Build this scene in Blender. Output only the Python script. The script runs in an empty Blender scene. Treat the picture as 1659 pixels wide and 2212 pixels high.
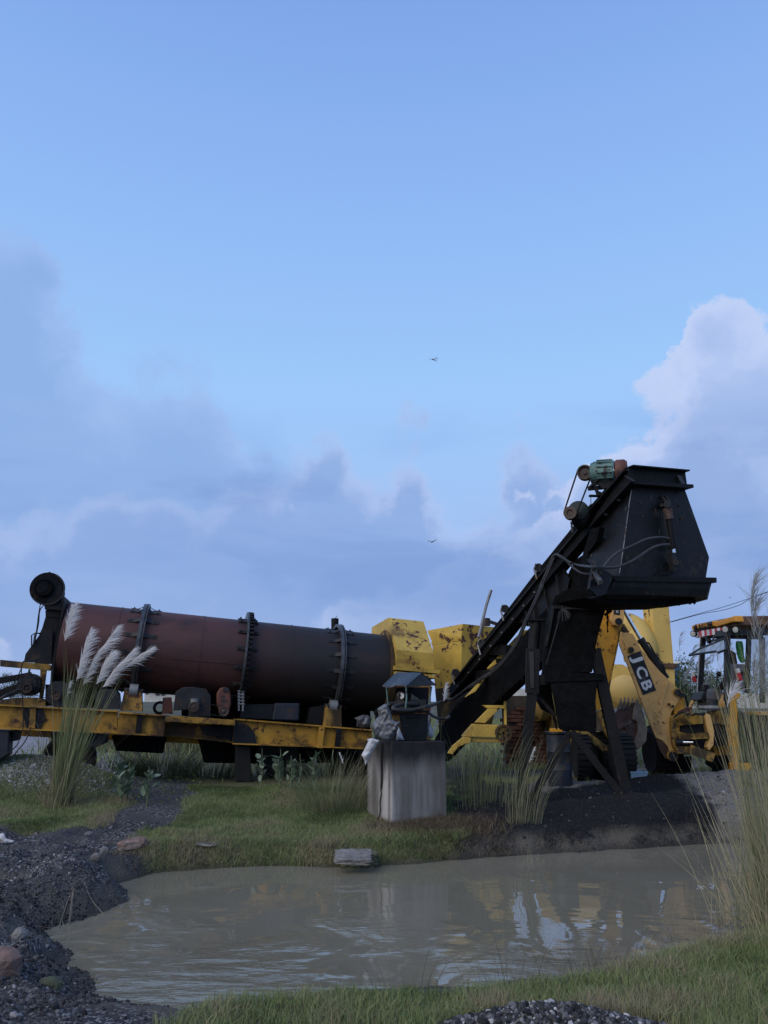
import bpy, bmesh, math, random
import numpy as np
from mathutils import Vector, Matrix
random.seed(7); RNG = np.random.default_rng(11)
SC = bpy.context.scene
COL = SC.collection
R = math.radians
Z = Vector((0, 0, 1))

# ------------------------------------------------------------------ camera
FPX, PITCH, CAMH = 1662.0, R(13.8), 1.6          # focal length in survey pixels, tilt up, eye height
cd = bpy.data.cameras.new('camera'); cam = bpy.data.objects.new('camera', cd); COL.objects.link(cam)
cd.sensor_fit = 'VERTICAL'; cd.sensor_height = 36.0; cd.lens = 36.0 * FPX / 2212.0
cd.clip_start = 0.05; cd.clip_end = 5000
cam.location = (0, 0, CAMH); cam.rotation_euler = (R(90) + PITCH, 0, 0)
SC.camera = cam

# ------------------------------------------------------------------ view / exposure
SC.view_settings.view_transform = 'Standard'; SC.view_settings.look = 'None'
SC.view_settings.exposure = 0.0; SC.view_settings.gamma = 1.0
SC.view_settings.use_curve_mapping = False
SC.render.engine = 'CYCLES'
SC.cycles.max_bounces = 6; SC.cycles.diffuse_bounces = 3; SC.cycles.glossy_bounces = 3
SC.cycles.transmission_bounces = 4; SC.cycles.transparent_max_bounces = 6
SC.cycles.caustics_reflective = False; SC.cycles.caustics_refractive = False
SC.cycles.use_denoising = True

# ------------------------------------------------------------------ world: dusk sky with banks of cumulus
SUN_EL, SUN_AZ = R(36), R(-135)                  # azimuth from +Y towards +X: behind the camera, to the left
W = bpy.data.worlds.new('World'); SC.world = W; W.use_nodes = True
NT = W.node_tree; NT.nodes.clear()


class NG:
    """tiny helper for writing node graphs"""
    def __init__(s, nt): s.nt = nt
    def n(s, t, **kw):
        x = s.nt.nodes.new(t)
        for k, v in kw.items(): setattr(x, k, v)
        return x
    def put(s, sock, v):
        if isinstance(v, bpy.types.NodeSocket): s.nt.links.new(v, sock)
        else: sock.default_value = v
    def m(s, op, a, b=None, c=None, clamp=False):
        x = s.n('ShaderNodeMath', operation=op); x.use_clamp = clamp
        s.put(x.inputs[0], a)
        if b is not None: s.put(x.inputs[1], b)
        if c is not None: s.put(x.inputs[2], c)
        return x.outputs[0]
    def vm(s, op, a, b=None, out=0):
        x = s.n('ShaderNodeVectorMath', operation=op); s.put(x.inputs[0], a)
        if b is not None: s.put(x.inputs[1], b)
        return x.outputs[out]
    def noise(s, vec, scale, detail=6, rough=.55, dist=0.0, col=False):
        x = s.n('ShaderNodeTexNoise'); s.put(x.inputs['Vector'], vec)
        x.inputs['Scale'].default_value = scale; x.inputs['Detail'].default_value = detail
        x.inputs['Roughness'].default_value = rough; x.inputs['Distortion'].default_value = dist
        return x.outputs['Color' if col else 'Fac']
    def mix(s, f, a, b, blend='MIX'):
        x = s.n('ShaderNodeMix', data_type='RGBA', blend_type=blend)
        s.put(x.inputs['Factor'], f)
        for k, v in ((6, a), (7, b)):
            if not isinstance(v, bpy.types.NodeSocket) and len(v) == 3: v = (*v, 1)
            s.put(x.inputs[k], v)
        return x.outputs[2]
    def step(s, x, lo, hi):
        r = s.n('ShaderNodeMapRange', interpolation_type='SMOOTHSTEP'); s.put(r.inputs[0], x)
        s.put(r.inputs[1], lo); s.put(r.inputs[2], hi)
        return r.outputs[0]
    def ramp(s, x, stops):
        r = s.n('ShaderNodeValToRGB'); s.put(r.inputs[0], x); e = r.color_ramp.elements
        while len(e) < len(stops): e.new(0.5)
        for el, (p, c) in zip(e, stops): el.position = p; el.color = (*c, 1)
        return r.outputs[0]


def srgb(r, g, b):
    f = lambda c: c / 12.92 if c <= .04045 else ((c + .055) / 1.055) ** 2.4
    return tuple(f(c / 255.0) for c in (r, g, b))


def build_sky():
    g = NG(NT)
    d = g.vm('NORMALIZE', g.n('ShaderNodeTexCoord').outputs['Generated'])
    sx = g.n('ShaderNodeSeparateXYZ'); g.put(sx.inputs[0], d)
    az = g.m('MULTIPLY', g.m('ARCTAN2', sx.outputs[0], sx.outputs[1]), 180 / math.pi)
    el = g.m('MULTIPLY', g.m('ARCSINE', sx.outputs[2]), 180 / math.pi)
    sky = g.n('ShaderNodeTexSky', sky_type='NISHITA'); sky.sun_disc = False
    sky.sun_elevation = SUN_EL; sky.sun_rotation = SUN_AZ
    sky.air_density = 1.0; sky.dust_density = 1.5; sky.ozone_density = 2.0
    k = 10.5                                          # colours below are scene radiance; background strength is 0.1
    sc = lambda c: tuple(x * k for x in c)
    clear = g.ramp(g.m('DIVIDE', el, 90.0), [
        (0.0, sc(srgb(168, 188, 226))), (0.12, sc(srgb(160, 192, 240))), (0.25, sc(srgb(157, 200, 249))),
        (0.36, sc(srgb(146, 188, 245))), (0.53, sc(srgb(126, 166, 232))), (1.0, sc(srgb(100, 140, 212)))])
    base = g.mix(0.06, clear, sky.outputs[0])
    wn = g.n('ShaderNodeSeparateColor'); g.put(wn.inputs[0], g.noise(d, 9.0, 9, .64, .15, col=True))
    el0 = el
    azw = g.m('ADD', az, g.m('MULTIPLY', g.m('SUBTRACT', wn.outputs[0], .5), 9.0))
    el = g.m('ADD', el, g.m('MULTIPLY', g.m('SUBTRACT', wn.outputs[1], .5), 6.0))
    pv = g.n('ShaderNodeTexVoronoi', feature='SMOOTH_F1'); g.put(pv.inputs['Vector'], g.vm('ADD', d, g.vm('MULTIPLY', g.noise(d, 14, 5, .6, 0, col=True), (.06, .06, .06)))); pv.inputs['Scale'].default_value = 15
    pv.inputs['Smoothness'].default_value = .35
    puff = g.m('SUBTRACT', .45, pv.outputs['Distance'])
    big = g.noise(d, 5.0, 7, .6, .25); fine = g.noise(d, 17.0, 6, .6, .3); soft = g.noise(d, 2.6, 4, .5, .4)

    def prof(pts):
        c = g.n('ShaderNodeFloatCurve'); cur = c.mapping.curves[0]
        pts = sorted([((a + 180) / 360.0, e / 60.0) for a, e in pts])
        pts = [(0.0, pts[0][1])] + pts + [(1.0, pts[0][1])]
        while len(cur.points) < len(pts): cur.points.new(.5, .5)
        for p, (x, y) in zip(cur.points, pts): p.location = (x, y); p.handle_type = 'AUTO_CLAMPED'
        c.mapping.update(); g.put(c.inputs['Value'], g.m('DIVIDE', g.m('ADD', azw, 180.0), 360.0))
        return g.m('MULTIPLY', c.outputs[0], 60.0)

    def layer(col, pts, amp, famp, edge, bright, body, depth, opac):
        top = g.m('ADD', prof(pts), g.m('ADD', g.m('MULTIPLY', g.m('SUBTRACT', big, .5), amp),
                                        g.m('MULTIPLY', g.m('SUBTRACT', fine, .5), famp)))
        dd = g.m('ADD', g.m('SUBTRACT', top, el), g.m('MULTIPLY', puff, famp * 1.3))
        mask = g.m('MULTIPLY', g.step(dd, -edge * .3, edge), opac)
        tt = g.m('ADD', g.m('DIVIDE', dd, depth), g.m('ADD', g.m('MULTIPLY', g.m('SUBTRACT', soft, .5), .9), g.m('MULTIPLY', g.m('SUBTRACT', big, .5), 1.2)))
        cc = g.mix(g.step(tt, 0.0, 1.0), sc(bright), sc(body))
        return g.mix(mask, col, cc)

    far = [(-150, 20), (-120, 24), (-80, 18), (-50, 27)]
    far2 = [(60, 24), (100, 18), (140, 22), (175, 17)]
    c = layer(base, far + [(-31, 30.5), (-27.5, 31), (-25.5, 29.5), (-23.5, 26.5), (-20.5, 24), (-17.5, 24.2), (-15, 25), (-13, 23),
                           (-10.5, 19.5), (-8, 16.5), (-5, 14), (0, 12), (8, 11), (30, 11)] + far2,
              7.0, 2.2, 2.4, srgb(156, 184, 232), srgb(135, 167, 219), 7.0, .75)
    c = layer(c, far + [(-30, 14), (-18, 15), (-12, 15.5), (-8, 16), (-6.0, 17.4), (-4, 19.2), (-2.4, 17.4), (-.3, 17.4), (1.5, 20.2), (3.3, 18.8), (5, 15.4),
                        (7.5, 14.2), (9.5, 16.2), (12.0, 19.4), (13.5, 17.6), (15.5, 15), (18, 13), (30, 13)] + far2,
              4.0, 3.6, 2.4, srgb(174, 192, 234), srgb(139, 168, 219), 4.2, .85)
    c = layer(c, far + [(-30, 3), (5, 8), (10, 13), (13, 15.5), (15.2, 18.3), (17, 20.2), (20, 22.0), (22, 22.0), (23, 23.5), (24.6, 26.8), (27, 27.6),
                        (32, 25)] + far2,
              4.5, 4.4, .8, srgb(196, 207, 240), srgb(164, 184, 228), 6.5, .8)
    c = layer(c, far + [(-30, 3), (4, 9), (9, 13), (13, 14.5), (15.5, 16), (18, 17), (21, 19), (24, 19), (27, 16.5), (32, 16)] + far2,
              4.0, 2.6, 1.0, srgb(165, 187, 231), srgb(142, 170, 219), 4.0, .8)
    # low darker bellies and pale gaps between them
    st = g.n('ShaderNodeMapping'); g.put(st.inputs[0], d); st.inputs['Scale'].default_value = (1, 1, 3.2)
    band = g.noise(st.outputs[0], 3.1, 5, .5, .5)
    el = el0
    low = g.m('MULTIPLY', g.step(el, 24.0, 13.0), g.step(el, -1.0, 5.0))
    c = g.mix(g.m('MULTIPLY', g.m('MULTIPLY', g.step(band, .47, .66), low), .55), c, sc(srgb(116, 150, 207)))
    c = g.mix(g.m('MULTIPLY', g.m('MULTIPLY', g.step(band, .46, .33), low), .45), c, sc(srgb(157, 184, 230)))
    c = g.mix(g.m('MULTIPLY', g.step(el, 9.0, 0.0), .6), c, sc(srgb(160, 182, 223)))
    bg = g.n('ShaderNodeBackground'); bg.inputs['Strength'].default_value = 0.1
    g.put(bg.inputs['Color'], c)
    out = g.n('ShaderNodeOutputWorld'); NT.links.new(bg.outputs[0], out.inputs[0])


build_sky()
sd = bpy.data.lights.new('sun', 'SUN'); sun = bpy.data.objects.new('sun', sd); COL.objects.link(sun)
sd.energy = 2.2; sd.angle = R(60); sd.color = (1.0, .88, .72)
sdir = Vector((math.sin(SUN_AZ) * math.cos(SUN_EL), math.cos(SUN_AZ) * math.cos(SUN_EL), math.sin(SUN_EL)))
sun.rotation_euler = sdir.to_track_quat('Z', 'Y').to_euler(); sun.location = sdir * 50

# ------------------------------------------------------------------ survey helpers: sight line of a survey pixel -> place in the yard
CP, SP = math.cos(PITCH), math.sin(PITCH)
def ray(u, v):
    a, b = (u - 829.5) / FPX, (1106.0 - v) / FPX
    return Vector((a, CP - SP * b, SP + CP * b))
EYE = Vector((0, 0, CAMH))
def P(u, v, y):
    d = ray(u, v); return EYE + d * (y / d.y)
def PZ(u, v, z):
    d = ray(u, v); return EYE + d * ((z - CAMH) / d.z)
class Plane:
    def __init__(s, o, n): s.o = Vector(o); s.n = Vector(n).normalized()
    def __call__(s, uv, off=0.0):
        d = ray(*uv); o = s.o + s.n * off
        return EYE + d * ((o - EYE).dot(s.n) / d.dot(s.n))
    def L(s, uvs, off=0.0): return [s(p, off) for p in uvs]
def proj(p):
    q = Vector(p) - EYE; zc = q.y * CP + q.z * SP; yc = -q.y * SP + q.z * CP
    return 829.5 + FPX * q.x / zc, 1106 - FPX * yc / zc
# survey sheets (detail crops of the site survey)
def sheet(x0, y0, k): return lambda x, y: ((x0 + x * k) / 1.85172, (y0 + y * k) / 1.85172)
zl = sheet(0, 2200, .42194); zd = sheet(500, 2350, .42194); zh = sheet(1100, 2350, .42945)
zc = sheet(1700, 2300, .36166); zt = sheet(2100, 1800, .48222); zk = sheet(2000, 2350, .38437)
zj = sheet(2450, 2350, .38419); zp = sheet(1400, 2600, .33911); zcab = sheet(2700, 2250, .29384)
zle = sheet(0, 2600, .2261)

# ------------------------------------------------------------------ materials
def M(name, col, rough=.75, metal=0.0, var=.3, scale=3.0, rust=None, dirt=None, bump=.15, bscale=40.0, spec=.35, stretch=None, grad=None):
    m = bpy.data.materials.new(name); m.use_nodes = True; g = NG(m.node_tree)
    b = m.node_tree.nodes['Principled BSDF']
    pos = g.n('ShaderNodeNewGeometry').outputs['Position']
    sp = pos
    if stretch:
        mp = g.n('ShaderNodeMapping'); g.put(mp.inputs[0], pos); mp.inputs['Scale'].default_value = stretch; sp = mp.outputs[0]
    nz = g.noise(sp, scale, 7, .6)
    lo = tuple(c * (1 - var) for c in col); hi = tuple(min(1, c * (1 + var)) for c in col)
    c = g.mix(g.step(nz, .3, .7), lo, hi)
    if grad:                                            # (point, direction, length, colour): the thing's own change of colour
        p0, dv, ln, gc = grad
        t = g.vm('DOT_PRODUCT', g.vm('SUBTRACT', pos, tuple(p0)), tuple(dv), out=1)
        t = g.m('ADD', g.m('DIVIDE', t, ln), g.m('MULTIPLY', g.m('SUBTRACT', g.noise(pos, 1.3, 5, .6), .5), .5))
        c = g.mix(g.step(t, 0.0, 1.0), c, gc)
    if dirt:
        dc, amt, ds = dirt
        dn = g.noise(sp, ds, 6, .65, .3)
        c = g.mix(g.m('MULTIPLY', g.step(dn, .62 - amt * .35, .78 - amt * .35), .9), c, dc)
    if name == 'tarred_steel_plate':                    # pale scratches running down the plate
        sm = g.n('ShaderNodeMapping'); g.put(sm.inputs[0], pos); sm.inputs['Scale'].default_value = (14, 14, 1.2)
        c = g.mix(g.m('MULTIPLY', g.step(g.noise(sm.outputs[0], 3, 4, .5), .70, .72), .8), c, (.16, .16, .165))
    if rust:
        rc, amt, rs = rust
        rn = g.noise(pos, rs, 9, .7, .4); rn2 = g.noise(pos, rs * .25, 3, .5)
        v = g.m('ADD', rn, g.m('MULTIPLY', g.m('SUBTRACT', rn2, .5), .5))
        c = g.mix(g.step(v, .66 - amt * .25, .69 - amt * .25), c, rc)
    g.put(b.inputs['Base Color'], c)
    rr = g.m('ADD', rough - .1, g.m('MULTIPLY', nz, .2), clamp=True); g.put(b.inputs['Roughness'], rr)
    b.inputs['Metallic'].default_value = metal; b.inputs['Specular IOR Level'].default_value = spec
    if bump:
        bn = g.n('ShaderNodeBump'); bn.inputs['Strength'].default_value = bump; bn.inputs['Distance'].default_value = .02
        g.put(bn.inputs['Height'], g.noise(pos, bscale, 5, .6)); m.node_tree.links.new(bn.outputs[0], b.inputs['Normal'])
    return m

RUST = (.06, .022, .014); SOOT = (.008, .008, .01)
MT = {}
MT['yellow'] = M('weathered_yellow_paint', (.36, .19, .022), .6, rust=(RUST, .24, 9), dirt=((.02, .014, .009), .42, 1.3), scale=2)
MT['yellow_clean'] = M('yellow_paint', (.46, .31, .06), .55, rust=(RUST, .20, 10), dirt=((.14, .085, .025), .25, 1.7), scale=2, var=.15)
MT['yellow_bin'] = M('sooty_yellow_paint', (.48, .31, .05), .6, rust=(RUST, .38, 6), dirt=((.05, .03, .012), .26, 1.1), scale=2, var=.2, stretch=(1, 1, .6))
MT['yellow_far'] = M('faded_yellow_paint', (.52, .36, .10), .6, rust=(RUST, .1, 7), dirt=((.2, .13, .04), .1, 1.0), scale=1.2, var=.12)
MT['tank'] = M('tan_yellow_paint', (.48, .33, .11), .5, rust=(RUST, .08, 7), scale=1.0, var=.1)
MT['jcb'] = M('worn_excavator_yellow', (.66, .39, .13), .5, rust=((.10, .06, .03), .17, 12), dirt=((.25, .15, .06), .2, 1.4), scale=2, var=.12)
MT['jcb_orange'] = M('excavator_orange', (.66, .31, .025), .5, rust=((.12, .05, .02), .14, 10), dirt=((.3, .15, .03), .15, 1.4), scale=2, var=.12)
MT['jcb_grime'] = M('greasy_yellow_paint', (.42, .25, .05), .6, rust=((.05, .03, .02), .35, 7), dirt=((.02, .016, .012), .45, 2.2), scale=3)
MT['black'] = M('sooty_black_steel', (.005, .0052, .0064), .65, var=.5, scale=5, rust=((.02, .013, .010), .12, 6), bump=.35, bscale=25, spec=.22)
MT['plate'] = M('tarred_steel_plate', (.0055, .0058, .0075), .5, var=.6, scale=1.6, dirt=((.022, .019, .015), .22, .75), rust=((.03, .02, .014), .14, 9), bump=.15, bscale=30, spec=.28)
MT['crust'] = M('caked_bitumen', (.0038, .004, .0048), .9, var=.6, scale=9, bump=1.0, bscale=22, spec=.12)
MT['darkgrey'] = M('dark_grey_steel', (.020, .021, .024), .6, var=.4, rust=((.04, .025, .017), .2, 8), spec=.28)
MT['grey'] = M('grey_steel', (.16, .165, .17), .45, .2, var=.3, rust=((.07, .04, .025), .2, 8))
MT['ringsteel'] = M('worn_ring_steel', (.07, .072, .078), .42, .5, var=.35, scale=6, dirt=(SOOT, .25, 3))
MT['chrome'] = M('polished_rod', (.75, .76, .78), .12, 1.0, var=.05, bump=0)
MT['rubber'] = M('black_rubber', (.009, .009, .0095), .8, var=.4, bump=.3)
MT['hose'] = M('grey_black_hose', (.035, .036, .04), .55, var=.3)
MT['jcb_clean'] = M('orange_roof_paint', (.62, .27, .03), .5, var=.15, scale=2, dirt=((.35, .15, .03), .1, 2))
MT['rustred'] = M('dull_red_paint', (.10, .036, .026), .6, rust=((.03, .024, .022), .45, 7), var=.35)
MT['pulley'] = M('rusty_pulley', (.055, .037, .03), .55, .2, var=.35)
MT['green'] = M('sea_green_paint', (.085, .16, .15), .55, rust=((.03, .03, .03), .4, 14), var=.25)
MT['gearcase'] = M('greasy_green_casing', (.022, .033, .034), .6, rust=((.01, .01, .01), .4, 8), var=.4, bump=.4)
MT['sootyellow'] = M('burnt_yellow_steel', (.26, .15, .03), .7, rust=(RUST, .45, 5), dirt=((.008, .007, .007), .75, 1.6), var=.3, stretch=(1, 1, .4))
MT['white'] = M('white_paint', (.7, .7, .69), .6, var=.1, dirt=((.25, .23, .2), .2, 2))
MT['wall'] = M('pale_plaster', (.45, .44, .42), .85, var=.15)
MT['bluewall'] = M('blue_sheet', (.04, .13, .42), .55, var=.12)
MT['decal'] = M('black_decal', (.012, .013, .016), .5, var=.2, bump=0, dirt=((.1, .09, .08), .12, 6))
MT['letter'] = M('white_lettering', (.62, .63, .64), .55, var=.12, bump=0)
MT['letterblack'] = M('black_lettering', (.01, .01, .012), .5, var=.1, bump=0)
MT['plastic'] = M('grey_plastic_sheet', (.10, .105, .115), .42, var=.35, scale=7, dirt=((.03, .03, .03), .3, 4), bump=.5, bscale=14, spec=.5)
MT['cloth'] = M('pale_sack_cloth', (.40, .41, .44), .8, var=.2, scale=8, dirt=((.16, .15, .15), .25, 5), bump=.3)
MT['red'] = M('red_lamp_plastic', (.45, .02, .02), .25, var=.1, bump=0)
MT['lamp'] = M('lamp_lens', (.55, .55, .52), .15, var=.1, bump=0, spec=.6)
MT['tinsel'] = M('green_tinsel', (.01, .22, .06), .35, var=.7, scale=60, bump=1, bscale=90)
MT['palepanel'] = M('grey_cab_panel', (.10, .10, .11), .6, var=.2)
MT['bucket'] = M('rusty_bucket_steel', (.065, .036, .028), .65, var=.4, scale=5, dirt=((.12, .10, .08), .3, 3), bump=.5)
MT['mud'] = M('dried_mud', (.17, .14, .11), .9, var=.3, scale=6, bump=.8)
MT['tray'] = M('pale_blue_plastic', (.22, .34, .46), .45, var=.1)
MT['rock'] = M('grey_stone', (.15, .145, .14), .9, var=.4, scale=9, bump=.7, dirt=((.09, .08, .075), .3, 5))
MT['redrock'] = M('brick_red_stone', (.15, .10, .085), .9, var=.35, scale=7, bump=.7, dirt=((.27, .25, .23), .35, 5))
MT['moss'] = M('mossy_stone', (.08, .085, .05), .9, var=.4, scale=8, bump=.8)
MT['slab'] = M('pale_concrete_slab', (.17, .165, .155), .9, var=.3, scale=10, bump=.9, bscale=50)
MT['brick'] = M('old_brick', (.15, .07, .048), .9, var=.45, scale=4, bump=.6, dirt=((.08, .07, .05), .3, 3))
MT['mortar'] = M('mud_mortar', (.09, .075, .06), .95, var=.3, bump=.6)
MT['barrel'] = M('dark_blue_black_drum', (.016, .02, .03), .5, var=.4, rust=((.05, .03, .02), .2, 6))
MT['twig'] = M('dry_twig', (.17, .145, .115), .8, var=.3)
MT['insect'] = M('dragonfly_body', (.02, .018, .016), .5, var=.2, bump=0)
MT['trunk'] = M('bark', (.06, .05, .04), .9, var=.3)


def glassy(name, col, alpha):
    m = bpy.data.materials.new(name); m.use_nodes = True; b = m.node_tree.nodes['Principled BSDF']
    b.inputs['Base Color'].default_value = (*col, 1); b.inputs['Roughness'].default_value = .08; b.inputs['Alpha'].default_value = alpha
    return m
MT['glass'] = glassy('dusty_glass', (.30, .33, .36), .45)
MT['clearglass'] = glassy('clear_glass', (.25, .28, .30), .22)
MT['wing'] = glassy('clear_wing', (.25, .24, .22), .55)


def leafmat(name, stops, rough=.6, trans=.25):
    m = bpy.data.materials.new(name); m.use_nodes = True; g = NG(m.node_tree); b = m.node_tree.nodes['Principled BSDF']
    at = g.n('ShaderNodeAttribute'); at.attribute_name = 'tint'
    c = g.ramp(at.outputs['Fac'], stops); g.put(b.inputs['Base Color'], c)
    b.inputs['Roughness'].default_value = rough; b.inputs['Specular IOR Level'].default_value = .25
    tr = g.n('ShaderNodeBsdfTranslucent'); g.put(tr.inputs[0], c)
    mx = g.n('ShaderNodeMixShader'); mx.inputs[0].default_value = trans
    L = m.node_tree.links; L.new(b.outputs[0], mx.inputs[1]); L.new(tr.outputs[0], mx.inputs[2])
    L.new(mx.outputs[0], m.node_tree.nodes['Material Output'].inputs[0])
    return m
MT['lawn'] = leafmat('short_grass', [(0, (.07, .095, .032)), (.35, (.16, .215, .08)), (.6, (.225, .27, .115)), (.8, (.26, .25, .13)), (1, (.30, .25, .17))])
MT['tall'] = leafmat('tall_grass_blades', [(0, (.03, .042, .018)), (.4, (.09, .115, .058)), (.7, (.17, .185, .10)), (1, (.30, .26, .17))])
MT['dry'] = leafmat('dry_grass', [(0, (.07, .05, .035)), (.5, (.13, .10, .065)), (1, (.26, .22, .15))])
MT['stem'] = leafmat('reed_stems', [(0, (.07, .085, .03)), (.5, (.165, .20, .095)), (.8, (.31, .29, .17)), (1, (.44, .38, .25))])
MT['plume'] = leafmat('silky_plume', [(0, (.55, .53, .52)), (1, (.88, .87, .87))], .5, .35)
MT['spray'] = leafmat('pale_spray', [(0, (.20, .20, .18)), (1, (.45, .45, .44))], .5, .3)
MT['broad'] = leafmat('broad_grey_green_leaf', [(0, (.07, .105, .06)), (.5, (.13, .18, .115)), (1, (.22, .27, .20))], .5, .2)
MT['crown'] = leafmat('tree_leaves', [(0, (.015, .03, .014)), (.5, (.04, .07, .035)), (1, (.09, .12, .06))])
MT['hazytree'] = leafmat('hazed_leaves', [(0, (.06, .09, .10)), (.5, (.09, .13, .13)), (1, (.14, .18, .17))])  # pale distance haze mixed into the leaf colours, unused
MT['weed'] = leafmat('weed_leaves', [(0, (.04, .07, .02)), (.5, (.11, .15, .04)), (1, (.28, .27, .05))])

# ------------------------------------------------------------------ mesh helpers
class MB:
    def __init__(s): s.v = []; s.f = []
    def add(s, vs, fs):
        k = len(s.v); s.v += [Vector(v) for v in vs]; s.f += [[i + k for i in f] for f in fs]; return s
    def prism(s, pts, ext):
        n = len(pts); ext = Vector(ext); pts = [Vector(p) for p in pts]
        return s.add(pts + [p + ext for p in pts], [list(range(n))[::-1], list(range(n, 2 * n))] +
                     [[i, (i + 1) % n, (i + 1) % n + n, i + n] for i in range(n)])
    def hexa(s, a, b):                                   # two matching loops of four
        return s.loft([a, b])
    def loft(s, loops, caps=True):
        n = len(loops[0]); vs = [v for l in loops for v in l]; fs = []
        for k in range(len(loops) - 1):
            for i in range(n): fs.append([k * n + i, k * n + (i + 1) % n, (k + 1) * n + (i + 1) % n, (k + 1) * n + i])
        if caps: fs += [list(range(n))[::-1], [(len(loops) - 1) * n + i for i in range(n)]]
        return s.add(vs, fs)
    def box(s, c, sx, sy, sz, ax=None):
        c = Vector(c); X, Y, ZZ = ax if ax else (Vector((1, 0, 0)), Vector((0, 1, 0)), Z)
        lo = [c + X * (a * sx / 2) + Y * (b * sy / 2) - ZZ * sz / 2 for a, b in ((-1, -1), (1, -1), (1, 1), (-1, 1))]
        return s.prism(lo, ZZ * sz)
    def bar(s, p0, p1, w, h, up=Z):
        p0, p1 = Vector(p0), Vector(p1); d = (p1 - p0).normalized(); sd = d.cross(Vector(up))
        if sd.length < 1e-4: sd = d.cross(Vector((1, 0, 0)))
        sd.normalize(); u = sd.cross(d)
        return s.prism([p0 + sd * (a * w / 2) + u * (b * h / 2) for a, b in ((-1, -1), (1, -1), (1, 1), (-1, 1))], p1 - p0)
    def tube(s, path, r, n=8, caps=True):
        path = [Vector(p) for p in path]; rs = r if isinstance(r, (list, tuple)) else [r] * len(path)
        loops = []; ref = None
        for i, p in enumerate(path):
            t = (path[min(i + 1, len(path) - 1)] - path[max(i - 1, 0)]).normalized()
            if ref is None: ref = t.orthogonal().normalized()
            ref = (ref - t * ref.dot(t)).normalized(); b = t.cross(ref)
            loops.append([p + (ref * math.cos(2 * math.pi * k / n) + b * math.sin(2 * math.pi * k / n)) * rs[i] for k in range(n)])
        return s.loft(loops, caps)
    def cyl(s, p0, p1, r, n=20, r1=None): return s.tube([p0, p1], [r, r if r1 is None else r1], n)
    def lathe(s, c, axis, prof, n=32, closed=False):     # prof: (radius, along axis)
        c = Vector(c); a = Vector(axis).normalized(); x = a.orthogonal().normalized(); y = a.cross(x)
        loops = [[c + a * t + (x * math.cos(2 * math.pi * k / n) + y * math.sin(2 * math.pi * k / n)) * max(r, 1e-4) for k in range(n)] for r, t in prof]
        if closed: loops.append(loops[0])
        return s.loft(loops, not closed)
    def ring(s, c, axis, ro, ri, w, n=48):
        return s.lathe(c, axis, [(ro, -w / 2), (ro, w / 2), (ri, w / 2), (ri, -w / 2)], n, True)
    def build(s, name, mat, parent=None, smooth=False, bevel=0.0, label=None):
        org = Vector(parent['_o']) if parent is not None else Vector((sum(v.x for v in s.v) / len(s.v), sum(v.y for v in s.v) / len(s.v), min(v.z for v in s.v)))
        me = bpy.data.meshes.new(name); me.from_pydata([tuple(v - org) for v in s.v], [], s.f)
        me.materials.append(MT[mat] if isinstance(mat, str) else mat)
        bm = bmesh.new(); bm.from_mesh(me); bmesh.ops.recalc_face_normals(bm, faces=bm.faces); bm.to_mesh(me); bm.free()
        o = bpy.data.objects.new(name, me); COL.objects.link(o); o['_o'] = tuple(org)
        if parent is not None: o.parent = parent
        else: o.location = org
        if smooth:
            for p in me.polygons: p.use_smooth = True
            me.set_sharp_from_angle(angle=R(38))
        if bevel:
            b = o.modifiers.new('edge', 'BEVEL'); b.width = bevel; b.segments = 2; b.limit_method = 'ANGLE'
        if label: o['label'] = label
        return o


def tag(o, label=None, cat=None, group=None, kind=None):
    for k, v in (('label', label), ('category', cat), ('group', group), ('kind', kind)):
        if v: o[k] = v
    return o
def thing(name, label, cat, loc, group=None):
    o = bpy.data.objects.new(name, None); COL.objects.link(o); o.location = loc; o['_o'] = tuple(loc); o.empty_display_size = .2
    return tag(o, label, cat, group)
def part(name, mat, parent, fn, **kw):
    b = MB(); fn(b); return b.build(name, mat, parent, **kw)
def plate(pl, uvs, thick, name, mat, parent, off=0.0, **kw):
    return MB().prism(pl.L(uvs, off), -pl.n * thick).build(name, mat, parent, **kw)
def piece(src, parent, mtx):                             # another copy of an alike piece sharing mesh data
    o = src.copy(); COL.objects.link(o); o.parent = parent; o.matrix_local = mtx; return o
def arc(pts, k=6):                                       # smooth curve through points
    pts = [Vector(p) for p in pts]; out = []
    q = [pts[0] * 2 - pts[1]] + pts + [pts[-1] * 2 - pts[-2]]
    for i in range(1, len(q) - 2):
        for j in range(k):
            t = j / k; a, b, c, d = q[i - 1], q[i], q[i + 1], q[i + 2]
            out.append(.5 * ((2 * b) + (c - a) * t + (2 * a - 5 * b + 4 * c - d) * t * t + (3 * b - a - 3 * c + d) * t ** 3))
    return out + [pts[-1]]
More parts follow.
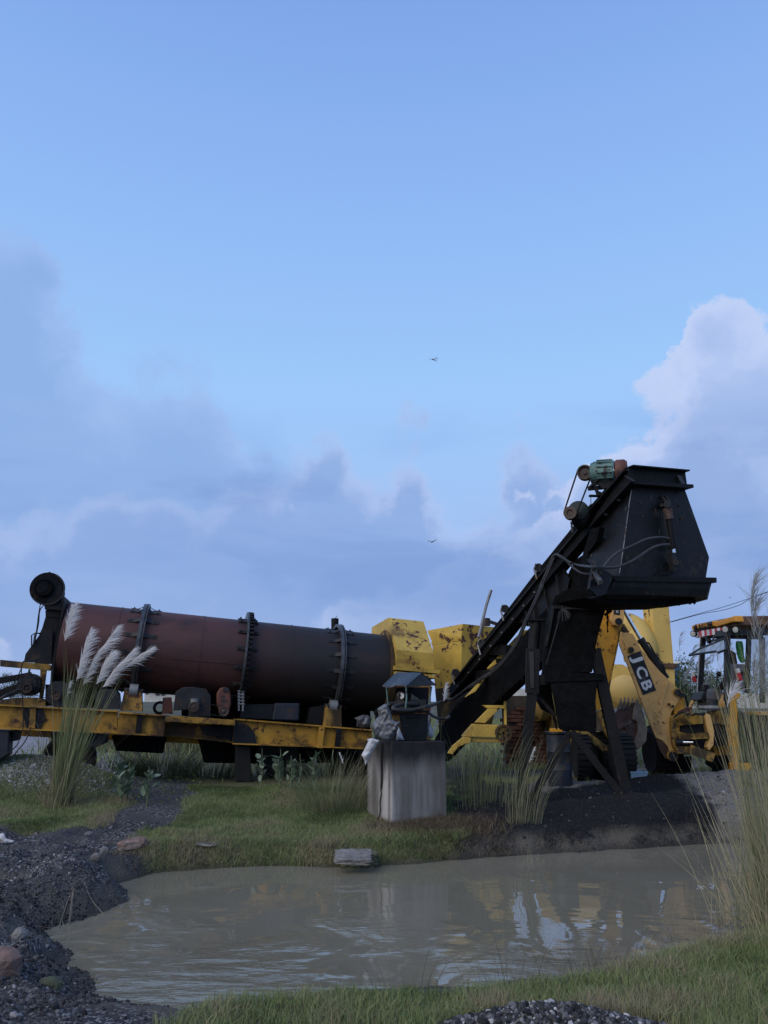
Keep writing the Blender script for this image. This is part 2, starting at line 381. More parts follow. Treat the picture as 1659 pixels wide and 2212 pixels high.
def numesh(name, V, F, mat, kind=None, tint=None, smooth=False, parent=None, org=None):
    """fast mesh from numpy arrays; F is a list of (n,k) int arrays"""
    me = bpy.data.meshes.new(name); V = np.asarray(V, np.float32)
    if org is None: org = (np.r_[V[:, :2].mean(0), V[:, 2].min()] if parent is None else np.array(parent['_o']))
    me.vertices.add(len(V)); me.vertices.foreach_set('co', (V - np.asarray(org, np.float32)).ravel())
    nl = sum(f.size for f in F); npoly = sum(len(f) for f in F)
    me.loops.add(nl); me.polygons.add(npoly)
    me.loops.foreach_set('vertex_index', np.concatenate([f.ravel() for f in F]).astype(np.int32))
    tot = np.concatenate([np.full(len(f), f.shape[1]) for f in F]); st = np.concatenate([[0], np.cumsum(tot)[:-1]])
    me.polygons.foreach_set('loop_start', st.astype(np.int32))
    me.polygons.foreach_set('use_smooth', np.full(npoly, smooth))
    me.update(calc_edges=True); me.validate()
    if tint is not None:
        a = me.attributes.new('tint', 'FLOAT', 'POINT'); a.data.foreach_set('value', np.asarray(tint, np.float32))
    me.materials.append(MT[mat] if isinstance(mat, str) else mat)
    o = bpy.data.objects.new(name, me); COL.objects.link(o); o['_o'] = tuple(float(x) for x in org)
    if parent is not None: o.parent = parent
    else: o.location = [float(x) for x in org]
    if kind: o['kind'] = kind
    return o


def strips(base, d, bend, width, side, tint, segs=2, taper=True):
    """ribbons: base + d t + bend t^2; returns V, F, tint"""
    N = len(base); t = np.linspace(0, 1, segs + 1); VV = []
    w = np.asarray(width).reshape(-1, 1) * np.ones((N, 1)); tip = taper
    rows = segs if tip else segs + 1
    for k in range(rows):
        c = base + d * t[k] + bend * t[k] ** 2
        ww = w * ((1 - .75 * t[k] ** 1.5) if tip else 1) * .5
        VV += [c - side * ww, c + side * ww]
    per = rows * 2
    if tip: VV.append(base + d + bend); per += 1
    V = np.stack(VV, 1).reshape(-1, 3); o = (np.arange(N) * per)[:, None]
    quads = [np.hstack([o + 2 * k, o + 2 * k + 1, o + 2 * k + 3, o + 2 * k + 2]) for k in range(rows - 1)]
    F = [np.concatenate(quads)] if quads else []
    if tip: F.append(np.hstack([o + 2 * rows - 2, o + 2 * rows - 1, o + 2 * rows]))
    return V, F, np.repeat(tint, per)
def merge(parts):
    V = []; F = {}; T = []; k = 0
    for v, f, t in parts:
        V.append(v); T.append(t)
        for x in f: F.setdefault(x.shape[1], []).append(x + k)
        k += len(v)
    return np.concatenate(V), [np.concatenate(F[q]) for q in F], np.concatenate(T)
def unit(a): return a / np.maximum(np.linalg.norm(a, axis=1, keepdims=True), 1e-9)
def rside(N, lean=.0):
    a = RNG.uniform(0, 2 * np.pi, N); return np.stack([np.cos(a), np.sin(a), np.zeros(N)], 1)

# ------------------------------------------------------------------ ground, pond
WATER = -0.30
def hash2(i, j, s): 
    n = (i * 374761393 + j * 668265263 + s * 1442695041) & 0x7fffffff
    n = ((n ^ (n >> 13)) * 1274126177) & 0x7fffffff
    return ((n ^ (n >> 16)) & 0xffff) / 65535.0
def vnoise(x, y, sc, s=0):
    x, y = np.asarray(x, float) * sc, np.asarray(y, float) * sc
    i, j = np.floor(x).astype(np.int64), np.floor(y).astype(np.int64); fx, fy = x - i, y - j
    fx, fy = fx * fx * (3 - 2 * fx), fy * fy * (3 - 2 * fy)
    a, b, c, d = hash2(i, j, s), hash2(i + 1, j, s), hash2(i, j + 1, s), hash2(i + 1, j + 1, s)
    return (a * (1 - fx) + b * fx) * (1 - fy) + (c * (1 - fx) + d * fx) * fy - .5
def fbm(x, y, sc, o=4, s=0): return sum(vnoise(x, y, sc * 2 ** k, s + k) * .55 ** k for k in range(o))
def sstep(a, b, x):
    t = np.clip((np.asarray(x, float) - a) / (b - a), 0, 1); return t * t * (3 - 2 * t)
def sdf(poly, x, y):                                     # negative inside
    poly = np.asarray(poly)[:, :2]; x, y = np.asarray(x, float), np.asarray(y, float)
    D = np.full(x.shape, 1e9); ins = np.zeros(x.shape, bool)
    for (ax, ay), (bx, by) in zip(poly, np.roll(poly, -1, 0)):
        ex, ey = bx - ax, by - ay; t = np.clip(((x - ax) * ex + (y - ay) * ey) / (ex * ex + ey * ey + 1e-12), 0, 1)
        D = np.minimum(D, np.hypot(x - ax - t * ex, y - ay - t * ey))
        c = (ay > y) != (by > y)
        with np.errstate(divide='ignore', invalid='ignore'): ins ^= c & (x < ex * (y - ay) / (by - ay) + ax)
    return np.where(ins, -D, D)
def outline(uvs, z): return [tuple(PZ(u, v, z))[:2] for u, v in uvs]
POND = outline([(95, 2012), (150, 1996), (245, 1967), (270, 1946), (258, 1908), (330, 1886), (450, 1876), (600, 1871), (720, 1874), (800, 1872),
                (900, 1864), (1050, 1853), (1200, 1845), (1400, 1832), (1560, 1822), (1659, 1817), (1800, 1809), (2300, 1790),
                (2300, 1860), (1800, 1900), (1700, 1945), (1640, 1985), (1560, 2020), (1470, 2052), (1350, 2082), (1200, 2110), (1050, 2125), (900, 2132),
                (760, 2140), (640, 2150), (520, 2165), (430, 2178), (330, 2172), (240, 2162), (195, 2150), (205, 2118), (180, 2085), (120, 2040)], WATER)
LAWN = outline([(310, 1850), (300, 1800), (390, 1775), (420, 1735), (400, 1700), (330, 1690), (560, 1660), (800, 1650), (965, 1690), (985, 1770), (960, 1850),
                (860, 1863), (700, 1868), (560, 1862), (430, 1862)], -.02)
ISLE = outline([(-300, 1700), (0, 1700), (140, 1697), (235, 1712), (270, 1742), (235, 1768), (110, 1790), (0, 1783), (-300, 1790)], .04)
NEARB = outline([(350, 2230), (420, 2192), (520, 2172), (760, 2148), (1050, 2132), (1350, 2090), (1560, 2025), (1700, 1950), (2300, 1860), (2600, 2500), (300, 2600)], -.16)
BLACK = outline([(965, 1775), (968, 1700), (1040, 1690), (1150, 1735), (1290, 1725), (1400, 1705), (1500, 1740), (1580, 1775), (1610, 1820), (1560, 1826), (1400, 1832),
                 (1200, 1846), (1050, 1856), (960, 1862)], .02)
SANDP = outline([(1150, 1740), (1180, 1680), (1400, 1662), (1800, 1650), (1800, 1790), (1600, 1790), (1500, 1742), (1400, 1712), (1280, 1728)], .1)
HEAPP = outline([(-200, 1720), (-200, 1580), (240, 1580), (260, 1690), (230, 1720)], .15)
TRACK = outline([(230, 1700), (420, 1735), (400, 1790), (300, 1800), (100, 1800), (280, 1745)], 0)
MOUND = [(*tuple(P(1385, 1700, 11.75))[:2], .20, .9, .36), (*tuple(P(1230, 1735, 11.9))[:2], .04, .7, .4), (*tuple(P(1050, 1725, 11.9))[:2], .12, .6, .5), (*tuple(P(1520, 1760, 11.4))[:2], .06, .6, .3)]
HEAP = (*tuple(P(60, 1597, 13.7))[:2], .52, 1.5, .85)
SAND = [(*tuple(P(1500, 1690, 13.6))[:2], .22, 1.3, .7), (*tuple(P(1680, 1700, 13.2))[:2], .2, 1.0, .8)]
NEARM = [(*tuple(PZ(1170, 2178, -.02))[:2], .13, .5, .16), (*tuple(PZ(1330, 2215, -.05))[:2], .06, .35, .15)]
LEFTM = [(*tuple(PZ(330, 1850, -.05))[:2], .10, .5, .3), (*tuple(PZ(180, 1880, -.05))[:2], .14, .6, .35), (*tuple(PZ(110, 2080, -.1))[:2], .1, .28, .22), (*tuple(PZ(560, 2185, -.15))[:2], .04, .3, .1)]
def height(x, y):
    x, y = np.asarray(x, float), np.asarray(y, float)
    b = -.13 + .33 * sstep(9.2, 13.5, y) + fbm(x, y, .6, 3, 5) * .06
    b = b + np.where(x < -1.2, .06, 0) * sstep(11, 9, y) * sstep(-1.2, -2.2, x)
    for cx, cy, h, sx, sy in MOUND + SAND + NEARM + LEFTM + [HEAP]:
        b = b + h * np.exp(-((x - cx) / sx) ** 2 - ((y - cy) / sy) ** 2)
    rough = sstep(-1.0, -2.6, x) * sstep(12, 10.5, y)
    b = b + rough * (fbm(x, y, 2.2, 4, 21) * .12 + fbm(x, y, 9, 3, 31) * .05)
    b = b + sstep(1.5, 2.5, x) * sstep(11, 12.5, y) * sstep(16, 14, y) * fbm(x, y, 2.5, 4, 41) * .09
    d = sdf(POND, x, y) + fbm(x, y, 3.0, 3, 9) * .10
    w = np.where(y > 8.6, .22, .55); w = np.where(x < -2.5, .3, w)
    out = WATER + np.maximum(b - WATER, .05) * (sstep(0, 1, d / w) * .75 + .25 * np.clip(d / (w * 1.6), 0, 1))
    inn = WATER - np.minimum(-d * .5, .45)
    h = np.where(d > 0, out, inn)
    return np.where((np.abs(x) > 16) | (y > 24) | (y < 2.5), np.maximum(b, -.2), h)
def zone(poly, x, y, soft=.12, wob=.35, s=0): return sstep(soft, -soft, sdf(poly, x, y) + fbm(x, y, 1.4, 4, s) * wob)

def axis_coords(lo, hi, st, far0, far1):
    a = list(np.arange(lo, hi, st)); d = st
    b = [hi]
    while b[-1] < far1: d *= 1.22; b.append(b[-1] + d)
    c = [lo]; d = st
    while c[-1] > far0: d *= 1.22; c.append(c[-1] - d)
    return np.array(c[:0:-1] + a + b)
gx = axis_coords(-6.2, 7.4, .04, -900, 900); gy = axis_coords(3.6, 14.6, .04, -60, 1500)
GX, GY = np.meshgrid(gx, gy); nx, ny = len(gx), len(gy)
GZ = height(GX.ravel(), GY.ravel())
ii = (np.arange(ny - 1)[:, None] * nx + np.arange(nx - 1)[None, :]).ravel()
gnd_V = np.stack([GX.ravel(), GY.ravel(), GZ], 1)
ground = numesh('ground', gnd_V, [np.stack([ii, ii + 1, ii + nx + 1, ii + nx], 1)], MT['mud'], 'structure', smooth=True, org=(0, 0, 0))
def zones(x, y):
    lawn = np.maximum(zone(LAWN, x, y, .12, .3, 3), zone(ISLE, x, y, .12, .3, 4)); lawn = np.maximum(lawn, zone(NEARB, x, y, .1, .25, 5))
    nm = sum(np.exp(-((x - c) / (a * 1.25)) ** 2 - ((y - d) / (b * 1.3)) ** 2) for c, d, _, a, b in NEARM)
    lawn = lawn * (1 - sstep(.35, .5, nm))
    lawn = np.where((y > 17) | (np.abs(x) > 9), np.maximum(lawn, .55 + fbm(x, y, .25, 3, 8)), lawn)
    blk = zone(BLACK, x, y, .1, .3, 6); sand = zone(SANDP, x, y, .15, .4, 7) * (1 - blk); heap = zone(HEAPP, x, y, .25, .5, 8)
    return np.clip(lawn, 0, 1), blk, heap, sand
zl_, zb_, zh_, zs_ = zones(GX.ravel(), GY.ravel())
ca = ground.data.color_attributes.new('zone', 'FLOAT_COLOR', 'POINT')
ca.data.foreach_set('color', np.stack([zl_, zb_, zh_, zs_], 1).astype(np.float32).ravel())

def ground_material():
    m = bpy.data.materials.new('yard_ground'); m.use_nodes = True; g = NG(m.node_tree); b = m.node_tree.nodes['Principled BSDF']
    pos = g.n('ShaderNodeNewGeometry').outputs['Position']
    at = g.n('ShaderNodeAttribute'); at.attribute_name = 'zone'; s = g.n('ShaderNodeSeparateColor'); g.put(s.inputs[0], at.outputs['Color'])
    n1 = g.noise(pos, 1.7, 7, .6); n2 = g.noise(pos, 26, 6, .7); n3 = g.noise(pos, 90, 3, .6)
    vor = g.n('ShaderNodeTexVoronoi'); g.put(vor.inputs['Vector'], pos); vor.inputs['Scale'].default_value = 48
    vs = g.n('ShaderNodeSeparateColor'); g.put(vs.inputs[0], vor.outputs['Color'])
    grav = g.mix(g.step(vs.outputs[0], .55, .98), (.034, .034, .038), (.19, .19, .195))
    grav = g.mix(g.step(n1, .42, .62), grav, (.055, .056, .060))
    soil = g.mix(g.step(n2, .35, .65), (.07, .072, .034), (.15, .145, .075))
    blk = g.mix(g.step(n2, .4, .7), (.007, .007, .009), (.02, .02, .022))
    blk = g.mix(g.step(g.m('ADD', n1, g.m('MULTIPLY', n3, .2)), .66, .8), blk, (.05, .045, .04))
    heap = g.mix(g.step(vs.outputs[1], .3, .95), (.13, .127, .135), (.42, .41, .43))
    heap = g.mix(g.step(n1, .56, .75), heap, (.05, .045, .042))
    sand = g.mix(g.step(n2, .3, .7), (.12, .105, .095), (.25, .225, .205))
    sand = g.mix(g.step(n1, .55, .66), sand, (.05, .043, .038))
    c = g.mix(s.outputs[0], grav, soil); c = g.mix(s.outputs[2], c, heap); c = g.mix(at.outputs['Alpha'], c, sand); c = g.mix(s.outputs[1], c, blk)
    sz = g.n('ShaderNodeSeparateXYZ'); g.put(sz.inputs[0], pos)
    silt = g.m('MULTIPLY', g.step(sz.outputs[2], WATER + .30, WATER + .12), g.step(g.m('ADD', n1, g.m('MULTIPLY', n2, .3)), .5, .72))
    c = g.mix(g.m('MULTIPLY', silt, g.m('SUBTRACT', 1.0, s.outputs[0])), c, (.10, .09, .075))
    wet = g.step(g.m('ADD', sz.outputs[2], g.m('MULTIPLY', n2, .05)), WATER + .12, WATER + .02)   # mud line at the water
    c = g.mix(g.m('MULTIPLY', wet, .75), c, (.035, .03, .022))
    g.put(b.inputs['Base Color'], c); g.put(b.inputs['Roughness'], g.mix(wet, (.92,) * 3, (.5,) * 3))
    b.inputs['Specular IOR Level'].default_value = .2
    bn = g.n('ShaderNodeBump'); bn.inputs['Strength'].default_value = .8; bn.inputs['Distance'].default_value = .03
    g.put(bn.inputs['Height'], g.m('ADD', g.m('MULTIPLY', n2, .8), g.m('ADD', g.m('MULTIPLY', n3, .4), g.m('MULTIPLY', vor.outputs['Distance'], -.5))))
    m.node_tree.links.new(bn.outputs[0], b.inputs['Normal'])
    return m
ground.data.materials[0] = ground_material()

def water_material():
    m = bpy.data.materials.new('muddy_water'); m.use_nodes = True; g = NG(m.node_tree); b = m.node_tree.nodes['Principled BSDF']
    pos = g.n('ShaderNodeNewGeometry').outputs['Position']
    g.put(b.inputs['Base Color'], g.mix(g.step(g.noise(pos, .5, 3, .5), .3, .7), (.165, .150, .110), (.190, .174, .130)))
    b.inputs['Roughness'].default_value = .02; b.inputs['IOR'].default_value = 1.55; b.inputs['Specular IOR Level'].default_value = .5
    mp = g.n('ShaderNodeMapping'); g.put(mp.inputs[0], pos); mp.inputs['Scale'].default_value = (.75, 1.9, 1); mp.inputs['Rotation'].default_value = (0, 0, R(12))
    w1 = g.noise(mp.outputs[0], 2.4, 2, .5, .7); w2 = g.noise(mp.outputs[0], 9, 3, .55, .8)
    sy = g.n('ShaderNodeSeparateXYZ'); g.put(sy.inputs[0], pos)
    wind = g.m('ADD', g.m('MULTIPLY', g.m('SUBTRACT', 7.9, sy.outputs[1]), .42), g.m('MULTIPLY', g.m('SUBTRACT', g.noise(pos, .9, 3, .5, .6), .5), 2.6))    # breeze ruffles the near shore
    patch = g.step(wind, .1, .9)
    calm = g.noise(pos, 1.1, 2, .5, .8)
    hgt = g.m('ADD', g.m('MULTIPLY', calm, .45), g.m('ADD', g.m('MULTIPLY', w1, g.m('ADD', .03, g.m('MULTIPLY', patch, 1.3))), g.m('MULTIPLY', w2, g.m('MULTIPLY', patch, .34))))
    bn = g.n('ShaderNodeBump'); bn.inputs['Strength'].default_value = .9; bn.inputs['Distance'].default_value = .022
    g.put(bn.inputs['Height'], hgt); m.node_tree.links.new(bn.outputs[0], b.inputs['Normal'])
    return m
px = [p[0] for p in POND]; py = [p[1] for p in POND]
wv = [(max(min(px) - .6, -14), min(py) - .5, WATER), (15.5, min(py) - .5, WATER), (15.5, max(py) + .6, WATER), (max(min(px) - .6, -14), max(py) + .6, WATER)]
water = numesh('pond_water', wv, [np.array([[0, 1, 2, 3]])], water_material(), 'structure', org=(0, 0, WATER))

# ------------------------------------------------------------------ the asphalt plant on its yellow chassis
A0, B0 = P(140, 1390, 14.0), P(848, 1456, 15.5)
AX = (B0 - A0).normalized(); AN = AX.cross(Z).normalized(); AU = AN.cross(AX).normalized()    # along the drum, towards the camera, up
DL = (B0 - A0).length; RD = .74
PF = Plane(A0 + AN * .78, AN); PD = Plane(A0 + AN * .2, AN); PR = Plane(A0 + AN * .62, AN); PB = Plane(A0 - AN * .3, AN)
def t_of(u):                                             # distance along the drum axis seen at survey column u
    lo, hi = -2.0, 9.0
    for _ in range(40):
        mid = (lo + hi) / 2
        if proj(A0 + AX * mid)[0] < u: lo = mid
        else: hi = mid
    return lo
plant = thing('asphalt_plant', 'long rust red and black drum dryer on a yellow steel chassis', 'drum dryer', tuple(PZ(320, 1640, .25)))
MT['drum'] = M('rusty_drum_shell', (.060, .021, .019), .62, var=.3, scale=1.2, grad=(A0 + AX * 1.7, AX, 2.9, (.0085, .0072, .0085)), dirt=((.020, .011, .010), .34, 1.6), bump=.12, bscale=18, spec=.4, stretch=(.5, .5, 1.6))
drum = part('drum', 'drum', plant, lambda b: b.lathe(A0, AX, [(.60, 0.0), (RD, 0.0), (RD, DL * .5), (RD, DL + .25), (.6, DL + .25)], 96), smooth=True)
def at_axis(t, ang=0.0):                                 # frame on the drum: x along axis, z radial outwards
    rad = AU * math.cos(ang) + AN * math.sin(ang); tan = AX.cross(rad)
    m = Matrix((AX, tan, rad)).transposed().to_4x4(); m.translation = A0 + AX * t + rad * RD - Vector(plant['_o'])
    return m
def sub_at(drm, mb, name, mat, mats, smooth=False):      # first piece then copies sharing its mesh
    me = bpy.data.meshes.new(name); me.from_pydata([tuple(v) for v in mb.v], [], mb.f); me.materials.append(MT[mat])
    first = bpy.data.objects.new(name, me); COL.objects.link(first); first.parent = drm; first.matrix_local = mats[0]
    for m in mats[1:]: piece(first, drm, m)
for ta in (t_of(252), t_of(430), t_of(620)):             # weld seams round and along the shell
    part('weld_seam', 'drum', drum, lambda b: b.ring(A0 + AX * ta, AX, RD + .006, RD - .01, .03, 80))
part('weld_seam', 'drum', drum, lambda b: b.bar(PD.o * 0 + A0 + AX * t_of(375) + (AN * math.cos(.16) - AU * math.sin(.16)) * RD, A0 + AX * t_of(515) + (AN * math.cos(.16) - AU * math.sin(.16)) * RD, .02, .014))
T1, TG, T3 = t_of(304), t_of(523), t_of(723)
for tr in (T1, T3):
    part('riding_ring', 'ringsteel', drum, lambda b: b.ring(A0 + AX * tr, AX, RD + .115, RD + .05, .10, 72), smooth=True)
    part('riding_ring_groove', 'black', drum, lambda b: b.ring(A0 + AX * (tr + .02), AX, RD + .118, RD + .10, .018, 72), smooth=True)
strap = MB()
for sg in (-1, 1):
    strap.prism([(sg * .27, -.035, 0), (sg * .14, -.035, 0), (sg * .05, -.035, .055), (sg * .05, -.035, .067), (sg * .145, -.035, .013), (sg * .27, -.035, .013)], (0, .07, 0))
    strap.prism([(sg * .22 + .013 * math.cos(k), .013 * math.sin(k), .012) for k in (0, 1.05, 2.1, 3.14, 4.2, 5.24)], (0, 0, .022))
sub_at(drum, strap, 'strap_bracket', 'darkgrey', [at_axis(t, 2 * math.pi * k / 16 + .1) for t in (T1, T3) for k in range(16)])
part('gear_ring', 'ringsteel', drum, lambda b: b.ring(A0 + AX * TG, AX, RD + .16, RD + .015, .035, 72), smooth=True)
tooth = MB().prism([(-.02, -.022, .12), (-.02, .022, .12), (.07, .022, .12), (.07, -.022, .12)], (0, 0, .045))
sub_at(drum, tooth, 'gear_tooth', 'black', [at_axis(TG + .03, 2 * math.pi * k / 60) for k in range(60)])
lug = MB().prism([(-.17, -.035, 0), (.2, -.035, 0), (.2, .035, 0), (-.17, .035, 0)], (0, 0, .03))
for x in (-.12, .15): lug.prism([(x - .015, -.015, .03), (x + .015, -.015, .03), (x + .015, .015, .03), (x - .015, .015, .03)], (0, 0, .03))
sub_at(drum, lug, 'gear_lug', 'darkgrey', [at_axis(TG, 2 * math.pi * k / 14) for k in range(14)])
# burner blower and its tapering duct on the left end
bl = part('burner_blower', 'black', plant, lambda b: (b.cyl(PD((102.5, 1272), -.1), PD((102.5, 1272), .22), .285, 40), b.prism(PD.L([zl(575, 300), zl(596, 390), zl(576, 545), zl(440, 520), zl(450, 400)], .2), -AN * .28)), smooth=True)
part('blower_inlet', 'crust', bl, lambda b: b.lathe(PD((94.6, 1270), .22), AN, [(.15, 0), (.165, .03), (.14, .06), (.13, .02), (.05, .0)], 32), smooth=True)
part('blower_rim', 'darkgrey', bl, lambda b: b.ring(PD((102.5, 1272), .22), AN, .292, .265, .03, 40), smooth=True)
part('lifting_spike', 'black', bl, lambda b: b.bar(PD(zl(463, 255), .05), PD(zl(471, 208), .05), .03, .03))
part('duct_flange', 'black', plant, lambda b: (b.prism(PD.L([zl(420, 510), zl(578, 540), zl(574, 572), zl(424, 560)], .22), -AN * .36), b.prism(PD.L([zl(430, 570), zl(568, 580), zl(560, 640), zl(432, 632)], .16), -AN * .26)))
plate(PD, [zl(432, 632), zl(560, 640), zl(520, 900), zl(484, 1075), zl(330, 1075), zl(372, 800), zl(400, 740)], .34, 'burner_duct', 'black', plant, off=.14)
plate(PD, [zl(400, 745), zl(385, 790), zl(242, 985), zl(226, 1062), zl(484, 1078), zl(500, 760)], .02, 'gusset_plate', 'plate', plant, off=.2)
plate(PD, [zl(602, 435), zl(610, 440), zl(606, 560), zl(515, 1100), zl(490, 1330), zl(470, 1320), zl(490, 1080)], .9, 'drum_end_plate', 'black', plant, off=.45)
plate(PD, [zl(0, 1040), zl(225, 1062), zl(470, 1085), zl(486, 1100), zl(470, 1145), zl(382, 1135), zl(0, 1103)], .12, 'burner_support_beam', 'sootyellow', plant, off=.3)
plate(PD, [zl(382, 1135), zl(436, 1140), zl(418, 1290), zl(392, 1460), zl(368, 1460), zl(378, 1300)], .10, 'burner_support_post', 'sootyellow', plant, off=.28)
part('valve_handle', 'black', plant, lambda b: (b.tube([PD(zl(300, 920), .25), PD(zl(300, 808), .25), PD(zl(330, 790), .25), PD(zl(385, 790), .2)], .012, 6), b.tube([PD(zl(322, 890), .25), PD(zl(335, 800), .25)], .02, 6)))
part('brace_bar', 'black', plant, lambda b: (b.bar(PB(zl(-60, 1250)), PB(zl(300, 1185)), .05, .11), b.bar(PB(zl(-60, 1390)), PB(zl(200, 1310)), .06, .17), b.bar(PB(zl(268, 1200)), PB(zl(280, 1130)), .03, .03)))
part('fuel_pipe', 'darkgrey', plant, lambda b: b.tube(arc([PF(zle(-60, 910), .1), PF(zle(90, 810), .1), PF(zle(200, 770), .05), PF(zle(330, 700), .0)]), .022, 8))
# drive units standing on the chassis
def motor_unit(c, r, depth, pul, pr, name, matp='pulley'):
    m = part(name, 'darkgrey', plant, lambda b: (b.cyl(c - AN * depth, c, r, 26), b.cyl(c, c + AN * .05, r * .72, 24), b.cyl(c + AN * .05, c + AN * .08, r * .32, 18)), smooth=True)
    for k in range(8):
        a = 2 * math.pi * k / 8; q = c + (AX * math.cos(a) + AU * math.sin(a)) * r * .88
        part('bolt', 'black', m, lambda b: b.cyl(q, q + AN * .03, .014, 6))
    part('pulley', matp, m, lambda b: b.lathe(pul, AN, [(pr, -.04), (pr, -.015), (pr * .8, 0), (pr, .015), (pr, .04), (pr * .7, .04), (pr * .62, .015), (.02, .015), (.02, .045), (.001, .045)], 28), smooth=True)
    return m
PM = Plane(A0 + AN * .66, AN)
motor_unit(PM(zl(272, 1275)), .185, .3, PM(zl(260, 1310), .13), .078, 'burner_motor')
gh = plate(PM, [zl(440, 1330), zl(470, 1270), zl(515, 1245), zl(590, 1245), zl(650, 1270), zl(690, 1330), zl(760, 1440), zl(790, 1500), zl(520, 1490), zl(440, 1430)], .3, 'belt_guard', 'darkgrey', plant)
part('pulley', 'pulley', gh, lambda b: b.lathe(PM(zl(528, 1381), .1), AN, [(.075, -.04), (.075, .03), (.06, .03), (.05, .01), (.015, .01), (.015, .03), (.001, .03)], 26), smooth=True)
def belt(p, rp, q, rq, n, name, parent, w=.02):
    d = (q - p).normalized(); s = n.cross(d).normalized()
    part(name, 'rubber', parent, lambda b: (b.bar(p + s * rp, q + s * rq, w, .012, s), b.bar(p - s * rp, q - s * rq, w, .012, s)))
belt(PM(zl(260, 1310), .13), .075, PM(zl(528, 1381), .13), .072, AN, 'drive_belt', plant)
plate(PF, [zl(0, 1420), zl(160, 1400), zl(350, 1400), zl(430, 1420), zl(430, 1480), zl(0, 1468)], .3, 'motor_bed', 'sootyellow', plant, off=-.12)
plate(PM, [zl(905, 1510), zl(900, 1400), zl(915, 1345), zl(960, 1318), zl(1090, 1318), zl(1122, 1360), zl(1134, 1510)], .5, 'roller_guard', 'darkgrey', plant, off=-.05)
def ibeam(tl, tr, bl_, br, name, mat, off=0.0, lip=.09, ft=.022):
    m = part(name, mat, plant, lambda b: b.prism([PF(tl, off - lip), PF(tr, off - lip), PF(br, off - lip), PF(bl_, off - lip)], -AN * .02))
    for a, c, sg in ((tl, tr, -1), (bl_, br, 1)):
        part('beam_flange', mat, m, lambda b: b.bar(PF(a, off) - AN * .09 + Z * sg * .0, PF(c, off) - AN * .09, .2, ft))
    return m
mb_ = ibeam(zl(-160, 1462), zl(1118, 1530), zl(-160, 1684), zl(1108, 1735), 'chassis_beam', 'yellow')
for x in (315, 640):
    part('stiffener', 'yellow', mb_, lambda b: b.bar(PF(zl(x, 1500), -.05), PF(zl(x - 12, 1690), -.05), .02, .09, AX))
plate(PF, [zl(240, 1480), zl(400, 1490), zl(430, 1600), zl(380, 1700), zl(250, 1690), zl(215, 1560)], .012, 'soot_plate', 'plate', plant, off=-.06)
ch2 = ibeam(zl(1130, 1540), zl(1572, 1572), zl(1108, 1738), zl(1550, 1760), 'chassis_beam', 'yellow', off=.03)
part('stiffener', 'black', ch2, lambda b: b.bar(PF(zl(1330, 1558), .0), PF(zl(1310, 1745), .0), .02, .1, AX))
ibeam(zd(360, 1275), zd(1050, 1310), zd(350, 1390), zd(1040, 1470), 'chassis_beam', 'yellow', off=-.25)
ch3 = ibeam(zd(1035, 1248), zh(905, 1330), zd(1020, 1480), zh(900, 1502), 'chassis_beam', 'yellow', off=-.02)
plate(PF, [zd(700, 1310), zd(1030, 1312), zd(1020, 1470), zd(980, 1440), zd(760, 1400)], .015, 'soot_plate', 'plate', plant, off=-.30)
plate(PF, [zd(1035, 1262), zd(1165, 1300), zd(1230, 1380), zd(1250, 1482), zd(1022, 1482)], .015, 'soot_plate', 'plate', plant, off=-.02)
for x, q in ((436, 0), (600, 1)):
    part('stiffener', 'black' if q else 'yellow', ch3, lambda b: b.bar(PF(zh(x, 1300), -.03), PF(zh(x - 22, 1495), -.03), .03, .1, AX))
ibm = part('far_chassis_beam', 'yellow', plant, lambda b: b.bar(PF((-60, 1560), -1.5), PF((800, 1600), -1.5), .15, .4))
for u in (40, 300, 470, 690):
    part('cross_member', 'black', plant, lambda b: b.bar(PF((u, 1555 + u * .05), -.15), PF((u, 1555 + u * .05), -1.45), .12, .2))
# roller blocks that carry the drum
for pts, c in (([zl(1180, 1322), zl(1222, 1345), zl(1300, 1352), zl(1345, 1330), zl(1350, 1530), zl(1138, 1525)], zl(1268, 1330)),
               ([zh(478, 1098), zh(505, 1130), zh(580, 1135), zh(617, 1105), zh(622, 1300), zh(455, 1292)], zh(542, 1105))):
    rb = plate(PR, pts, .25, 'roller_block', 'sootyellow', plant, off=.05)
    part('support_roller', 'grey', rb, lambda b: b.cyl(PR(c, -.02) - AX * .07, PR(c, -.02) + AX * .07, .11, 28), smooth=True)
    part('roller_axle', 'darkgrey', rb, lambda b: b.cyl(PR(c, -.02) - AX * .16, PR(c, -.02) + AX * .16, .035, 14), smooth=True)
plate(PR, [zh(330, 1115), zh(470, 1100), zh(468, 1280), zh(300, 1270)], .3, 'bearing_stack', 'black', plant, off=-.1)
plate(PR, [zd(358, 1042), zd(440, 1040), zd(452, 1200), zd(350, 1195)], .3, 'bearing_stack', 'rustred', plant, off=-.25)
part('wire_coil', 'rubber', plant, lambda b: b.ring(PR(zd(330, 1140), -.5), AN, .12, .07, .1, 24), smooth=True)
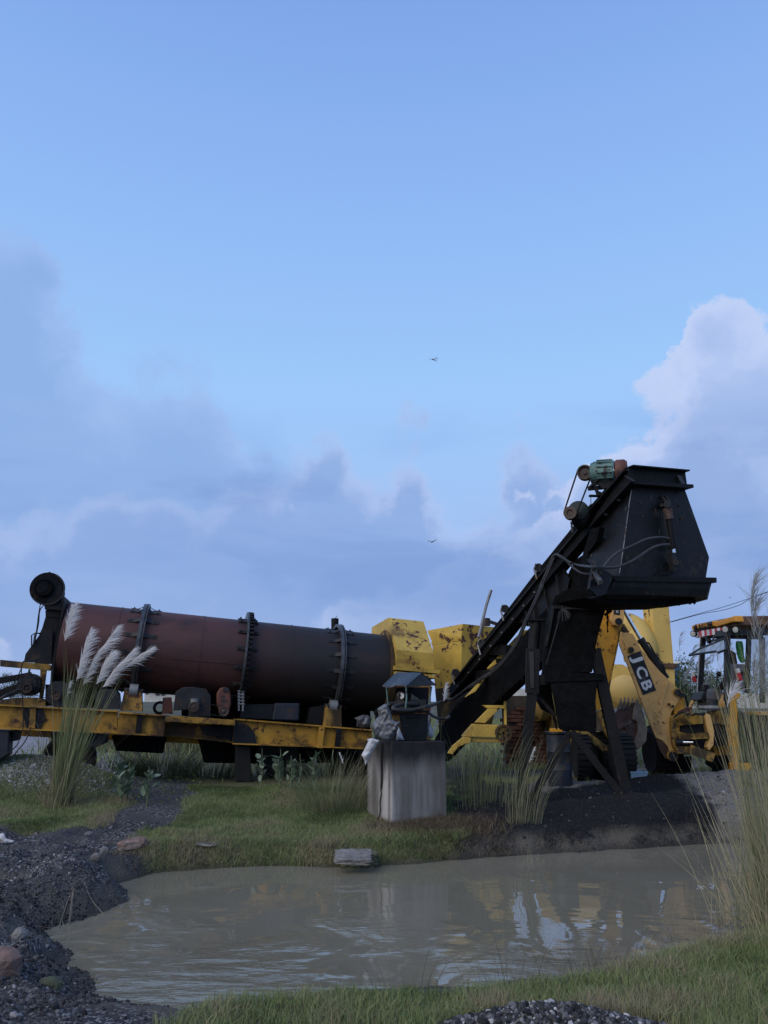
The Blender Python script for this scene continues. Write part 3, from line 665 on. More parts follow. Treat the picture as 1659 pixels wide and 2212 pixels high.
# gear drive in the middle
PG = Plane(A0 + AN * .80, AN)
gb = plate(PG, [zd(480, 990), zd(548, 946), zd(640, 942), zd(770, 962), zd(815, 1030), zd(812, 1225), zd(604, 1228), zd(604, 1160), zd(456, 1168)], .32, 'gear_housing', 'darkgrey', plant, bevel=.012)
part('oil_pot', 'grey', gb, lambda b: b.cyl(PG(zd(662, 1110), .06), PG(zd(662, 1052), .06), .075, 18), smooth=True)
part('pulley', 'pulley', gb, lambda b: b.lathe(PG(zd(652, 1133), .14), AN, [(.09, -.05), (.09, .03), (.075, .035), (.07, .02), (.025, .02), (.025, .05), (.001, .05)], 30), smooth=True)
em = plate(PG, [zd(868, 1010), zd(905, 948), zd(960, 942), zd(1000, 985), zd(1008, 1100), zd(985, 1200), zd(905, 1210), zd(872, 1120)], .3, 'drive_motor', 'rustred', plant, bevel=.03)
part('motor_hood', 'darkgrey', em, lambda b: b.prism(PG.L([zd(935, 945), zd(985, 955), zd(990, 990), zd(930, 985)], .02), -AN * .3))
part('pulley', 'pulley', em, lambda b: b.lathe(PG(zd(937, 1175), .14), AN, [(.086, -.05), (.086, .03), (.075, .035), (.045, .025), (.02, .04), (.001, .04)], 30), smooth=True)
belt(PG(zd(652, 1133), .15), .085, PG(zd(937, 1175), .15), .08, AN, 'drive_belt', plant)
pb = part('drive_platform', 'yellow', plant, lambda b: (b.prism(PF.L([zd(390, 1212), zd(1042, 1255), zd(1042, 1305), zd(388, 1270)], .22), -AN * .02), b.prism([PF(zd(390, 1214), .20), PF(zd(1042, 1257), .20), PF(zd(1042, 1257), -.4), PF(zd(390, 1214), -.4)], Z * -.02)))
link = [PR(zd(1100, y), .05) for y in (985, 1015, 1045, 1075, 1105)]
lk0 = None
for k, c in enumerate(link):
    lk0 = part('chain_link', 'grey', plant, lambda b: (b.bar(c - AX * .035, c - AX * .035 - Z * .12, .012, .03), b.bar(c + AX * .035, c + AX * .035 - Z * .12, .012, .03), b.cyl(c - AX * .06, c + AX * .06, .016, 8)))
part('chain_cover', 'plate', plant, lambda b: b.prism(PR.L([zd(1105, 1110), zd(1659, 1098), zd(1640, 1260), zd(1090, 1235)], -.2), -AN * .4))
part('fuel_box', 'barrel', plant, lambda b: b.prism(PF.L([zh(0, 1075), zh(235, 1075), zh(225, 1240), zh(-30, 1240)], -.3), -AN * .4), bevel=.03)
plate(PR, [(392, 1498), (470, 1502), (520, 1512), (700, 1527), (800, 1532), (800, 1580), (640, 1568), (510, 1556), (392, 1546)], .5, 'underframe_dark_fill', 'crust', plant, off=-.75)  # dark fill added to close the bright gap between drum and chassis
plate(PR, [(98, 1478), (205, 1487), (250, 1492), (250, 1532), (98, 1524)], .4, 'underframe_dark_fill', 'crust', plant, off=-.8)
for pts in ([(428, 1596), (560, 1604), (556, 1650), (440, 1648)], [(575, 1606), (720, 1612), (716, 1648), (585, 1650)], [(735, 1612), (815, 1616), (815, 1650), (742, 1652)], [(240, 1588), (360, 1592), (352, 1628), (250, 1622)]):
    plate(PF, pts, .3, 'underfloor_dark_fill', 'crust', plant, off=-1.1, bevel=.03)  # black fill added for the dark machinery and shadow below the chassis
for u in (600, 765):
    cw = PF((u, 1632), -1.0)
    w = part('chassis_wheel', 'rubber', plant, lambda b: b.lathe(cw, AN, [(.2, -.12), (.36, -.13), (.40, -.09), (.40, .09), (.36, .13), (.2, .12)], 36), smooth=True)
    part('rim', 'crust', w, lambda b: b.lathe(cw, AN, [(.2, -.1), (.21, .1), (.08, .05), (.06, .12), (.001, .12)], 24), smooth=True)
# what stands under the chassis
for pts, m, nm, off in (([(-30, 1576), (20, 1578), (18, 1630), (-30, 1660)], 'barrel', 'chassis_leg', -.05), ([(26, 1576), (40, 1577), (36, 1600), (24, 1602)], 'darkgrey', 'chassis_leg', -.2),
                        ([zd(1052, 1490), zd(1190, 1500), zd(1196, 1850), zd(1048, 1845)], 'rubber', 'jack_leg', -.2), ([zl(480, 1725), zl(1015, 1740), zl(1010, 1830), zl(900, 1872), zl(560, 1840), zl(480, 1790)], 'barrel', 'underfloor_tank', -.35)):
    plate(PF, pts, .35, nm, m, plant, off=off, bevel=.02)
for u in (150,):
    c = PF((u, 1640), -.9)
    w = part('chassis_wheel', 'rubber', plant, lambda b: b.lathe(c, AN, [(.2, -.12), (.4, -.13), (.45, -.09), (.45, .09), (.4, .13), (.2, .12)], 36), smooth=True)
    part('rim', 'yellow', w, lambda b: b.lathe(c, AN, [(.2, -.1), (.21, .1), (.08, .05), (.06, .12), (.001, .12)], 24), smooth=True)
# yellow discharge hood over the drum's right end
TH0, TH1 = DL - .16, DL + .56
sec = [(-1.1, 1.0), (.30, 1.06), (.92, .40), (.92, .10)]    # outline seen along the drum: (towards camera, up)
def hs(t, s): return A0 + AX * t + AN * s[0] + Z * s[1]
hd = part('discharge_hood', 'yellow_clean', plant, lambda b: b.loft([[hs(t, s) for s in [(-1.25, .1), (-1.25, .6)] + sec] for t in (TH0, TH1)]))
part('hood_ridge', 'yellow_clean', hd, lambda b: [b.cyl(hs(TH0 + q, (-.35 + .3 * q, 1.04)) , hs(TH0 + q, (-.35 + .3 * q, 1.10)), .02, 6) for q in (.1, .5)])
part('hood_flange', 'yellow_clean', hd, lambda b: b.loft([[hs(t, s) for s in ((-1, .03), (-1, .10), (1.0, .10), (1.0, .03))] for t in (TH0 - .05, TH1 + .1)]))
part('hood_lower_flange', 'yellow_clean', hd, lambda b: b.loft([[hs(t, s) for s in ((-.99, -.06), (-.99, .0), (.985, .0), (.985, -.06))] for t in (TH0 - .04, TH1 + .08)]))
part('discharge_box', 'sootyellow', hd, lambda b: b.loft([[hs(t, s) for s in ((-.9, -1.35), (-.9, .09), (.9, .09), (.82, -1.35))] for t in (TH0 + .02, TH1 - .05)]))
part('seal_ring', 'sootyellow', hd, lambda b: b.ring(A0 + AX * (TH0 - .02), AX, RD + .10, RD + .005, .12, 64), smooth=True)
part('flue_pipe', 'black', plant, lambda b: (b.cyl(PB((723.5, 1420), -.6), PB((723.5, 1336), -.6), .078, 20), b.bar(PB((723, 1337), -.6), PB((728, 1330), -.6), .01, .01)), smooth=True)
for path in ([zle(420, 190), zle(380, 330), zle(385, 600), zle(400, 900), zle(415, 1250), zle(400, 1420)], [zle(375, 330), zle(300, 500), zle(210, 660), zle(190, 760)],
             [zle(550, 1360), zle(500, 1500), zle(420, 1650), zle(300, 1790), zle(215, 1920)], [zle(340, 1590), zle(300, 1680), zle(190, 1790), zle(0, 1910)], [zl(385, 500), zl(365, 620), zl(350, 740), zl(320, 900)], [zl(440, 505), zl(380, 570), zl(365, 700), zl(330, 870)]):
    part('cable', 'rubber', plant, lambda b: b.tube(arc([PF(q, .15) for q in path]), .009, 5))

# ------------------------------------------------------------------ yellow cold bin behind
PYB = Plane(P(1000, 1400, 16.6), (.55, -.83, 0)); PYL = Plane(P(1000, 1400, 16.6), (-.62, -.78, 0))
def corner_box(name, mat, parent, uleft, ucorn, uright, depth=1.4):
    """rim or wall seen corner-on: (top, bottom) survey points at left end, corner, right end"""
    a, b, c = [PYL(q) for q in uleft], [PYB(q) for q in ucorn], [PYB(q) for q in uright]
    back = Vector((.15, 1, 0)) * depth
    return MB().loft([[a[0], b[0], c[0], c[0] + back, a[0] + back], [a[1], b[1], c[1], c[1] + back, a[1] + back]]).build(name, mat, parent)
bin_ = thing('cold_feed_bin', 'open yellow steel bin with rusty rim standing beyond the conveyor', 'bin', tuple(PZ(1000, 1600, .2) * 1))
bin_.location = (bin_.location.x, PYB((1000, 1400)).y, .2); bin_['_o'] = tuple(bin_.location)
corner_box('bin_rim', 'yellow_bin', bin_, (zc(25, 615), zc(78, 742)), (zc(420, 540), zc(398, 690)), (zc(900, 592), zc(860, 745)))
corner_box('rim_ledge', 'yellow_bin', bin_, (zc(68, 742), zc(72, 772)), (zc(398, 688), zc(402, 722)), (zc(880, 742), zc(880, 775)), 1.45)
corner_box('bin_wall', 'yellow_bin', bin_, (zc(82, 772), zc(110, 1260)), (zc(408, 722), zc(400, 1220)), (zc(860, 775), zc(840, 1260)), 1.3)
corner_box('bin_cone', 'sootyellow', bin_, (zc(110, 1262), zc(160, 1780)), (zc(400, 1222), zc(390, 1800)), (zc(840, 1262), zc(700, 1780)), 1.2)
part('ladder_pipe', 'grey', bin_, lambda b: (b.tube([PYB(zc(592, 690), .5), PYB(zc(633, 520), .5), PYB(zc(680, 330), .5), PYB(zc(732, 170), .5)], .032, 10)))
part('pipe_stub', 'pulley', bin_, lambda b: (b.bar(PYB(zc(680, 505), .35), PYB(zc(790, 542), .35), .06, .06), b.cyl(PYB(zc(676, 480), .35), PYB(zc(676, 560), .35), .09, 12)))

# ------------------------------------------------------------------ slat conveyor with the gob hopper at its head
HV = Vector((.4, -.9165, 0)); NS = Vector((-.9165, -.4, 0)); S0 = P(1366, 1047, 10.9)
SPL = Plane(S0, NS); EP = Plane(S0, HV)
conv = thing('slat_conveyor', 'soot black inclined conveyor carrying a steel loading hopper on splayed legs', 'conveyor', tuple(P(1240, 1715, 12.2)))
def rail(l1, l2, name, off=0.0):
    w = part(name, 'black', conv, lambda b: b.prism(SPL.L(l1, off - .07) + SPL.L(l2[::-1], off - .07), -NS * .015))
    for k, ln in enumerate((l1, l2)):
        pts = SPL.L(ln, off)
        part('flange', 'darkgrey' if k == 0 else 'black', w, lambda b: [b.bar(p - NS * .045, q - NS * .045, .09, .016, (q - p).cross(NS)) for p, q in zip(pts[:-1], pts[1:])])
    return w
L1 = [(1330, 1044), (1166, 1242), (977, 1474)]; L2 = [(1345, 1062), (1189, 1244), (970, 1506)]
rail(L1, L2, 'side_channel')
part('slat_bed', 'crust', conv, lambda b: b.prism(SPL.L([(1320, 1040), (1233, 1143), (1152, 1243), (966, 1488), (972, 1498), (1166, 1248), (1330, 1050)], -.09), -NS * .42))
low = [(1196, 1296), (1148, 1352), (1100, 1405), (1006, 1506), (962, 1556), (935, 1604), (950, 1645), (968, 1628), (1002, 1590), (1040, 1546), (1062, 1524), (1100, 1489), (1143, 1450), (1182, 1420)]
part('return_casing', 'crust', conv, lambda b: b.prism(SPL.L(low, -.10), -NS * .22))
rr = random.Random(3)
dr = MB()
for k in range(70):                                       # ragged drips of bitumen along the lower edge
    t = k / 69; i = min(int(t * 4), 3); seg = [(1002, 1590), (1040, 1546), (1100, 1489), (1143, 1450), (1182, 1420)]; f = t * 4 - i
    u, v = [seg[i][j] * (1 - f) + seg[i + 1][j] * f for j in (0, 1)]
    p = SPL((u, v), -.1 - rr.uniform(.01, .2)); L_ = rr.uniform(.02, .09); r0 = rr.uniform(.012, .035)
    dr.tube([p + Z * .03, p - Z * L_ * .5 + NS * rr.uniform(-.01, .01), p - Z * L_], [r0, r0 * .7, .003], 5)
tag(dr.build('bitumen_drips', 'crust', conv), kind='stuff')
for a, c in (((1060, 1390), (1130, 1400)), ((1010, 1452), (1075, 1455)), ((1118, 1330), (1160, 1345)), ((1033, 1420), (1100, 1425))):
    part('hanger', 'black', conv, lambda b: b.prism(SPL.L([a, (a[0] + 16, a[1]), c, (c[0] - 22, c[1] + 8)], -.2), -NS * .06))
for q in ((790, 830), (620, 1100)):
    part('return_box', 'black', conv, lambda b: b.prism(SPL.L([zc(q[0] - 60, q[1] - 40), zc(q[0] + 90, q[1] - 50), zc(q[0] + 110, q[1] + 50), zc(q[0] - 70, q[1] + 55)], -.12), -NS * .1))
for q in ((1163, 1226), (1091, 1315), (1041, 1389), (985, 1453)):
    rb = part('return_roller', 'darkgrey', conv, lambda b: b.cyl(SPL(q, -.05), SPL(q, -.40), .075, 18), smooth=True)
    part('roller_bracket', 'grey', rb, lambda b: b.tube([SPL((q[0] - 5, q[1] - 8), .0), SPL((q[0] - 9, q[1] + 4), .0), SPL((q[0] - 3, q[1] + 26), .0)], .018, 6))
for k in range(9):
    t = k / 8; u, v = 1178 - 190 * t, 1250 + 232 * t
    part('bolt', 'grey', conv, lambda b: b.cyl(SPL((u, v), -.06), SPL((u, v), -.035), .016, 6))
# stiffened side plates near the head
plate(SPL, [(1189, 1250), (1215, 1228), (1230, 1250), (1222, 1290), (1198, 1305), (1172, 1352), (1150, 1340), (1120, 1345), (1140, 1310)], .04, 'head_side_plate', 'plate', conv, off=-.1)
for a, c in (((1176, 1268), (1188, 1330)), ((1202, 1240), (1212, 1300)), ((1152, 1300), (1158, 1340)), ((1135, 1318), (1146, 1352))):
    part('stiffener', 'darkgrey', conv, lambda b: b.bar(SPL(a, -.07), SPL(c, -.07), .015, .05, NS))
# hopper
a_, b_, c_, d_, e_, m_ = [EP(q) for q in (zt(890, 290), zt(1330, 330), zt(1530, 890), zt(1500, 1078), zt(780, 1064), zt(815, 830))]
q1 = Plane(a_, NS)(zt(545, 655)); q2 = Plane(m_, NS)(zt(480, 870)); q3 = Plane(e_, NS)(zt(565, 985))
wd = Vector((.9165, .4, 0))
hop = MB().loft([[a_, b_, q1 + wd * (b_ - a_).length, q1], [m_, c_, q2 + wd * (c_ - m_).length, q2], [e_, d_, q3 + wd * (d_ - e_).length, q3]]).build('hopper', 'plate', conv, bevel=.01)
part('weld_seam', 'grey', hop, lambda b: b.tube([EP(zt(889, 300), .004), EP(zt(868, 420), .004), EP(zt(838, 650), .004), EP(zt(814, 830), .004), EP(zt(785, 1020), .004)], .007, 5))
for x, y in ((950, 325), (1268, 345), (960, 438), (1283, 460), (972, 550), (1297, 570)):
    part('bolt', 'darkgrey', hop, lambda b: b.cyl(EP(zt(x, y), -.005), EP(zt(x, y), .02), .018, 6))
def ch(p, q, name, parent, wide, tall, mat='black'):
    m = part(name, mat, parent, lambda b: (b.bar(p, q, .02, tall), b.bar(p + Z * tall / 2 + wd.cross(Z) * wide / 2 * 0, q + Z * tall / 2, wide, .02), b.bar(p - Z * tall / 2, q - Z * tall / 2, wide, .02)))
    return m
ch(EP(zt(865, 215), .06), EP(zt(1335, 253), .06), 'hopper_top_channel', hop, .20, .27)
part('hopper_top_lip', 'black', hop, lambda b: b.bar(EP(zt(875, 278), .08), EP(zt(1378, 305), .08), .10, .05))
part('hopper_side_channel', 'black', hop, lambda b: [b.prism(SPL.L([zt(840, 170), zt(912, 262), zt(850, 300), zt(560, 640), zt(540, 610), zt(745, 300)], .05), -NS * .03), b.bar(SPL(zt(848, 172), .06), SPL(zt(560, 505), .06), .14, .025, (0, 0, 1)), b.bar(SPL(zt(905, 268), .08), SPL(zt(572, 636), .08), .16, .022, (0, 0, 1))])
plate(EP, [zt(1285, 208), zt(1335, 210), zt(1300, 262), zt(1292, 262)], .25, 'channel_end', 'black', hop, off=.14)
for a, c in (((840, 215), (912, 262)), ((1280, 215), (1320, 285)), ((770, 380), (785, 425)), ((660, 500), (680, 545))):
    part('stiffener', 'darkgrey', hop, lambda b: b.bar(SPL(zt(*a), .1), SPL(zt(*c), .1), .015, .06, NS))
# tarry build-up where the belt meets the hopper
lump_pts = [zt(545, 655), zt(620, 640), zt(590, 760), zt(520, 860), zt(530, 950), zt(560, 1000), zt(470, 980), zt(455, 950), zt(480, 860), zt(510, 760)]
part('bitumen_crust', 'crust', hop, lambda b: b.prism(Plane(q2, NS).L(lump_pts, .03), -NS * .1))
part('crust_apron', 'crust', hop, lambda b: b.prism(SPL.L([zt(480, 870), zt(565, 985), zt(760, 1045), zt(740, 1200), zt(600, 1270), zt(330, 1260), zt(285, 1240), zt(320, 1120), zt(370, 1000), zt(420, 910)], -.16), -NS * .5))
# bottom gate
gate = part('gate_lip_beam', 'black', hop, lambda b: b.prism(EP.L([zt(728, 1042), zt(1590, 1058), zt(1590, 1100), zt(752, 1086)], .10), -HV * .1))
part('gate_trough', 'plate', hop, lambda b: b.loft([[EP(zt(735, 1085), .06), EP(zt(720, 1130), .05), EP(zt(672, 1195), .02), EP(zt(700, 1260), -.2), EP(zt(760, 1290), -.4), EP(zt(735, 1085), -1.0)],
                                                   [EP(zt(1549, 1100), .06), EP(zt(1530, 1150), .05), EP(zt(1505, 1215), .02), EP(zt(1515, 1240), -.2), EP(zt(1420, 1265), -.4), EP(zt(1549, 1100), -1.0)]]))
plate(EP, [zt(735, 1040), zt(640, 985), zt(560, 990), zt(535, 1150), zt(600, 1210), zt(672, 1195)], .05, 'gate_end_plate', 'plate', hop, off=.09)
part('clamp_bar', 'grey', hop, lambda b: b.prism(EP.L([zt(560, 985), zt(582, 972), zt(648, 1095), zt(620, 1115)], .2), -HV * .04))
for x, y in ((572, 992), (630, 1095), (545, 1060), (628, 1015)):
    part('bolt', 'darkgrey', hop, lambda b: b.cyl(EP(zt(x, y), .10), EP(zt(x, y), .24), .028, 8))
part('trough_underside', 'crust', hop, lambda b: b.prism(EP.L([zt(500, 1225), zt(560, 1230), zt(690, 1190), zt(1290, 1240), zt(1420, 1240), zt(1418, 1268), zt(1290, 1272), zt(1280, 1284), zt(860, 1288), zt(620, 1260)], -.15), -HV * .7))
dr = MB()
for k in range(46):
    x = 640 + 800 * rr.random(); y = 1278 - (12 if x > 1290 else 0) - (22 if x > 1415 else 0)
    p = EP(zt(x, y), -.16 - rr.random() * .3); L_ = rr.uniform(.008, .035); r0 = rr.uniform(.02, .06)
    dr.tube([p + Z * .05, p - Z * L_ * .4, p - Z * L_], [r0, r0 * .7, .004], 5)
tag(dr.build('bitumen_drips', 'crust', hop), kind='stuff')
part('lever_gusset', 'black', hop, lambda b: b.prism(EP.L([zt(1225, 925), zt(1235, 1030), zt(1080, 1050)], .05), -HV * .03))
# gate cylinder
cyl_ = part('gate_cylinder', 'black', conv, lambda b: (b.cyl(EP(zt(1182, 480), .12), EP(zt(1228, 815), .12), .055, 20), b.cyl(EP(zt(1210, 735), .12), EP(zt(1228, 820), .12), .07, 20)), smooth=True)
part('cylinder_sleeve', 'bucket', cyl_, lambda b: b.cyl(EP(zt(1181, 485), .12), EP(zt(1195, 575), .12), .066, 20), smooth=True)
part('cylinder_rod', 'chrome', cyl_, lambda b: b.cyl(EP(zt(1228, 815), .12), EP(zt(1234, 855), .12), .03, 16), smooth=True)
part('rod_clevis', 'darkgrey', cyl_, lambda b: (b.prism(EP.L([zt(1215, 850), zt(1248, 850), zt(1278, 985), zt(1240, 1000)], .17), -HV * .1), b.cyl(EP(zt(1250, 930), .02), EP(zt(1250, 930), .22), .045, 12)))
part('top_clevis', 'darkgrey', cyl_, lambda b: (b.tube([EP(zt(1132, 378), .02), EP(zt(1172, 440), .10)], .02, 6), b.tube([EP(zt(1162, 376), .02), EP(zt(1200, 440), .10)], .02, 6), b.cyl(EP(zt(1180, 450), .02), EP(zt(1180, 450), .2), .05, 12), b.cyl(EP(zt(1135, 456), .0), EP(zt(1135, 456), .1), .03, 8)))
part('cylinder_pipe', 'rubber', cyl_, lambda b: b.tube([EP(zt(1150, 520), .15), EP(zt(1168, 640), .15), EP(zt(1190, 740), .15)], .014, 6))
hp = lambda seq, off, pl=EP: [pl(zt(*q), off) for q in seq]
part('hydraulic_hose', 'hose', conv, lambda b: b.tube(arc(hp([(1195, 735), (1120, 725), (1010, 740), (900, 790), (790, 840), (720, 890), (650, 970)], .2)), .020, 8), smooth=True)
part('hydraulic_hose', 'hose', conv, lambda b: b.tube(arc(hp([(1195, 785), (1120, 790), (1040, 820), (940, 890), (850, 940), (760, 970), (660, 975), (540, 968)], .22) + hp([(440, 955), (370, 930), (310, 890), (262, 866), (235, 880)], .12, SPL)), .020, 8), smooth=True)
part('hydraulic_hose', 'hose', conv, lambda b: b.tube(arc(hp([(540, 1030), (470, 1020), (400, 975), (330, 910), (270, 875)], .1, SPL)), .018, 8), smooth=True)
for k, dx in enumerate((0, 14)):
    part('trailing_hose', 'hose', conv, lambda b: b.tube(arc([SPL(zt(235 + dx, 880), .10), SPL(zt(190 + dx, 990), .1), SPL(zt(130 + dx, 1130), .1)] + [SPL(zc(q[0] + dx, q[1] + dx * .4), .12) for q in ((1290, 120), (1200, 320), (1090, 560), (1000, 760), (880, 930), (750, 1060), (600, 1160), (480, 1240))]), .026 - .006 * k, 8), smooth=True)
# head motor on its bracket, with belts
MD = Plane(SPL(zt(660, 180)), (-.35, -.94, 0))
def mp(x, y, o=0.0): return MD(zt(x, y), o)
maxis = (mp(780, 180) - mp(540, 195)).normalized()
mot = part('head_motor', 'green', conv, lambda b: (b.lathe(mp(548, 196), maxis, [(.06, -.03), (.16, 0), (.185, .06), (.19, .34), (.17, .36)], 26), b.box(mp(620, 145, .03), .0, .0, .0)), smooth=True)
fins = MB()
for k in range(14):
    ang = 2 * math.pi * k / 14; rad = Z * math.cos(ang) + maxis.cross(Z).normalized() * math.sin(ang)
    p = mp(548, 196) + rad * .185
    fins.bar(p + maxis * .10, p + maxis * .33, .012, .05, rad)
fins.build('cooling_fins', 'green', mot)
part('terminal_box', 'black', mot, lambda b: (b.prism([mp(548, 108, .06), mp(610, 96, .06), mp(620, 150, .06), mp(558, 150, .06)], -MD.n * .12), b.prism([mp(615, 112, .16), mp(690, 120, .16), mp(700, 170, .16), mp(625, 178, .16)], -MD.n * .08)))
part('rating_plate', 'letter', mot, lambda b: b.prism([mp(690, 130, .18), mp(730, 135, .18), mp(742, 172, .18), mp(700, 168, .18)], -MD.n * .02))
part('fan_cover', 'rustred', mot, lambda b: b.lathe(mp(548, 196) + maxis * .37, maxis, [(.18, 0), (.19, .02), (.19, .13), (.16, .17), (.05, .18)], 26), smooth=True)
part('motor_feet', 'black', mot, lambda b: b.prism([mp(560, 222, .08), mp(790, 216, .08), mp(800, 240, .08), mp(585, 252, .08)], -MD.n * .3))
pul1 = mp(497, 190, .05)
part('motor_pulley', 'pulley', mot, lambda b: (b.lathe(pul1, MD.n, [(.118, -.06), (.118, -.02), (.10, 0), (.118, .02), (.118, .06), (.095, .06), (.08, .02), (.03, .02), (.03, .05), (.001, .05)], 30), b.cyl(pul1, mp(545, 194), .03, 12)), smooth=True)
pul2 = mp(376, 526, .05)
gx_ = part('head_gearbox', 'gearcase', conv, lambda b: b.lathe(mp(450, 520, -.25), MD.n, [(.10, -.1), (.15, -.05), (.17, .04), (.16, .14), (.08, .20)], 20), smooth=True)
part('gearbox_crust', 'crust', gx_, lambda b: b.prism([mp(400, 440, -.1), mp(430, 415, -.1), mp(490, 425, -.1), mp(520, 470, -.1), mp(545, 550, -.1), mp(500, 620, -.1), mp(420, 640, -.1), mp(380, 600, -.1)], -MD.n * .3), bevel=.05)
part('gearbox_pulley', 'pulley', gx_, lambda b: (b.lathe(pul2, MD.n, [(.10, -.06), (.10, -.02), (.085, 0), (.10, .02), (.10, .06), (.05, .06), (.04, .04), (.001, .04)], 28), b.cyl(pul2, mp(430, 520, -.15), .03, 10)), smooth=True)
belt(pul1, .113, pul2, .095, MD.n, 'drive_belt', conv, .03); belt(pul1 + MD.n * .045, .113, pul2 + MD.n * .045, .095, MD.n, 'drive_belt', conv, .022)
plate(MD, [zt(375, 590), zt(390, 600), zt(400, 680), zt(385, 690)], .05, 'gearbox_strut', 'darkgrey', conv, off=.0)
part('motor_bracket', 'black', conv, lambda b: (b.bar(mp(525, 320, .1), mp(600, 250, .1), .06, .03), b.bar(mp(525, 320, .1), mp(760, 300, -.1), .05, .06), b.bar(mp(535, 380, .1), mp(690, 385, -.1), .05, .03), b.bar(mp(570, 270, .12), mp(610, 380, .1), .05, .04),
                                               b.prism([mp(580, 330, .05), mp(740, 385, .05), mp(735, 420, .05), mp(600, 375, .05)], -MD.n * .3), b.prism([mp(590, 255, .1), mp(800, 240, .1), mp(740, 310, .1), mp(640, 320, .1)], -MD.n * .04)))
part('bitumen_crust', 'crust', conv, lambda b: b.prism(SPL.L([zt(530, 460), zt(580, 430), zt(640, 405), zt(700, 420), zt(620, 500), zt(560, 580), zt(500, 640), zt(440, 660), zt(480, 560)], -.05), -NS * .35))
part('dangling_wire', 'rubber', conv, lambda b: b.tube([mp(545, 385, .1), mp(548, 440, .1), mp(540, 455, .1)], .006, 4))
# discharge chute below the head
LG = Plane(P(1240, 1500, 12.2), (-.12, -.99, 0)); CK = Plane(P(1240, 1450, 11.95), (-.12, -.99, 0))
chute = plate(CK, [zk(575, 90), zk(720, 10), zk(1110, 120), zk(1095, 240), zk(1040, 420), zk(1000, 590), zk(985, 700), zk(960, 880), zk(470, 880), zk(480, 640), zk(520, 320), zk(545, 160)], .7, 'discharge_chute', 'crust', conv)
plate(CK, [zk(470, 868), zk(1078, 900), zk(1078, 962), zk(470, 985)], .8, 'chute_collar', 'crust', conv, off=.06)
part('chute_sleeve', 'crust', conv, lambda b: b.loft([[CK(zk(512, 955), .03), CK(zk(1012, 955), .03), CK(zk(1012, 955), -.6), CK(zk(512, 955), -.6)], [CK(zk(560, 1180), .06), CK(zk(995, 1180), .08), CK(zk(995, 1180), -.6), CK(zk(560, 1180), -.6)],
                                                     [CK(zk(600, 1400), .02), CK(zk(1006, 1400), .03), CK(zk(1006, 1400), -.55), CK(zk(600, 1400), -.55)], [CK(zk(620, 1480), -.02), CK(zk(1000, 1505), 0), CK(zk(1000, 1505), -.5), CK(zk(620, 1480), -.5)]]))
part('chute_rim', 'black', chute, lambda b: (b.tube(arc([CK(zk(560, 190), .04), CK(zk(525, 400), .04), CK(zk(480, 610), .04)]), .03, 6), b.bar(CK(zk(560, 205), .05), CK(zk(1100, 225), .05), .04, .04)))
part('pull_wire', 'darkgrey', conv, lambda b: b.tube(arc([CK(zk(650, 190), .1), CK(zk(625, 290), .1), CK(zk(550, 560), .1), CK(zk(482, 800), .1)]), .009, 5))
kn = MB()
for k in range(9):
    a = rr.uniform(-2.6, .4); p = CK(zk(645, 225), .12); kn.tube(arc([p, p + Vector((math.cos(a) * .08, -.02, math.sin(a) * .06)), p + Vector((math.cos(a) * .13, -.03, math.sin(a) * .16 - .03))], 3), .009, 4)
kn.build('knotted_wire', 'darkgrey', conv)
part('hanging_chain', 'crust', conv, lambda b: b.tube([CK(zk(1120 + rr.uniform(-5, 5), y), .0) for y in range(240, 470, 12)], [rr.uniform(.006, .02) for _ in range(240, 470, 12)], 5))
part('chain_hook', 'crust', conv, lambda b: b.tube(arc([CK(zk(1060, 230), .02), CK(zk(1105, 225), .02), CK(zk(1155, 240), .02), CK(zk(1130, 258), .02), CK(zk(1090, 290), .02)]), .022, 6))
# legs and braces
part('leg_column', 'black', conv, lambda b: (b.cyl(LG(zk(345, 665), .1), LG(zk(372, 345), .1), .085, 20), b.box(LG(zk(372, 342), .1), .3, .24, .025)), smooth=True)
part('leg', 'black', conv, lambda b: (b.bar(LG(zk(340, 640), .1), LG(zk(332, 1100), .1), .2, .2), b.bar(LG(zk(332, 1100), .1), LG(zk(215, 2240), .1), .15, .15)))
plate(LG, [zk(302, 668), zk(352, 668), zk(356, 1050), zk(318, 1045)], .04, 'leg_splice_plate', 'darkgrey', conv, off=.22)
part('leg', 'black', conv, lambda b: b.bar(LG(zk(985, 640), .15), LG(zk(1300, 2100), .15), .17, .16))
part('brace', 'black', conv, lambda b: b.bar(LG(zk(745, 1500), .22), LG(zk(1330, 2250), .22), .14, .10))
part('brace', 'black', conv, lambda b: b.bar(LG(zk(735, 1500), .16), LG(zk(290, 2260), .16), .13, .10))
part('brace', 'black', conv, lambda b: b.bar(LG(zk(380, 1110), .05), LG(zk(580, 1340), .05), .05, .05))
plate(LG, [zk(380, 985), zk(520, 960), zk(600, 1480), zk(560, 1330), zk(440, 1270), zk(390, 1180)], .3, 'chute_side_flap', 'crust', conv, off=-.25)
part('cross_rail', 'black', conv, lambda b: b.bar(LG(zk(320, 965), .1), LG(zk(1080, 935), .1), .14, .15))

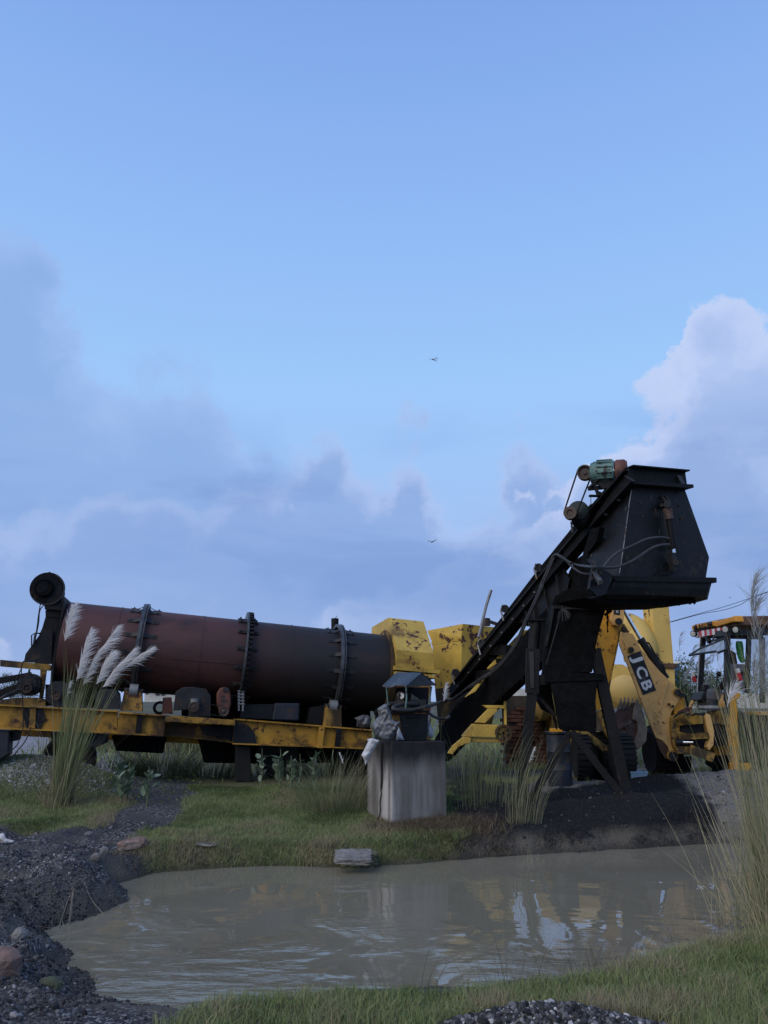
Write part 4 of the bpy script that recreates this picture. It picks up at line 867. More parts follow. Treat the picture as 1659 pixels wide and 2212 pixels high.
# ------------------------------------------------------------------ concrete plinth with the control box on it
TH = R(24.6); X1 = Vector((math.cos(TH), math.sin(TH), 0)); Y1 = Vector((-math.sin(TH), math.cos(TH), 0))
PC = PZ(846.6, 1781, 0.0); PPF = Plane(PC, -Y1); PPL = Plane(PC, -X1)
MT['concrete'] = None
def plinth_material():
    m = bpy.data.materials.new('streaked_concrete'); m.use_nodes = True; g = NG(m.node_tree); b = m.node_tree.nodes['Principled BSDF']
    pos = g.n('ShaderNodeNewGeometry').outputs['Position']; mp_ = g.n('ShaderNodeMapping'); g.put(mp_.inputs[0], pos); mp_.inputs['Scale'].default_value = (1, 1, .09)
    s1 = g.noise(mp_.outputs[0], 7, 6, .6); s2 = g.noise(mp_.outputs[0], 3.1, 3, .5); n = g.noise(pos, 5, 7, .65)
    c = g.mix(g.step(s1, .35, .7), (.12, .112, .104), (.24, .23, .22)); c = g.mix(g.m('MULTIPLY', g.step(s2, .5, .66), .85), c, (.42, .41, .40))
    c = g.mix(g.m('MULTIPLY', g.step(n, .5, .75), .5), c, (.10, .092, .085))
    sz = g.n('ShaderNodeSeparateXYZ'); g.put(sz.inputs[0], pos)
    gr = g.step(g.m('ADD', sz.outputs[2], g.m('ADD', g.m('MULTIPLY', s1, .5), g.m('MULTIPLY', s2, .6))), 1.12, 1.46)      # soot washed down from the machine on top
    c = g.mix(g.m('MULTIPLY', gr, .93), c, (.012, .012, .014)); g.put(b.inputs['Base Color'], c); b.inputs['Roughness'].default_value = .9
    b.inputs['Specular IOR Level'].default_value = .2
    bn = g.n('ShaderNodeBump'); bn.inputs['Strength'].default_value = .3; bn.inputs['Distance'].default_value = .02; g.put(bn.inputs['Height'], g.noise(pos, 24, 6, .7)); m.node_tree.links.new(bn.outputs[0], b.inputs['Normal'])
    return m
MT['concrete'] = plinth_material()
TOPZ = PPF((846.6, 1604)).z
Wf, Wl = (PPF((965.5, 1760)) - PC).dot(X1), (PPL((792.7, 1765)) - PC).dot(Y1)
base = PC - Z * .4
pl_ = MB().loft([[base, base + X1 * Wf, base + X1 * Wf + Y1 * Wl, base + Y1 * Wl], [PC + Z * TOPZ, PC + X1 * Wf + Z * TOPZ, PC + X1 * Wf + Y1 * Wl + Z * TOPZ, PC + Y1 * Wl + Z * TOPZ]])
plinth = tag(pl_.build('concrete_plinth', 'concrete', bevel=.012), 'grey streaked concrete plinth with sooty top at the pond edge', 'plinth')
PB1 = Plane(PC + Y1 * .22, -Y1); PB2 = Plane(PC + Y1 * .4, -Y1); PBL = Plane(PC + X1 * .12 + Y1 * .22, -X1)
cbx = thing('gauge_shelter', 'small black gauge cabinet under a folded tin roof, on the plinth', 'cabinet', tuple(PC + X1 * .4 + Y1 * .45 + Z * TOPZ))
cb = PB1(zp(600, 755)); D1 = .5
t4 = [PB1(zp(590, 752)), PB1(zp(926, 752))]; l4 = [PB1(zp(640, 1070)), PB1(zp(905, 1070))]
for q in l4: q.z = TOPZ + .002
ca_ = part('cabinet', 'plate', cbx, lambda b: b.loft([[l4[0], l4[1], l4[1] + Y1 * .42, l4[0] + Y1 * .42 - X1 * .04], [t4[0], t4[1], t4[1] + Y1 * D1, t4[0] + Y1 * D1]]), bevel=.008)
part('cabinet_flange', 'black', ca_, lambda b: b.prism([PB1(zp(500, 705), .08), PB1(zp(935, 708), .05), PB1(zp(935, 745), .05), PB1(zp(500, 742), .08)], Y1 * .6))
part('door_slot', 'black', ca_, lambda b: b.prism(PB1.L([zp(675, 786), zp(842, 786), zp(842, 808), zp(675, 808)], .012), Y1 * .02))
part('cabinet_side', 'sootyellow', ca_, lambda b: b.prism([PB1(zp(498, 760), -.1), PB1(zp(588, 760), -.02), PB1(zp(630, 1010), -.02), PB1(zp(520, 860), -.1)], Y1 * .3))
rdg0, rdg1 = PB1(zp(845, 274)), PB1(zp(845, 274)) + Y1 * .72
evl = PB1(zp(662, 430), .02); evr = PB1(zp(1025, 420), .02)
rdg1 = Plane(rdg1, -Y1)(zp(545, 270)); evl1 = Plane(rdg1, -Y1)(zp(383, 424)); evr1 = evr + (rdg1 - rdg0)
roof = MB()
sag = lambda a, b_, n, s: [a.lerp(b_, k / n) + Z * (s * math.sin(math.pi * 2 * k / n)) for k in range(n + 1)]
e0 = sag(evl, evl1, 8, .018); r0_ = [rdg0.lerp(rdg1, k / 8) for k in range(9)]; e1 = sag(evr, evr1, 8, .012)
for A_, B_ in ((e0, r0_), (r0_, e1)):
    for k in range(8): roof.prism([A_[k], A_[k + 1], B_[k + 1], B_[k]], Z * .008)
MT['tin'] = M('dark_tin_sheet', (.020, .023, .031), .42, .3, var=.4, scale=5, rust=((.12, .10, .09), .12, 12), bump=.2, bscale=12, spec=.5)
rf = roof.build('roof', 'tin', cbx)
part('roof_gable', 'tin', rf, lambda b: b.prism([evl + Y1 * .01, evr + Y1 * .01, rdg0 + Y1 * .01], Y1 * .006))
part('roof_edge', 'grey', rf, lambda b: b.tube(e0, .006, 4))
for (x, y0, y1, o) in ((430, 432, 650, -.62), (660, 430, 692, .0), (960, 430, 650, -.1)):
    part('roof_post', 'green', cbx, lambda b: b.tube([PB1(zp(x, y0), o), PB1(zp(x + (8 if x < 900 else -15), (y0 + y1) / 2), o), PB1(zp(x + (20 if x < 600 else (-5 if x < 900 else -32)), y1), o)], .013, 6))
ga = part('pressure_gauge', 'pulley', cbx, lambda b: b.lathe(PB1(zp(600, 540), -.2), -Y1, [(.055, -.03), (.06, 0), (.06, .02), (.048, .025), (.048, .015), (.001, .015)], 28), smooth=True)
part('gauge_face', 'white', ga, lambda b: b.cyl(PB1(zp(600, 540), -.19), PB1(zp(600, 540), -.183), .046, 24))
part('gauge_needle', 'letterblack', ga, lambda b: b.bar(PB1(zp(597, 532), -.178), PB1(zp(612, 552), -.178), .006, .003, Y1))
part('valve_block', 'darkgrey', cbx, lambda b: (b.box(PB1(zp(592, 600), -.24), .10, .1, .10), b.box(PB1(zp(600, 650), -.26), .28, .2, .1), b.cyl(PB1(zp(520, 650), -.2), PB1(zp(470, 632), -.2), .03, 10), b.box(PB1(zp(800, 640), -.3), .24, .2, .14)))
part('back_plate', 'black', cbx, lambda b: b.prism(PB1.L([zp(545, 440), zp(930, 440), zp(920, 700), zp(545, 700)], -.62), Y1 * .02))
part('torn_sheet', 'plastic', cbx, lambda b: [b.prism([PB1(zp(725, 515), -.3), PB1(zp(790, 560), -.26), PB1(zp(860, 615), -.2), PB1(zp(880, 645), -.2), PB1(zp(730, 660), -.24)], Y1 * .01)])
hose = part('hose', 'hose', None, lambda b: b.tube(arc([PB1(zp(800, 640), -.2), PB1(zp(620, 640), -.05), PB1(zp(515, 675), .06), PB1(zp(525, 700), .10), PB1(zp(640, 712), .10), PB1(zp(800, 695), .08), PB1(zp(950, 655), .03)] + [SPL(zc(q[0], q[1]), .08) for q in ((210, 1395), (330, 1360), (480, 1240))], 8), .026, 8), smooth=True)
tag(hose, 'thick grey hose looping from the gauge cabinet towards the conveyor', 'hose')
hose2 = part('hose', 'hose', None, lambda b: b.tube(arc([PB1(zp(925, 740), -.1), PB1(zp(1000, 790), -.1), PB1(zp(1090, 812), -.15), PB1(zp(1170, 790), -.3)] + [SPL(zc(q[0], q[1]), .1) for q in ((260, 1560), (310, 1490), (370, 1400), (480, 1300))], 8), .02, 8), smooth=True)
tag(hose2, 'thin black hose sagging low beside the white plume right of the plinth', 'hose')

# ------------------------------------------------------------------ backhoe loader parked beyond the conveyor, its tail to the left
BP = Plane((0, 14.6, 0), (0, -1, 0)); NF = Vector((0, -1, 0))
bh = thing('backhoe_loader', 'worn yellow backhoe loader with JCB on its raised boom, parked at right', 'backhoe loader', tuple(PZ(1500, 1668, .15)))
def bplate(zs, w, name, mat, parent, off=0.0, **kw): return plate(BP, zs, w, name, mat, parent, off=off, **kw)
boom_o = [zj(100, 470), zj(160, 470), zj(212, 482), zj(300, 645), zj(400, 765), zj(500, 880), zj(600, 975), zj(690, 1060), zj(715, 1090), zj(712, 1130), zj(690, 1185), zj(615, 1300), zj(600, 1350), zj(610, 1480), zj(652, 1700), zj(655, 1750), zj(632, 1786), zj(590, 1792), zj(545, 1770), zj(500, 1700), zj(450, 1560), zj(400, 1440), zj(300, 1180), zj(200, 920), zj(70, 590)]
boom = bplate(boom_o, .03, 'boom', 'jcb', bh, off=.02, bevel=.006)
part('boom_far_plate', 'jcb_grime', boom, lambda b: b.prism(BP.L(boom_o, -.32), -NF * .03))
under = [zj(500, 1700), zj(450, 1560), zj(400, 1440), zj(300, 1180), zj(200, 920), zj(70, 590)]
MT['boomunder'] = M('shade_rust_brown', (.10, .052, .028), .7, var=.4, scale=3, rust=(RUST, .3, 8))  # shade of the boom's underside painted in as dark brown, plus rust specks
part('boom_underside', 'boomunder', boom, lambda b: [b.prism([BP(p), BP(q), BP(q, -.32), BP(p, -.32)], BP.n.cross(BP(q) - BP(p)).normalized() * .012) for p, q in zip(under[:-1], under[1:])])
top = [zj(212, 482), zj(300, 645), zj(400, 765), zj(500, 880), zj(600, 975), zj(690, 1060)]
part('boom_topside', 'jcb', boom, lambda b: [b.prism([BP(p), BP(q), BP(q, -.32), BP(p, -.32)], -BP.n.cross(BP(q) - BP(p)).normalized() * .012) for p, q in zip(top[:-1], top[1:])])
part('boom_rib', 'jcb', boom, lambda b: b.bar(BP(zj(570, 985), .025), BP(zj(465, 1335), .025), .05, .02, NF))
part('boom_rib', 'jcb', boom, lambda b: b.bar(BP(zj(120, 540), .03), BP(zj(170, 640), .03), .07, .03, NF))
part('boom_wear_patch', 'boomunder', boom, lambda b: b.prism(BP.L([zj(450, 1560), zj(520, 1590), zj(580, 1660), zj(600, 1785), zj(545, 1770), zj(500, 1700)], .024), -NF * .003))
for (x, y, r) in ((185, 650, .048), (670, 1090, .055), (620, 1750, .072), (715, 1120, .045), (580, 1215, .02), (620, 1235, .02)):
    q = BP(zj(x, y), .02)
    bs = part('pin_boss', 'jcb_grime', boom, lambda b: b.cyl(q, q + NF * .03, r * 1.35, 24), smooth=True)
    part('pin', 'decal', bs, lambda b: b.cyl(q + NF * .03, q + NF * .07, r, 20), smooth=True)
dec = part('boom_sign', 'decal', boom, lambda b: b.prism(BP.L([zj(155, 715), zj(290, 660), zj(455, 1070), zj(315, 1120)], .027), -NF * .005))
FCOUNT = 0
def text(s, c, right, up, h, mat, parent, bold=0.0, sx=1.0, name='lettering'):
    """raised lettering centred on c; right/up are the reading directions"""
    cu = bpy.data.curves.new(name, 'FONT'); cu.body = s; cu.align_x = 'CENTER'; cu.align_y = 'CENTER'; cu.size = h / .72; cu.extrude = .002; cu.resolution_u = 6
    cu.materials.append(MT[mat])
    tmp = bpy.data.objects.new(name, cu); COL.objects.link(tmp); bpy.context.view_layer.update()
    me = bpy.data.meshes.new_from_object(tmp.evaluated_get(bpy.context.evaluated_depsgraph_get())); bpy.data.objects.remove(tmp)
    co = [v.co for v in me.vertices]; cx_, cy_ = (max(c.x for c in co) + min(c.x for c in co)) / 2, (max(c.y for c in co) + min(c.y for c in co)) / 2
    for v in me.vertices: v.co.x -= cx_; v.co.y -= cy_
    if bold or h > .1 and len(s) == 1:                   # heavier strokes: the same outline doubled with small shifts
        bm = bmesh.new(); bm.from_mesh(me); src = bm.faces[:]; e = h * .05
        for dx, dy, k in ((e, 0, 1), (-e, 0, 2), (0, e, 3), (0, -e, 4)):
            g2 = bmesh.ops.duplicate(bm, geom=bm.verts[:len(me.vertices)] + bm.edges[:len(me.edges)] + src)
            for v in [q for q in g2['geom'] if isinstance(q, bmesh.types.BMVert)]: v.co += Vector((dx, dy, k * .0003))
            bm.verts.ensure_lookup_table(); bm.edges.ensure_lookup_table(); src = bm.faces[:len(me.polygons)]
        bm.to_mesh(me); bm.free()
    o = bpy.data.objects.new(name, me); COL.objects.link(o); o.parent = parent
    r = Vector(right).normalized(); u = Vector(up); u = (u - r * u.dot(r)).normalized(); n = r.cross(u)
    m = Matrix((r * sx, u, n)).transposed().to_4x4(); m.translation = Vector(c) - Vector(parent['_o']); o.matrix_local = m
    return o
rt = (BP(zj(385, 1095)) - BP(zj(222, 688))).normalized(); upv = NF.cross(rt)
if upv.x < 0: upv = -upv
for ch_, (x, y) in (('J', (246, 742)), ('C', (306, 884)), ('B', (358, 1018))):
    text(ch_, BP(zj(x, y), .034), rt, upv, .185, 'letter', dec, .0, 1.6 if ch_ == 'J' else 1.2, 'letter')
# dipper arm, orange, ahead of the boom
dip_o = [zk(1100, 60), zk(1190, 60), zk(1292, 60), zk(1290, 300), zk(1282, 370), zk(1258, 450), zk(1215, 640), zk(1180, 800), zk(1150, 930), zk(1120, 1110), zk(1085, 1200), zk(1030, 1280), zk(980, 1260), zk(985, 1100), zk(1015, 860), zk(990, 640), zk(1010, 520), zk(1050, 330), zk(1085, 170)]
dip = bplate(dip_o, .24, 'dipper', 'jcb_orange', bh, off=-.05, bevel=.01)
part('dipper_side_plate', 'jcb', dip, lambda b: b.prism(BP.L([zk(1200, 60), zk(1293, 60), zk(1290, 330), zk(1282, 375), zk(1240, 400), zk(1180, 390), zk(1150, 340), zk(1165, 280)], .06), -NF * .1), bevel=.006)
part('dipper_rib', 'jcb_grime', dip, lambda b: b.tube([BP(p, -.04) for p in (zk(1250, 450), zk(1215, 640), zk(1160, 900), zk(1130, 1080))], .014, 5))
part('handle_ring', 'jcb_orange', dip, lambda b: b.tube([BP(p, -.03) for p in (zk(1155, 680), zk(1160, 590), zk(1190, 580), zk(1185, 680))], .012, 5))
q = BP(zk(1228, 355), .06)
pb_ = part('pin_boss', 'jcb', dip, lambda b: b.cyl(q, q + NF * .02, .085, 24), smooth=True); part('pin', 'decal', pb_, lambda b: b.cyl(q, q + NF * .07, .062, 20), smooth=True)
d3 = part('dipper_sign', 'decal', dip, lambda b: b.prism(BP.L([zk(1192, 100), zk(1256, 105), zk(1248, 288), zk(1184, 278)], .065), -NF * .005))
for ch_, (x, y) in (('3', (1226, 186)), ('D', (1224, 220)), ('X', (1220, 254))):
    text(ch_, BP(zk(x, y - 2), .072), (1, 0, 0), (.06, 0, 1), .048, 'letter', d3, .006, 1.2, 'letter')
part('tooth_spot', 'decal', dip, lambda b: b.cyl(BP(zk(1038, 440), -.05), BP(zk(1038, 440), -.02), .03, 12))
# hydraulic cylinder along the boom
bc = part('boom_cylinder', 'decal', bh, lambda b: b.cyl(BP(zj(298, 548), -.12), BP(zj(560, 950), -.12), .066, 20), smooth=True)
part('cylinder_rod', 'chrome', bc, lambda b: b.cyl(BP(zj(110, 225), -.12), BP(zj(305, 560), -.12), .036, 16), smooth=True)
part('cylinder_collar', 'decal', bc, lambda b: b.cyl(BP(zj(290, 535), -.12), BP(zj(310, 568), -.12), .075, 20), smooth=True)
part('cylinder_pipe', 'rubber', bc, lambda b: b.tube(arc([BP(q, -.02) for q in (zj(355, 572), zj(385, 590), zj(440, 690), zj(500, 770), zj(540, 850), zj(552, 920))]), .016, 6), smooth=True)
part('rod_link', 'jcb_grime', bc, lambda b: b.prism(BP.L([zj(95, 370), zj(125, 380), zj(172, 465), zj(150, 490), zj(105, 450)], -.06), -NF * .1))
# digging bucket hanging teeth-up below the dipper
bk = part('bucket', 'bucket', bh, lambda b: b.loft([[BP(q, o) for q in (zj(10, 1330), zj(60, 1265), zj(180, 1240), zj(262, 1170), zj(318, 1300), zj(362, 1470), zj(350, 1590), zj(250, 1690), zj(140, 1702), zj(45, 1580), zj(0, 1450))] for o in (.25, -.45)]), bevel=.015)
for (x, y, tx, ty) in ((62, 1270, 88, 1148), (105, 1262, 128, 1138), (150, 1255, 166, 1142), (195, 1250, 208, 1152), (236, 1270, 252, 1160)):
    part('bucket_tooth', 'mud', bk, lambda b: b.loft([[BP(zj(x - 24, y), .34 - x * .0006), BP(zj(x + 24, y), .34 - x * .0006), BP(zj(x + 24, y), .2), BP(zj(x - 24, y), .2)], [BP(zj(tx - 14, ty + 50), .33), BP(zj(tx + 14, ty + 50), .33), BP(zj(tx + 12, ty + 50), .22), BP(zj(tx - 12, ty + 50), .22)], [BP(zj(tx - 4, ty), .3), BP(zj(tx + 4, ty), .3), BP(zj(tx + 4, ty), .27), BP(zj(tx - 4, ty), .27)]]))
part('bucket_side_cutter', 'mud', bk, lambda b: b.prism(BP.L([zj(222, 1255), zj(258, 1165), zj(300, 1270), zj(365, 1470), zj(352, 1600), zj(262, 1700), zj(232, 1600), zj(270, 1500), zj(262, 1400), zj(210, 1370)], .32), -NF * .06), bevel=.01)
part('bucket_strip', 'bucket', bk, lambda b: b.prism(BP.L([zj(15, 1445), zj(180, 1370), zj(215, 1400), zj(25, 1500)], .28), -NF * .03))
for x, y in ((120, 1420), (135, 1560), (205, 1530)):
    part('bucket_cleat', 'bucket', bk, lambda b: b.prism(BP.L([zj(x, y), zj(x + 35, y + 40), zj(x + 25, y + 55), zj(x - 10, y + 15)], .29), -NF * .04))
part('bucket_link', 'mud', bh, lambda b: b.prism(BP.L([zk(1000, 1290), zk(1150, 1340), zk(1200, 1400), zk(1130, 1560), zk(1080, 1500), zk(980, 1490), zk(960, 1400)], .0), -NF * .3), bevel=.02)
part('tipping_link', 'jcb_grime', bh, lambda b: (b.bar(BP(zk(1030, 1280), .1), BP(zk(1150, 1560), .1), .08, .1), b.cyl(BP(zk(935, 1575), .15), BP(zk(935, 1575), .0), .05, 14), b.bar(BP(zk(850, 1500), .05), BP(zk(1120, 1700), .05), .12, .12)))
part('bucket_back', 'mud', bh, lambda b: b.prism(BP.L([zk(870, 1610), zk(960, 1600), zk(1120, 1710), zk(1110, 1850), zk(880, 1860)], -.1), -NF * .4), bevel=.03)
part('bucket_pipe', 'white', bh, lambda b: b.bar(BP(zk(1140, 1295), -.3), BP(zk(1230, 1290), -.3), .1, .12))
# swing post and slide frame at the tail
kp = bplate([zj(615, 1340), zj(700, 1320), zj(790, 1300), zj(900, 1310), zj(905, 1380), zj(830, 1420), zj(705, 1440), zj(700, 1500), zj(830, 1540), zj(690, 1560), zj(680, 1600), zj(660, 1700), zj(635, 1650), zj(610, 1480)], .5, 'swing_post', 'jcb_grime', bh, off=.12, bevel=.015)
part('swing_casting', 'jcb', kp, lambda b: b.prism(BP.L([zj(985, 1310), zj(1025, 1330), zj(1062, 1500), zj(1055, 1640), zj(1010, 1700), zj(985, 1660), zj(1015, 1560), zj(975, 1440), zj(970, 1350)], .5), -NF * .15), bevel=.015)
part('slide_rail', 'jcb_grime', kp, lambda b: (b.bar(BP(zj(700, 1395), .15), BP(zj(920, 1375), .55), .1, .14), b.bar(BP(zj(700, 1555), .15), BP(zj(1000, 1540), .5), .1, .1)))
for k in range(4):
    part('valve_spool', 'darkgrey', kp, lambda b: b.bar(BP(zj(710, 1440 + k * 26), .0), BP(zj(970, 1425 + k * 26), .2), .1, .05))
part('post_window', 'decal', kp, lambda b: b.prism(BP.L([zj(700, 1430), zj(960, 1410), zj(975, 1530), zj(700, 1530)], -.1), -NF * .3))
part('swing_cylinder', 'decal', kp, lambda b: b.cyl(BP(zj(660, 1612), .22), BP(zj(730, 1612), .24), .06, 18), smooth=True)
part('swing_rod', 'chrome', kp, lambda b: b.cyl(BP(zj(725, 1612), .24), BP(zj(840, 1612), .3), .03, 14), smooth=True)
part('lower_bracket', 'jcb_grime', kp, lambda b: (b.bar(BP(zj(660, 1690), .1), BP(zj(900, 1690), .2), .25, .12), b.bar(BP(zj(800, 1680), .3), BP(zj(1050, 1770), .4), .2, .16)))
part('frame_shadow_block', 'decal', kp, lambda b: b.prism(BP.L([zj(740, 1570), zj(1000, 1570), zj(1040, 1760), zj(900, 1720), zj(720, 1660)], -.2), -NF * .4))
part('hose_bundle', 'rubber', kp, lambda b: [b.tube(arc([BP(q, .35) for q in path]), .017, 6) for path in ((zj(800, 1350), zj(870, 1315), zj(910, 1340), zj(925, 1400)), (zj(950, 1400), zj(1000, 1500), zj(1018, 1580), zj(990, 1640)), (zj(640, 1350), zj(700, 1310), zj(760, 1300)))], smooth=True)
part('hose_coil', 'darkgrey', kp, lambda b: b.ring(BP(zj(950, 1360), .4), NF, .10, .05, .06, 18), smooth=True)
part('seat_lever', 'rustred', kp, lambda b: b.prism(BP.L([zj(685, 1300), zj(700, 1285), zj(790, 1245), zj(828, 1250), zj(820, 1270), zj(740, 1310), zj(700, 1322)], .3), -NF * .06))
part('post_top', 'jcb_orange', kp, lambda b: b.prism(BP.L([zj(640, 1180), zj(700, 1100), zj(745, 1100), zj(755, 1290), zj(640, 1330)], -.05), -NF * .35), bevel=.01)
part('hydraulic_pipe', 'rubber', kp, lambda b: b.tube(arc([BP(q, -.1) for q in (zj(745, 1105), zj(765, 1150), zj(790, 1290))]), .02, 6))
# rear frame and stabilisers: near side Y=14.0, far side Y=15.7
NP = Plane((0, 14.0, 0), NF); FPn = Plane((0, 15.7, 0), NF)
st = plate(NP, [zj(1215, 1080), zj(1290, 1080), zj(1330, 1900), zj(1290, 1920), zj(1285, 1840), zj(1240, 1500)], .22, 'stabiliser_column', 'jcb_orange', bh, bevel=.012)
part('stabiliser_foot', 'jcb_orange', st, lambda b: b.prism(NP.L([zj(1285, 1830), zj(1450, 1830), zj(1455, 1920), zj(1290, 1925)], .03), -NF * .3), bevel=.01)
part('stabiliser_inner_leg', 'decal', st, lambda b: b.bar(NP(zj(1305, 1880), -.1), NP(zj(1320, 2060), -.1), .12, .12, NF))
fs = plate(FPn, [zj(705, 1760), zj(820, 1755), zj(822, 1965), zj(712, 1962)], .2, 'stabiliser_leg', 'decal', bh)
part('stabiliser_bracket', 'jcb_orange', fs, lambda b: b.prism(FPn.L([zj(672, 1760), zj(712, 1755), zj(722, 1810), zj(690, 1820)], .05), -NF * .1), bevel=.008)
part('slide_frame', 'jcb_grime', bh, lambda b: (b.bar(NP(zj(1225, 1318), -.05), FPn(zj(1010, 1318), 0), .1, .12), b.bar(NP(zj(1225, 1392), -.05), FPn(zj(1000, 1385), 0), .1, .12), b.bar(NP(zj(1250, 1700), -.05), FPn(zj(700, 1690), 0), .1, .16)))
part('engine_block', 'darkgrey', bh, lambda b: (b.prism(NP.L([zj(1050, 1420), zj(1240, 1420), zj(1250, 1760), zj(1060, 1740)], -.5), -NF * .6), b.prism(NP.L([zj(1060, 1480), zj(1200, 1480), zj(1180, 1580), zj(1080, 1580)], -.42), -NF * .1)))
for (x, Y, rr_, nm) in ((7.35, 14.25, .62, 'rear_wheel'), (7.35, 15.55, .62, 'rear_wheel'), (9.4, 14.3, .45, 'front_wheel'), (9.4, 15.5, .45, 'front_wheel')):
    c = Vector((x, Y, .18 + rr_)) if nm == 'front_wheel' else Vector((x - .55, Y, .15 + rr_))
    w = part(nm, 'rubber', bh, lambda b: b.lathe(c, NF, [(rr_ * .5, -.16), (rr_ * .9, -.2), (rr_, -.15), (rr_, .15), (rr_ * .9, .2), (rr_ * .5, .16)], 40), smooth=True)
    part('rim', 'jcb_orange', w, lambda b: b.lathe(c, NF, [(rr_ * .5, -.14), (rr_ * .5, .14), (rr_ * .3, .06), (.1, .06), (.08, .14), (.001, .14)], 28), smooth=True)
    tr = MB()
    for k in range(22):
        a = 2 * math.pi * k / 22
        for sg in (-1, 1):
            e = Vector((math.cos(a), 0, math.sin(a))); f = Vector((math.cos(a + .16), 0, math.sin(a + .16)))
            tr.bar(c + e * rr_ + NF * sg * .19, c + f * rr_ + NF * sg * .01, .05, .05, e)
    tag(tr.build('tread_lug', 'rubber', w), kind='stuff')
part('main_body', 'jcb_orange', bh, lambda b: (b.box((8.6, 14.85, 1.15), 1.9, 1.0, .6), b.box((10.0, 14.85, 1.3), 1.8, .9, .7)), bevel=.05)
part('rear_mudguard', 'jcb', bh, lambda b: b.prism([Vector((6.6, 13.95, 1.42)), Vector((7.7, 13.95, 1.42)), Vector((7.7, 13.95, 1.36)), Vector((6.6, 13.95, 1.36))], (0, .55, 0)))
# cab: tail face looks left (-X); near face looks at the pond (-Y)
CY0, CY1 = 14.05, 15.65; NC = Plane((0, CY0, 0), NF); FC = Plane((0, CY1, 0), NF)
cabp = part('cab_frame', 'decal', bh, lambda b: (b.bar(NC(zj(1196, 455)), NC(zj(1186, 1310)), .07, .09, (1, 0, 0)), b.bar(FC(zj(945, 480)), FC(zj(900, 1180)), .10, .09, (1, 0, 0)),
     b.bar(NC(zj(1420, 480)), NC(zj(1400, 1100)), .07, .07, (1, 0, 0)), b.bar(NC(zj(1860, 480)), NC(zj(1900, 1200)), .07, .07, (1, 0, 0)), b.bar(FC(zj(1560, 520)), FC(zj(1560, 1200)), .08, .08, (1, 0, 0)),
     b.bar(NC(zj(1196, 470)), FC(zj(925, 505)), .10, .10), b.bar(NC(zj(1196, 465)), NC(zj(1860, 470)), .08, .10), b.bar(FC(zj(925, 505)), FC(zj(1560, 520)), .08, .08)))
rf0, rf1, rf2, rf3 = NC(zj(1275, 330), .1), FC(zj(825, 410), .1), FC(zj(1540, 400), .1), NC(zj(1980, 320), .1)
part('cab_roof', 'boomunder', bh, lambda b: b.loft([[rf0 - Z * .12, rf1 - Z * .10, rf2 - Z * .1, rf3 - Z * .12], [rf0 + Z * .06 + Vector((.03, .05, 0)), rf1 + Z * .05 + Vector((.05, 0, 0)), rf2 + Z * .12, rf3 + Z * .06]]), bevel=.03)
fa = [zj(822, 395), zj(1060, 345), zj(1075, 352), zj(1272, 292), zj(1288, 358), zj(1240, 362), zj(1080, 412), zj(1045, 402), zj(822, 438)]
def tail(uv, off=0.0):                                    # plane of the cab's tail
    return TAIL(uv, off)
TAIL = Plane(rf0, (-(rf1 - rf0).y, (rf1 - rf0).x, 0)); TAIL = TAIL if TAIL.n.x < 0 else Plane(rf0, -TAIL.n)
fas = part('roof_fascia', 'jcb_clean', bh, lambda b: b.prism(TAIL.L(fa, .05), -TAIL.n * .16), bevel=.02)
tdir = (TAIL(zj(1005, 385)) - TAIL(zj(900, 408))).normalized()
text('BR-01GD-5283', TAIL(zj(953, 402), .056), tdir, Z, .115, 'letterblack', fas, 0, (TAIL(zj(1006, 388)) - TAIL(zj(898, 410))).length / .98 / 1.0, 'registration_lettering')
for x, y in ((873, 412), (1028, 378)):
    part('marker_lamp', 'decal', fas, lambda b: b.lathe(TAIL(zj(x, y), .05), TAIL.n, [(.045, 0), (.04, .03), (.012, .06), (.001, .06)], 14), smooth=True)
for (x, y, pl2, o) in ((846, 480, FC, .1), (884, 490, FC, -.1), (1178, 436, NC, .12), (1285, 440, NC, .1)):
    q = pl2(zj(x, y), o); ax_ = Vector((-.8, -.6, -.1)).normalized()
    wl = part('work_lamp', 'decal', bh, lambda b: b.lathe(q, ax_, [(.03, -.09), (.055, -.05), (.065, .0), (.065, .02), (.057, .02)], 20), smooth=True)
    part('lamp_lens', 'lamp', wl, lambda b: b.lathe(q, ax_, [(.056, .012), (.05, .024), (.001, .03)], 20), smooth=True)
p0, p1 = TAIL(zj(905, 482), .04), TAIL(zj(1150, 442), .04)
for k in range(9):
    a, c = p0.lerp(p1, k / 9), p0.lerp(p1, (k + 1) / 9)
    part('warning_stripe', 'red' if k % 2 == 0 else 'white', bh, lambda b: b.prism([a - Z * .06, c - Z * .06, c + Z * .05, a + Z * .05], TAIL.n * .004))
for zz, yy in ((zj(1186, 470), zj(1178, 1300)), (zj(912, 500), zj(876, 1180))):
    part('post_tape', 'white', cabp, lambda b: b.bar(TAIL(zz, .05), TAIL(yy, .05), .02, .006, TAIL.n))
# tilted tail window, open
wf = [zj(798, 708), zj(905, 640), zj(1178, 528), zj(1186, 645), zj(1098, 680), zj(1080, 665), zj(830, 700)]
TW = Plane(TAIL(zj(1000, 640), .25), (TAIL.n + Z * .9).normalized())
gl = part('tail_window', 'glass', bh, lambda b: b.prism(TW.L(wf), -TW.n * .008))
part('window_frame', 'decal', gl, lambda b: [b.bar(TW(a), TW(c), .03, .03, TW.n) for a, c in zip(wf, wf[1:] + wf[:1])])
part('gas_strut', 'decal', gl, lambda b: (b.bar(TAIL(zj(1010, 585), .0), TAIL(zj(1080, 500), 0), .02, .02), b.bar(TAIL(zj(985, 510), .02), TAIL(zj(1010, 570), .02), .06, .08), b.bar(TAIL(zj(1030, 560), 0), TAIL(zj(1160, 520), 0), .03, .03)))
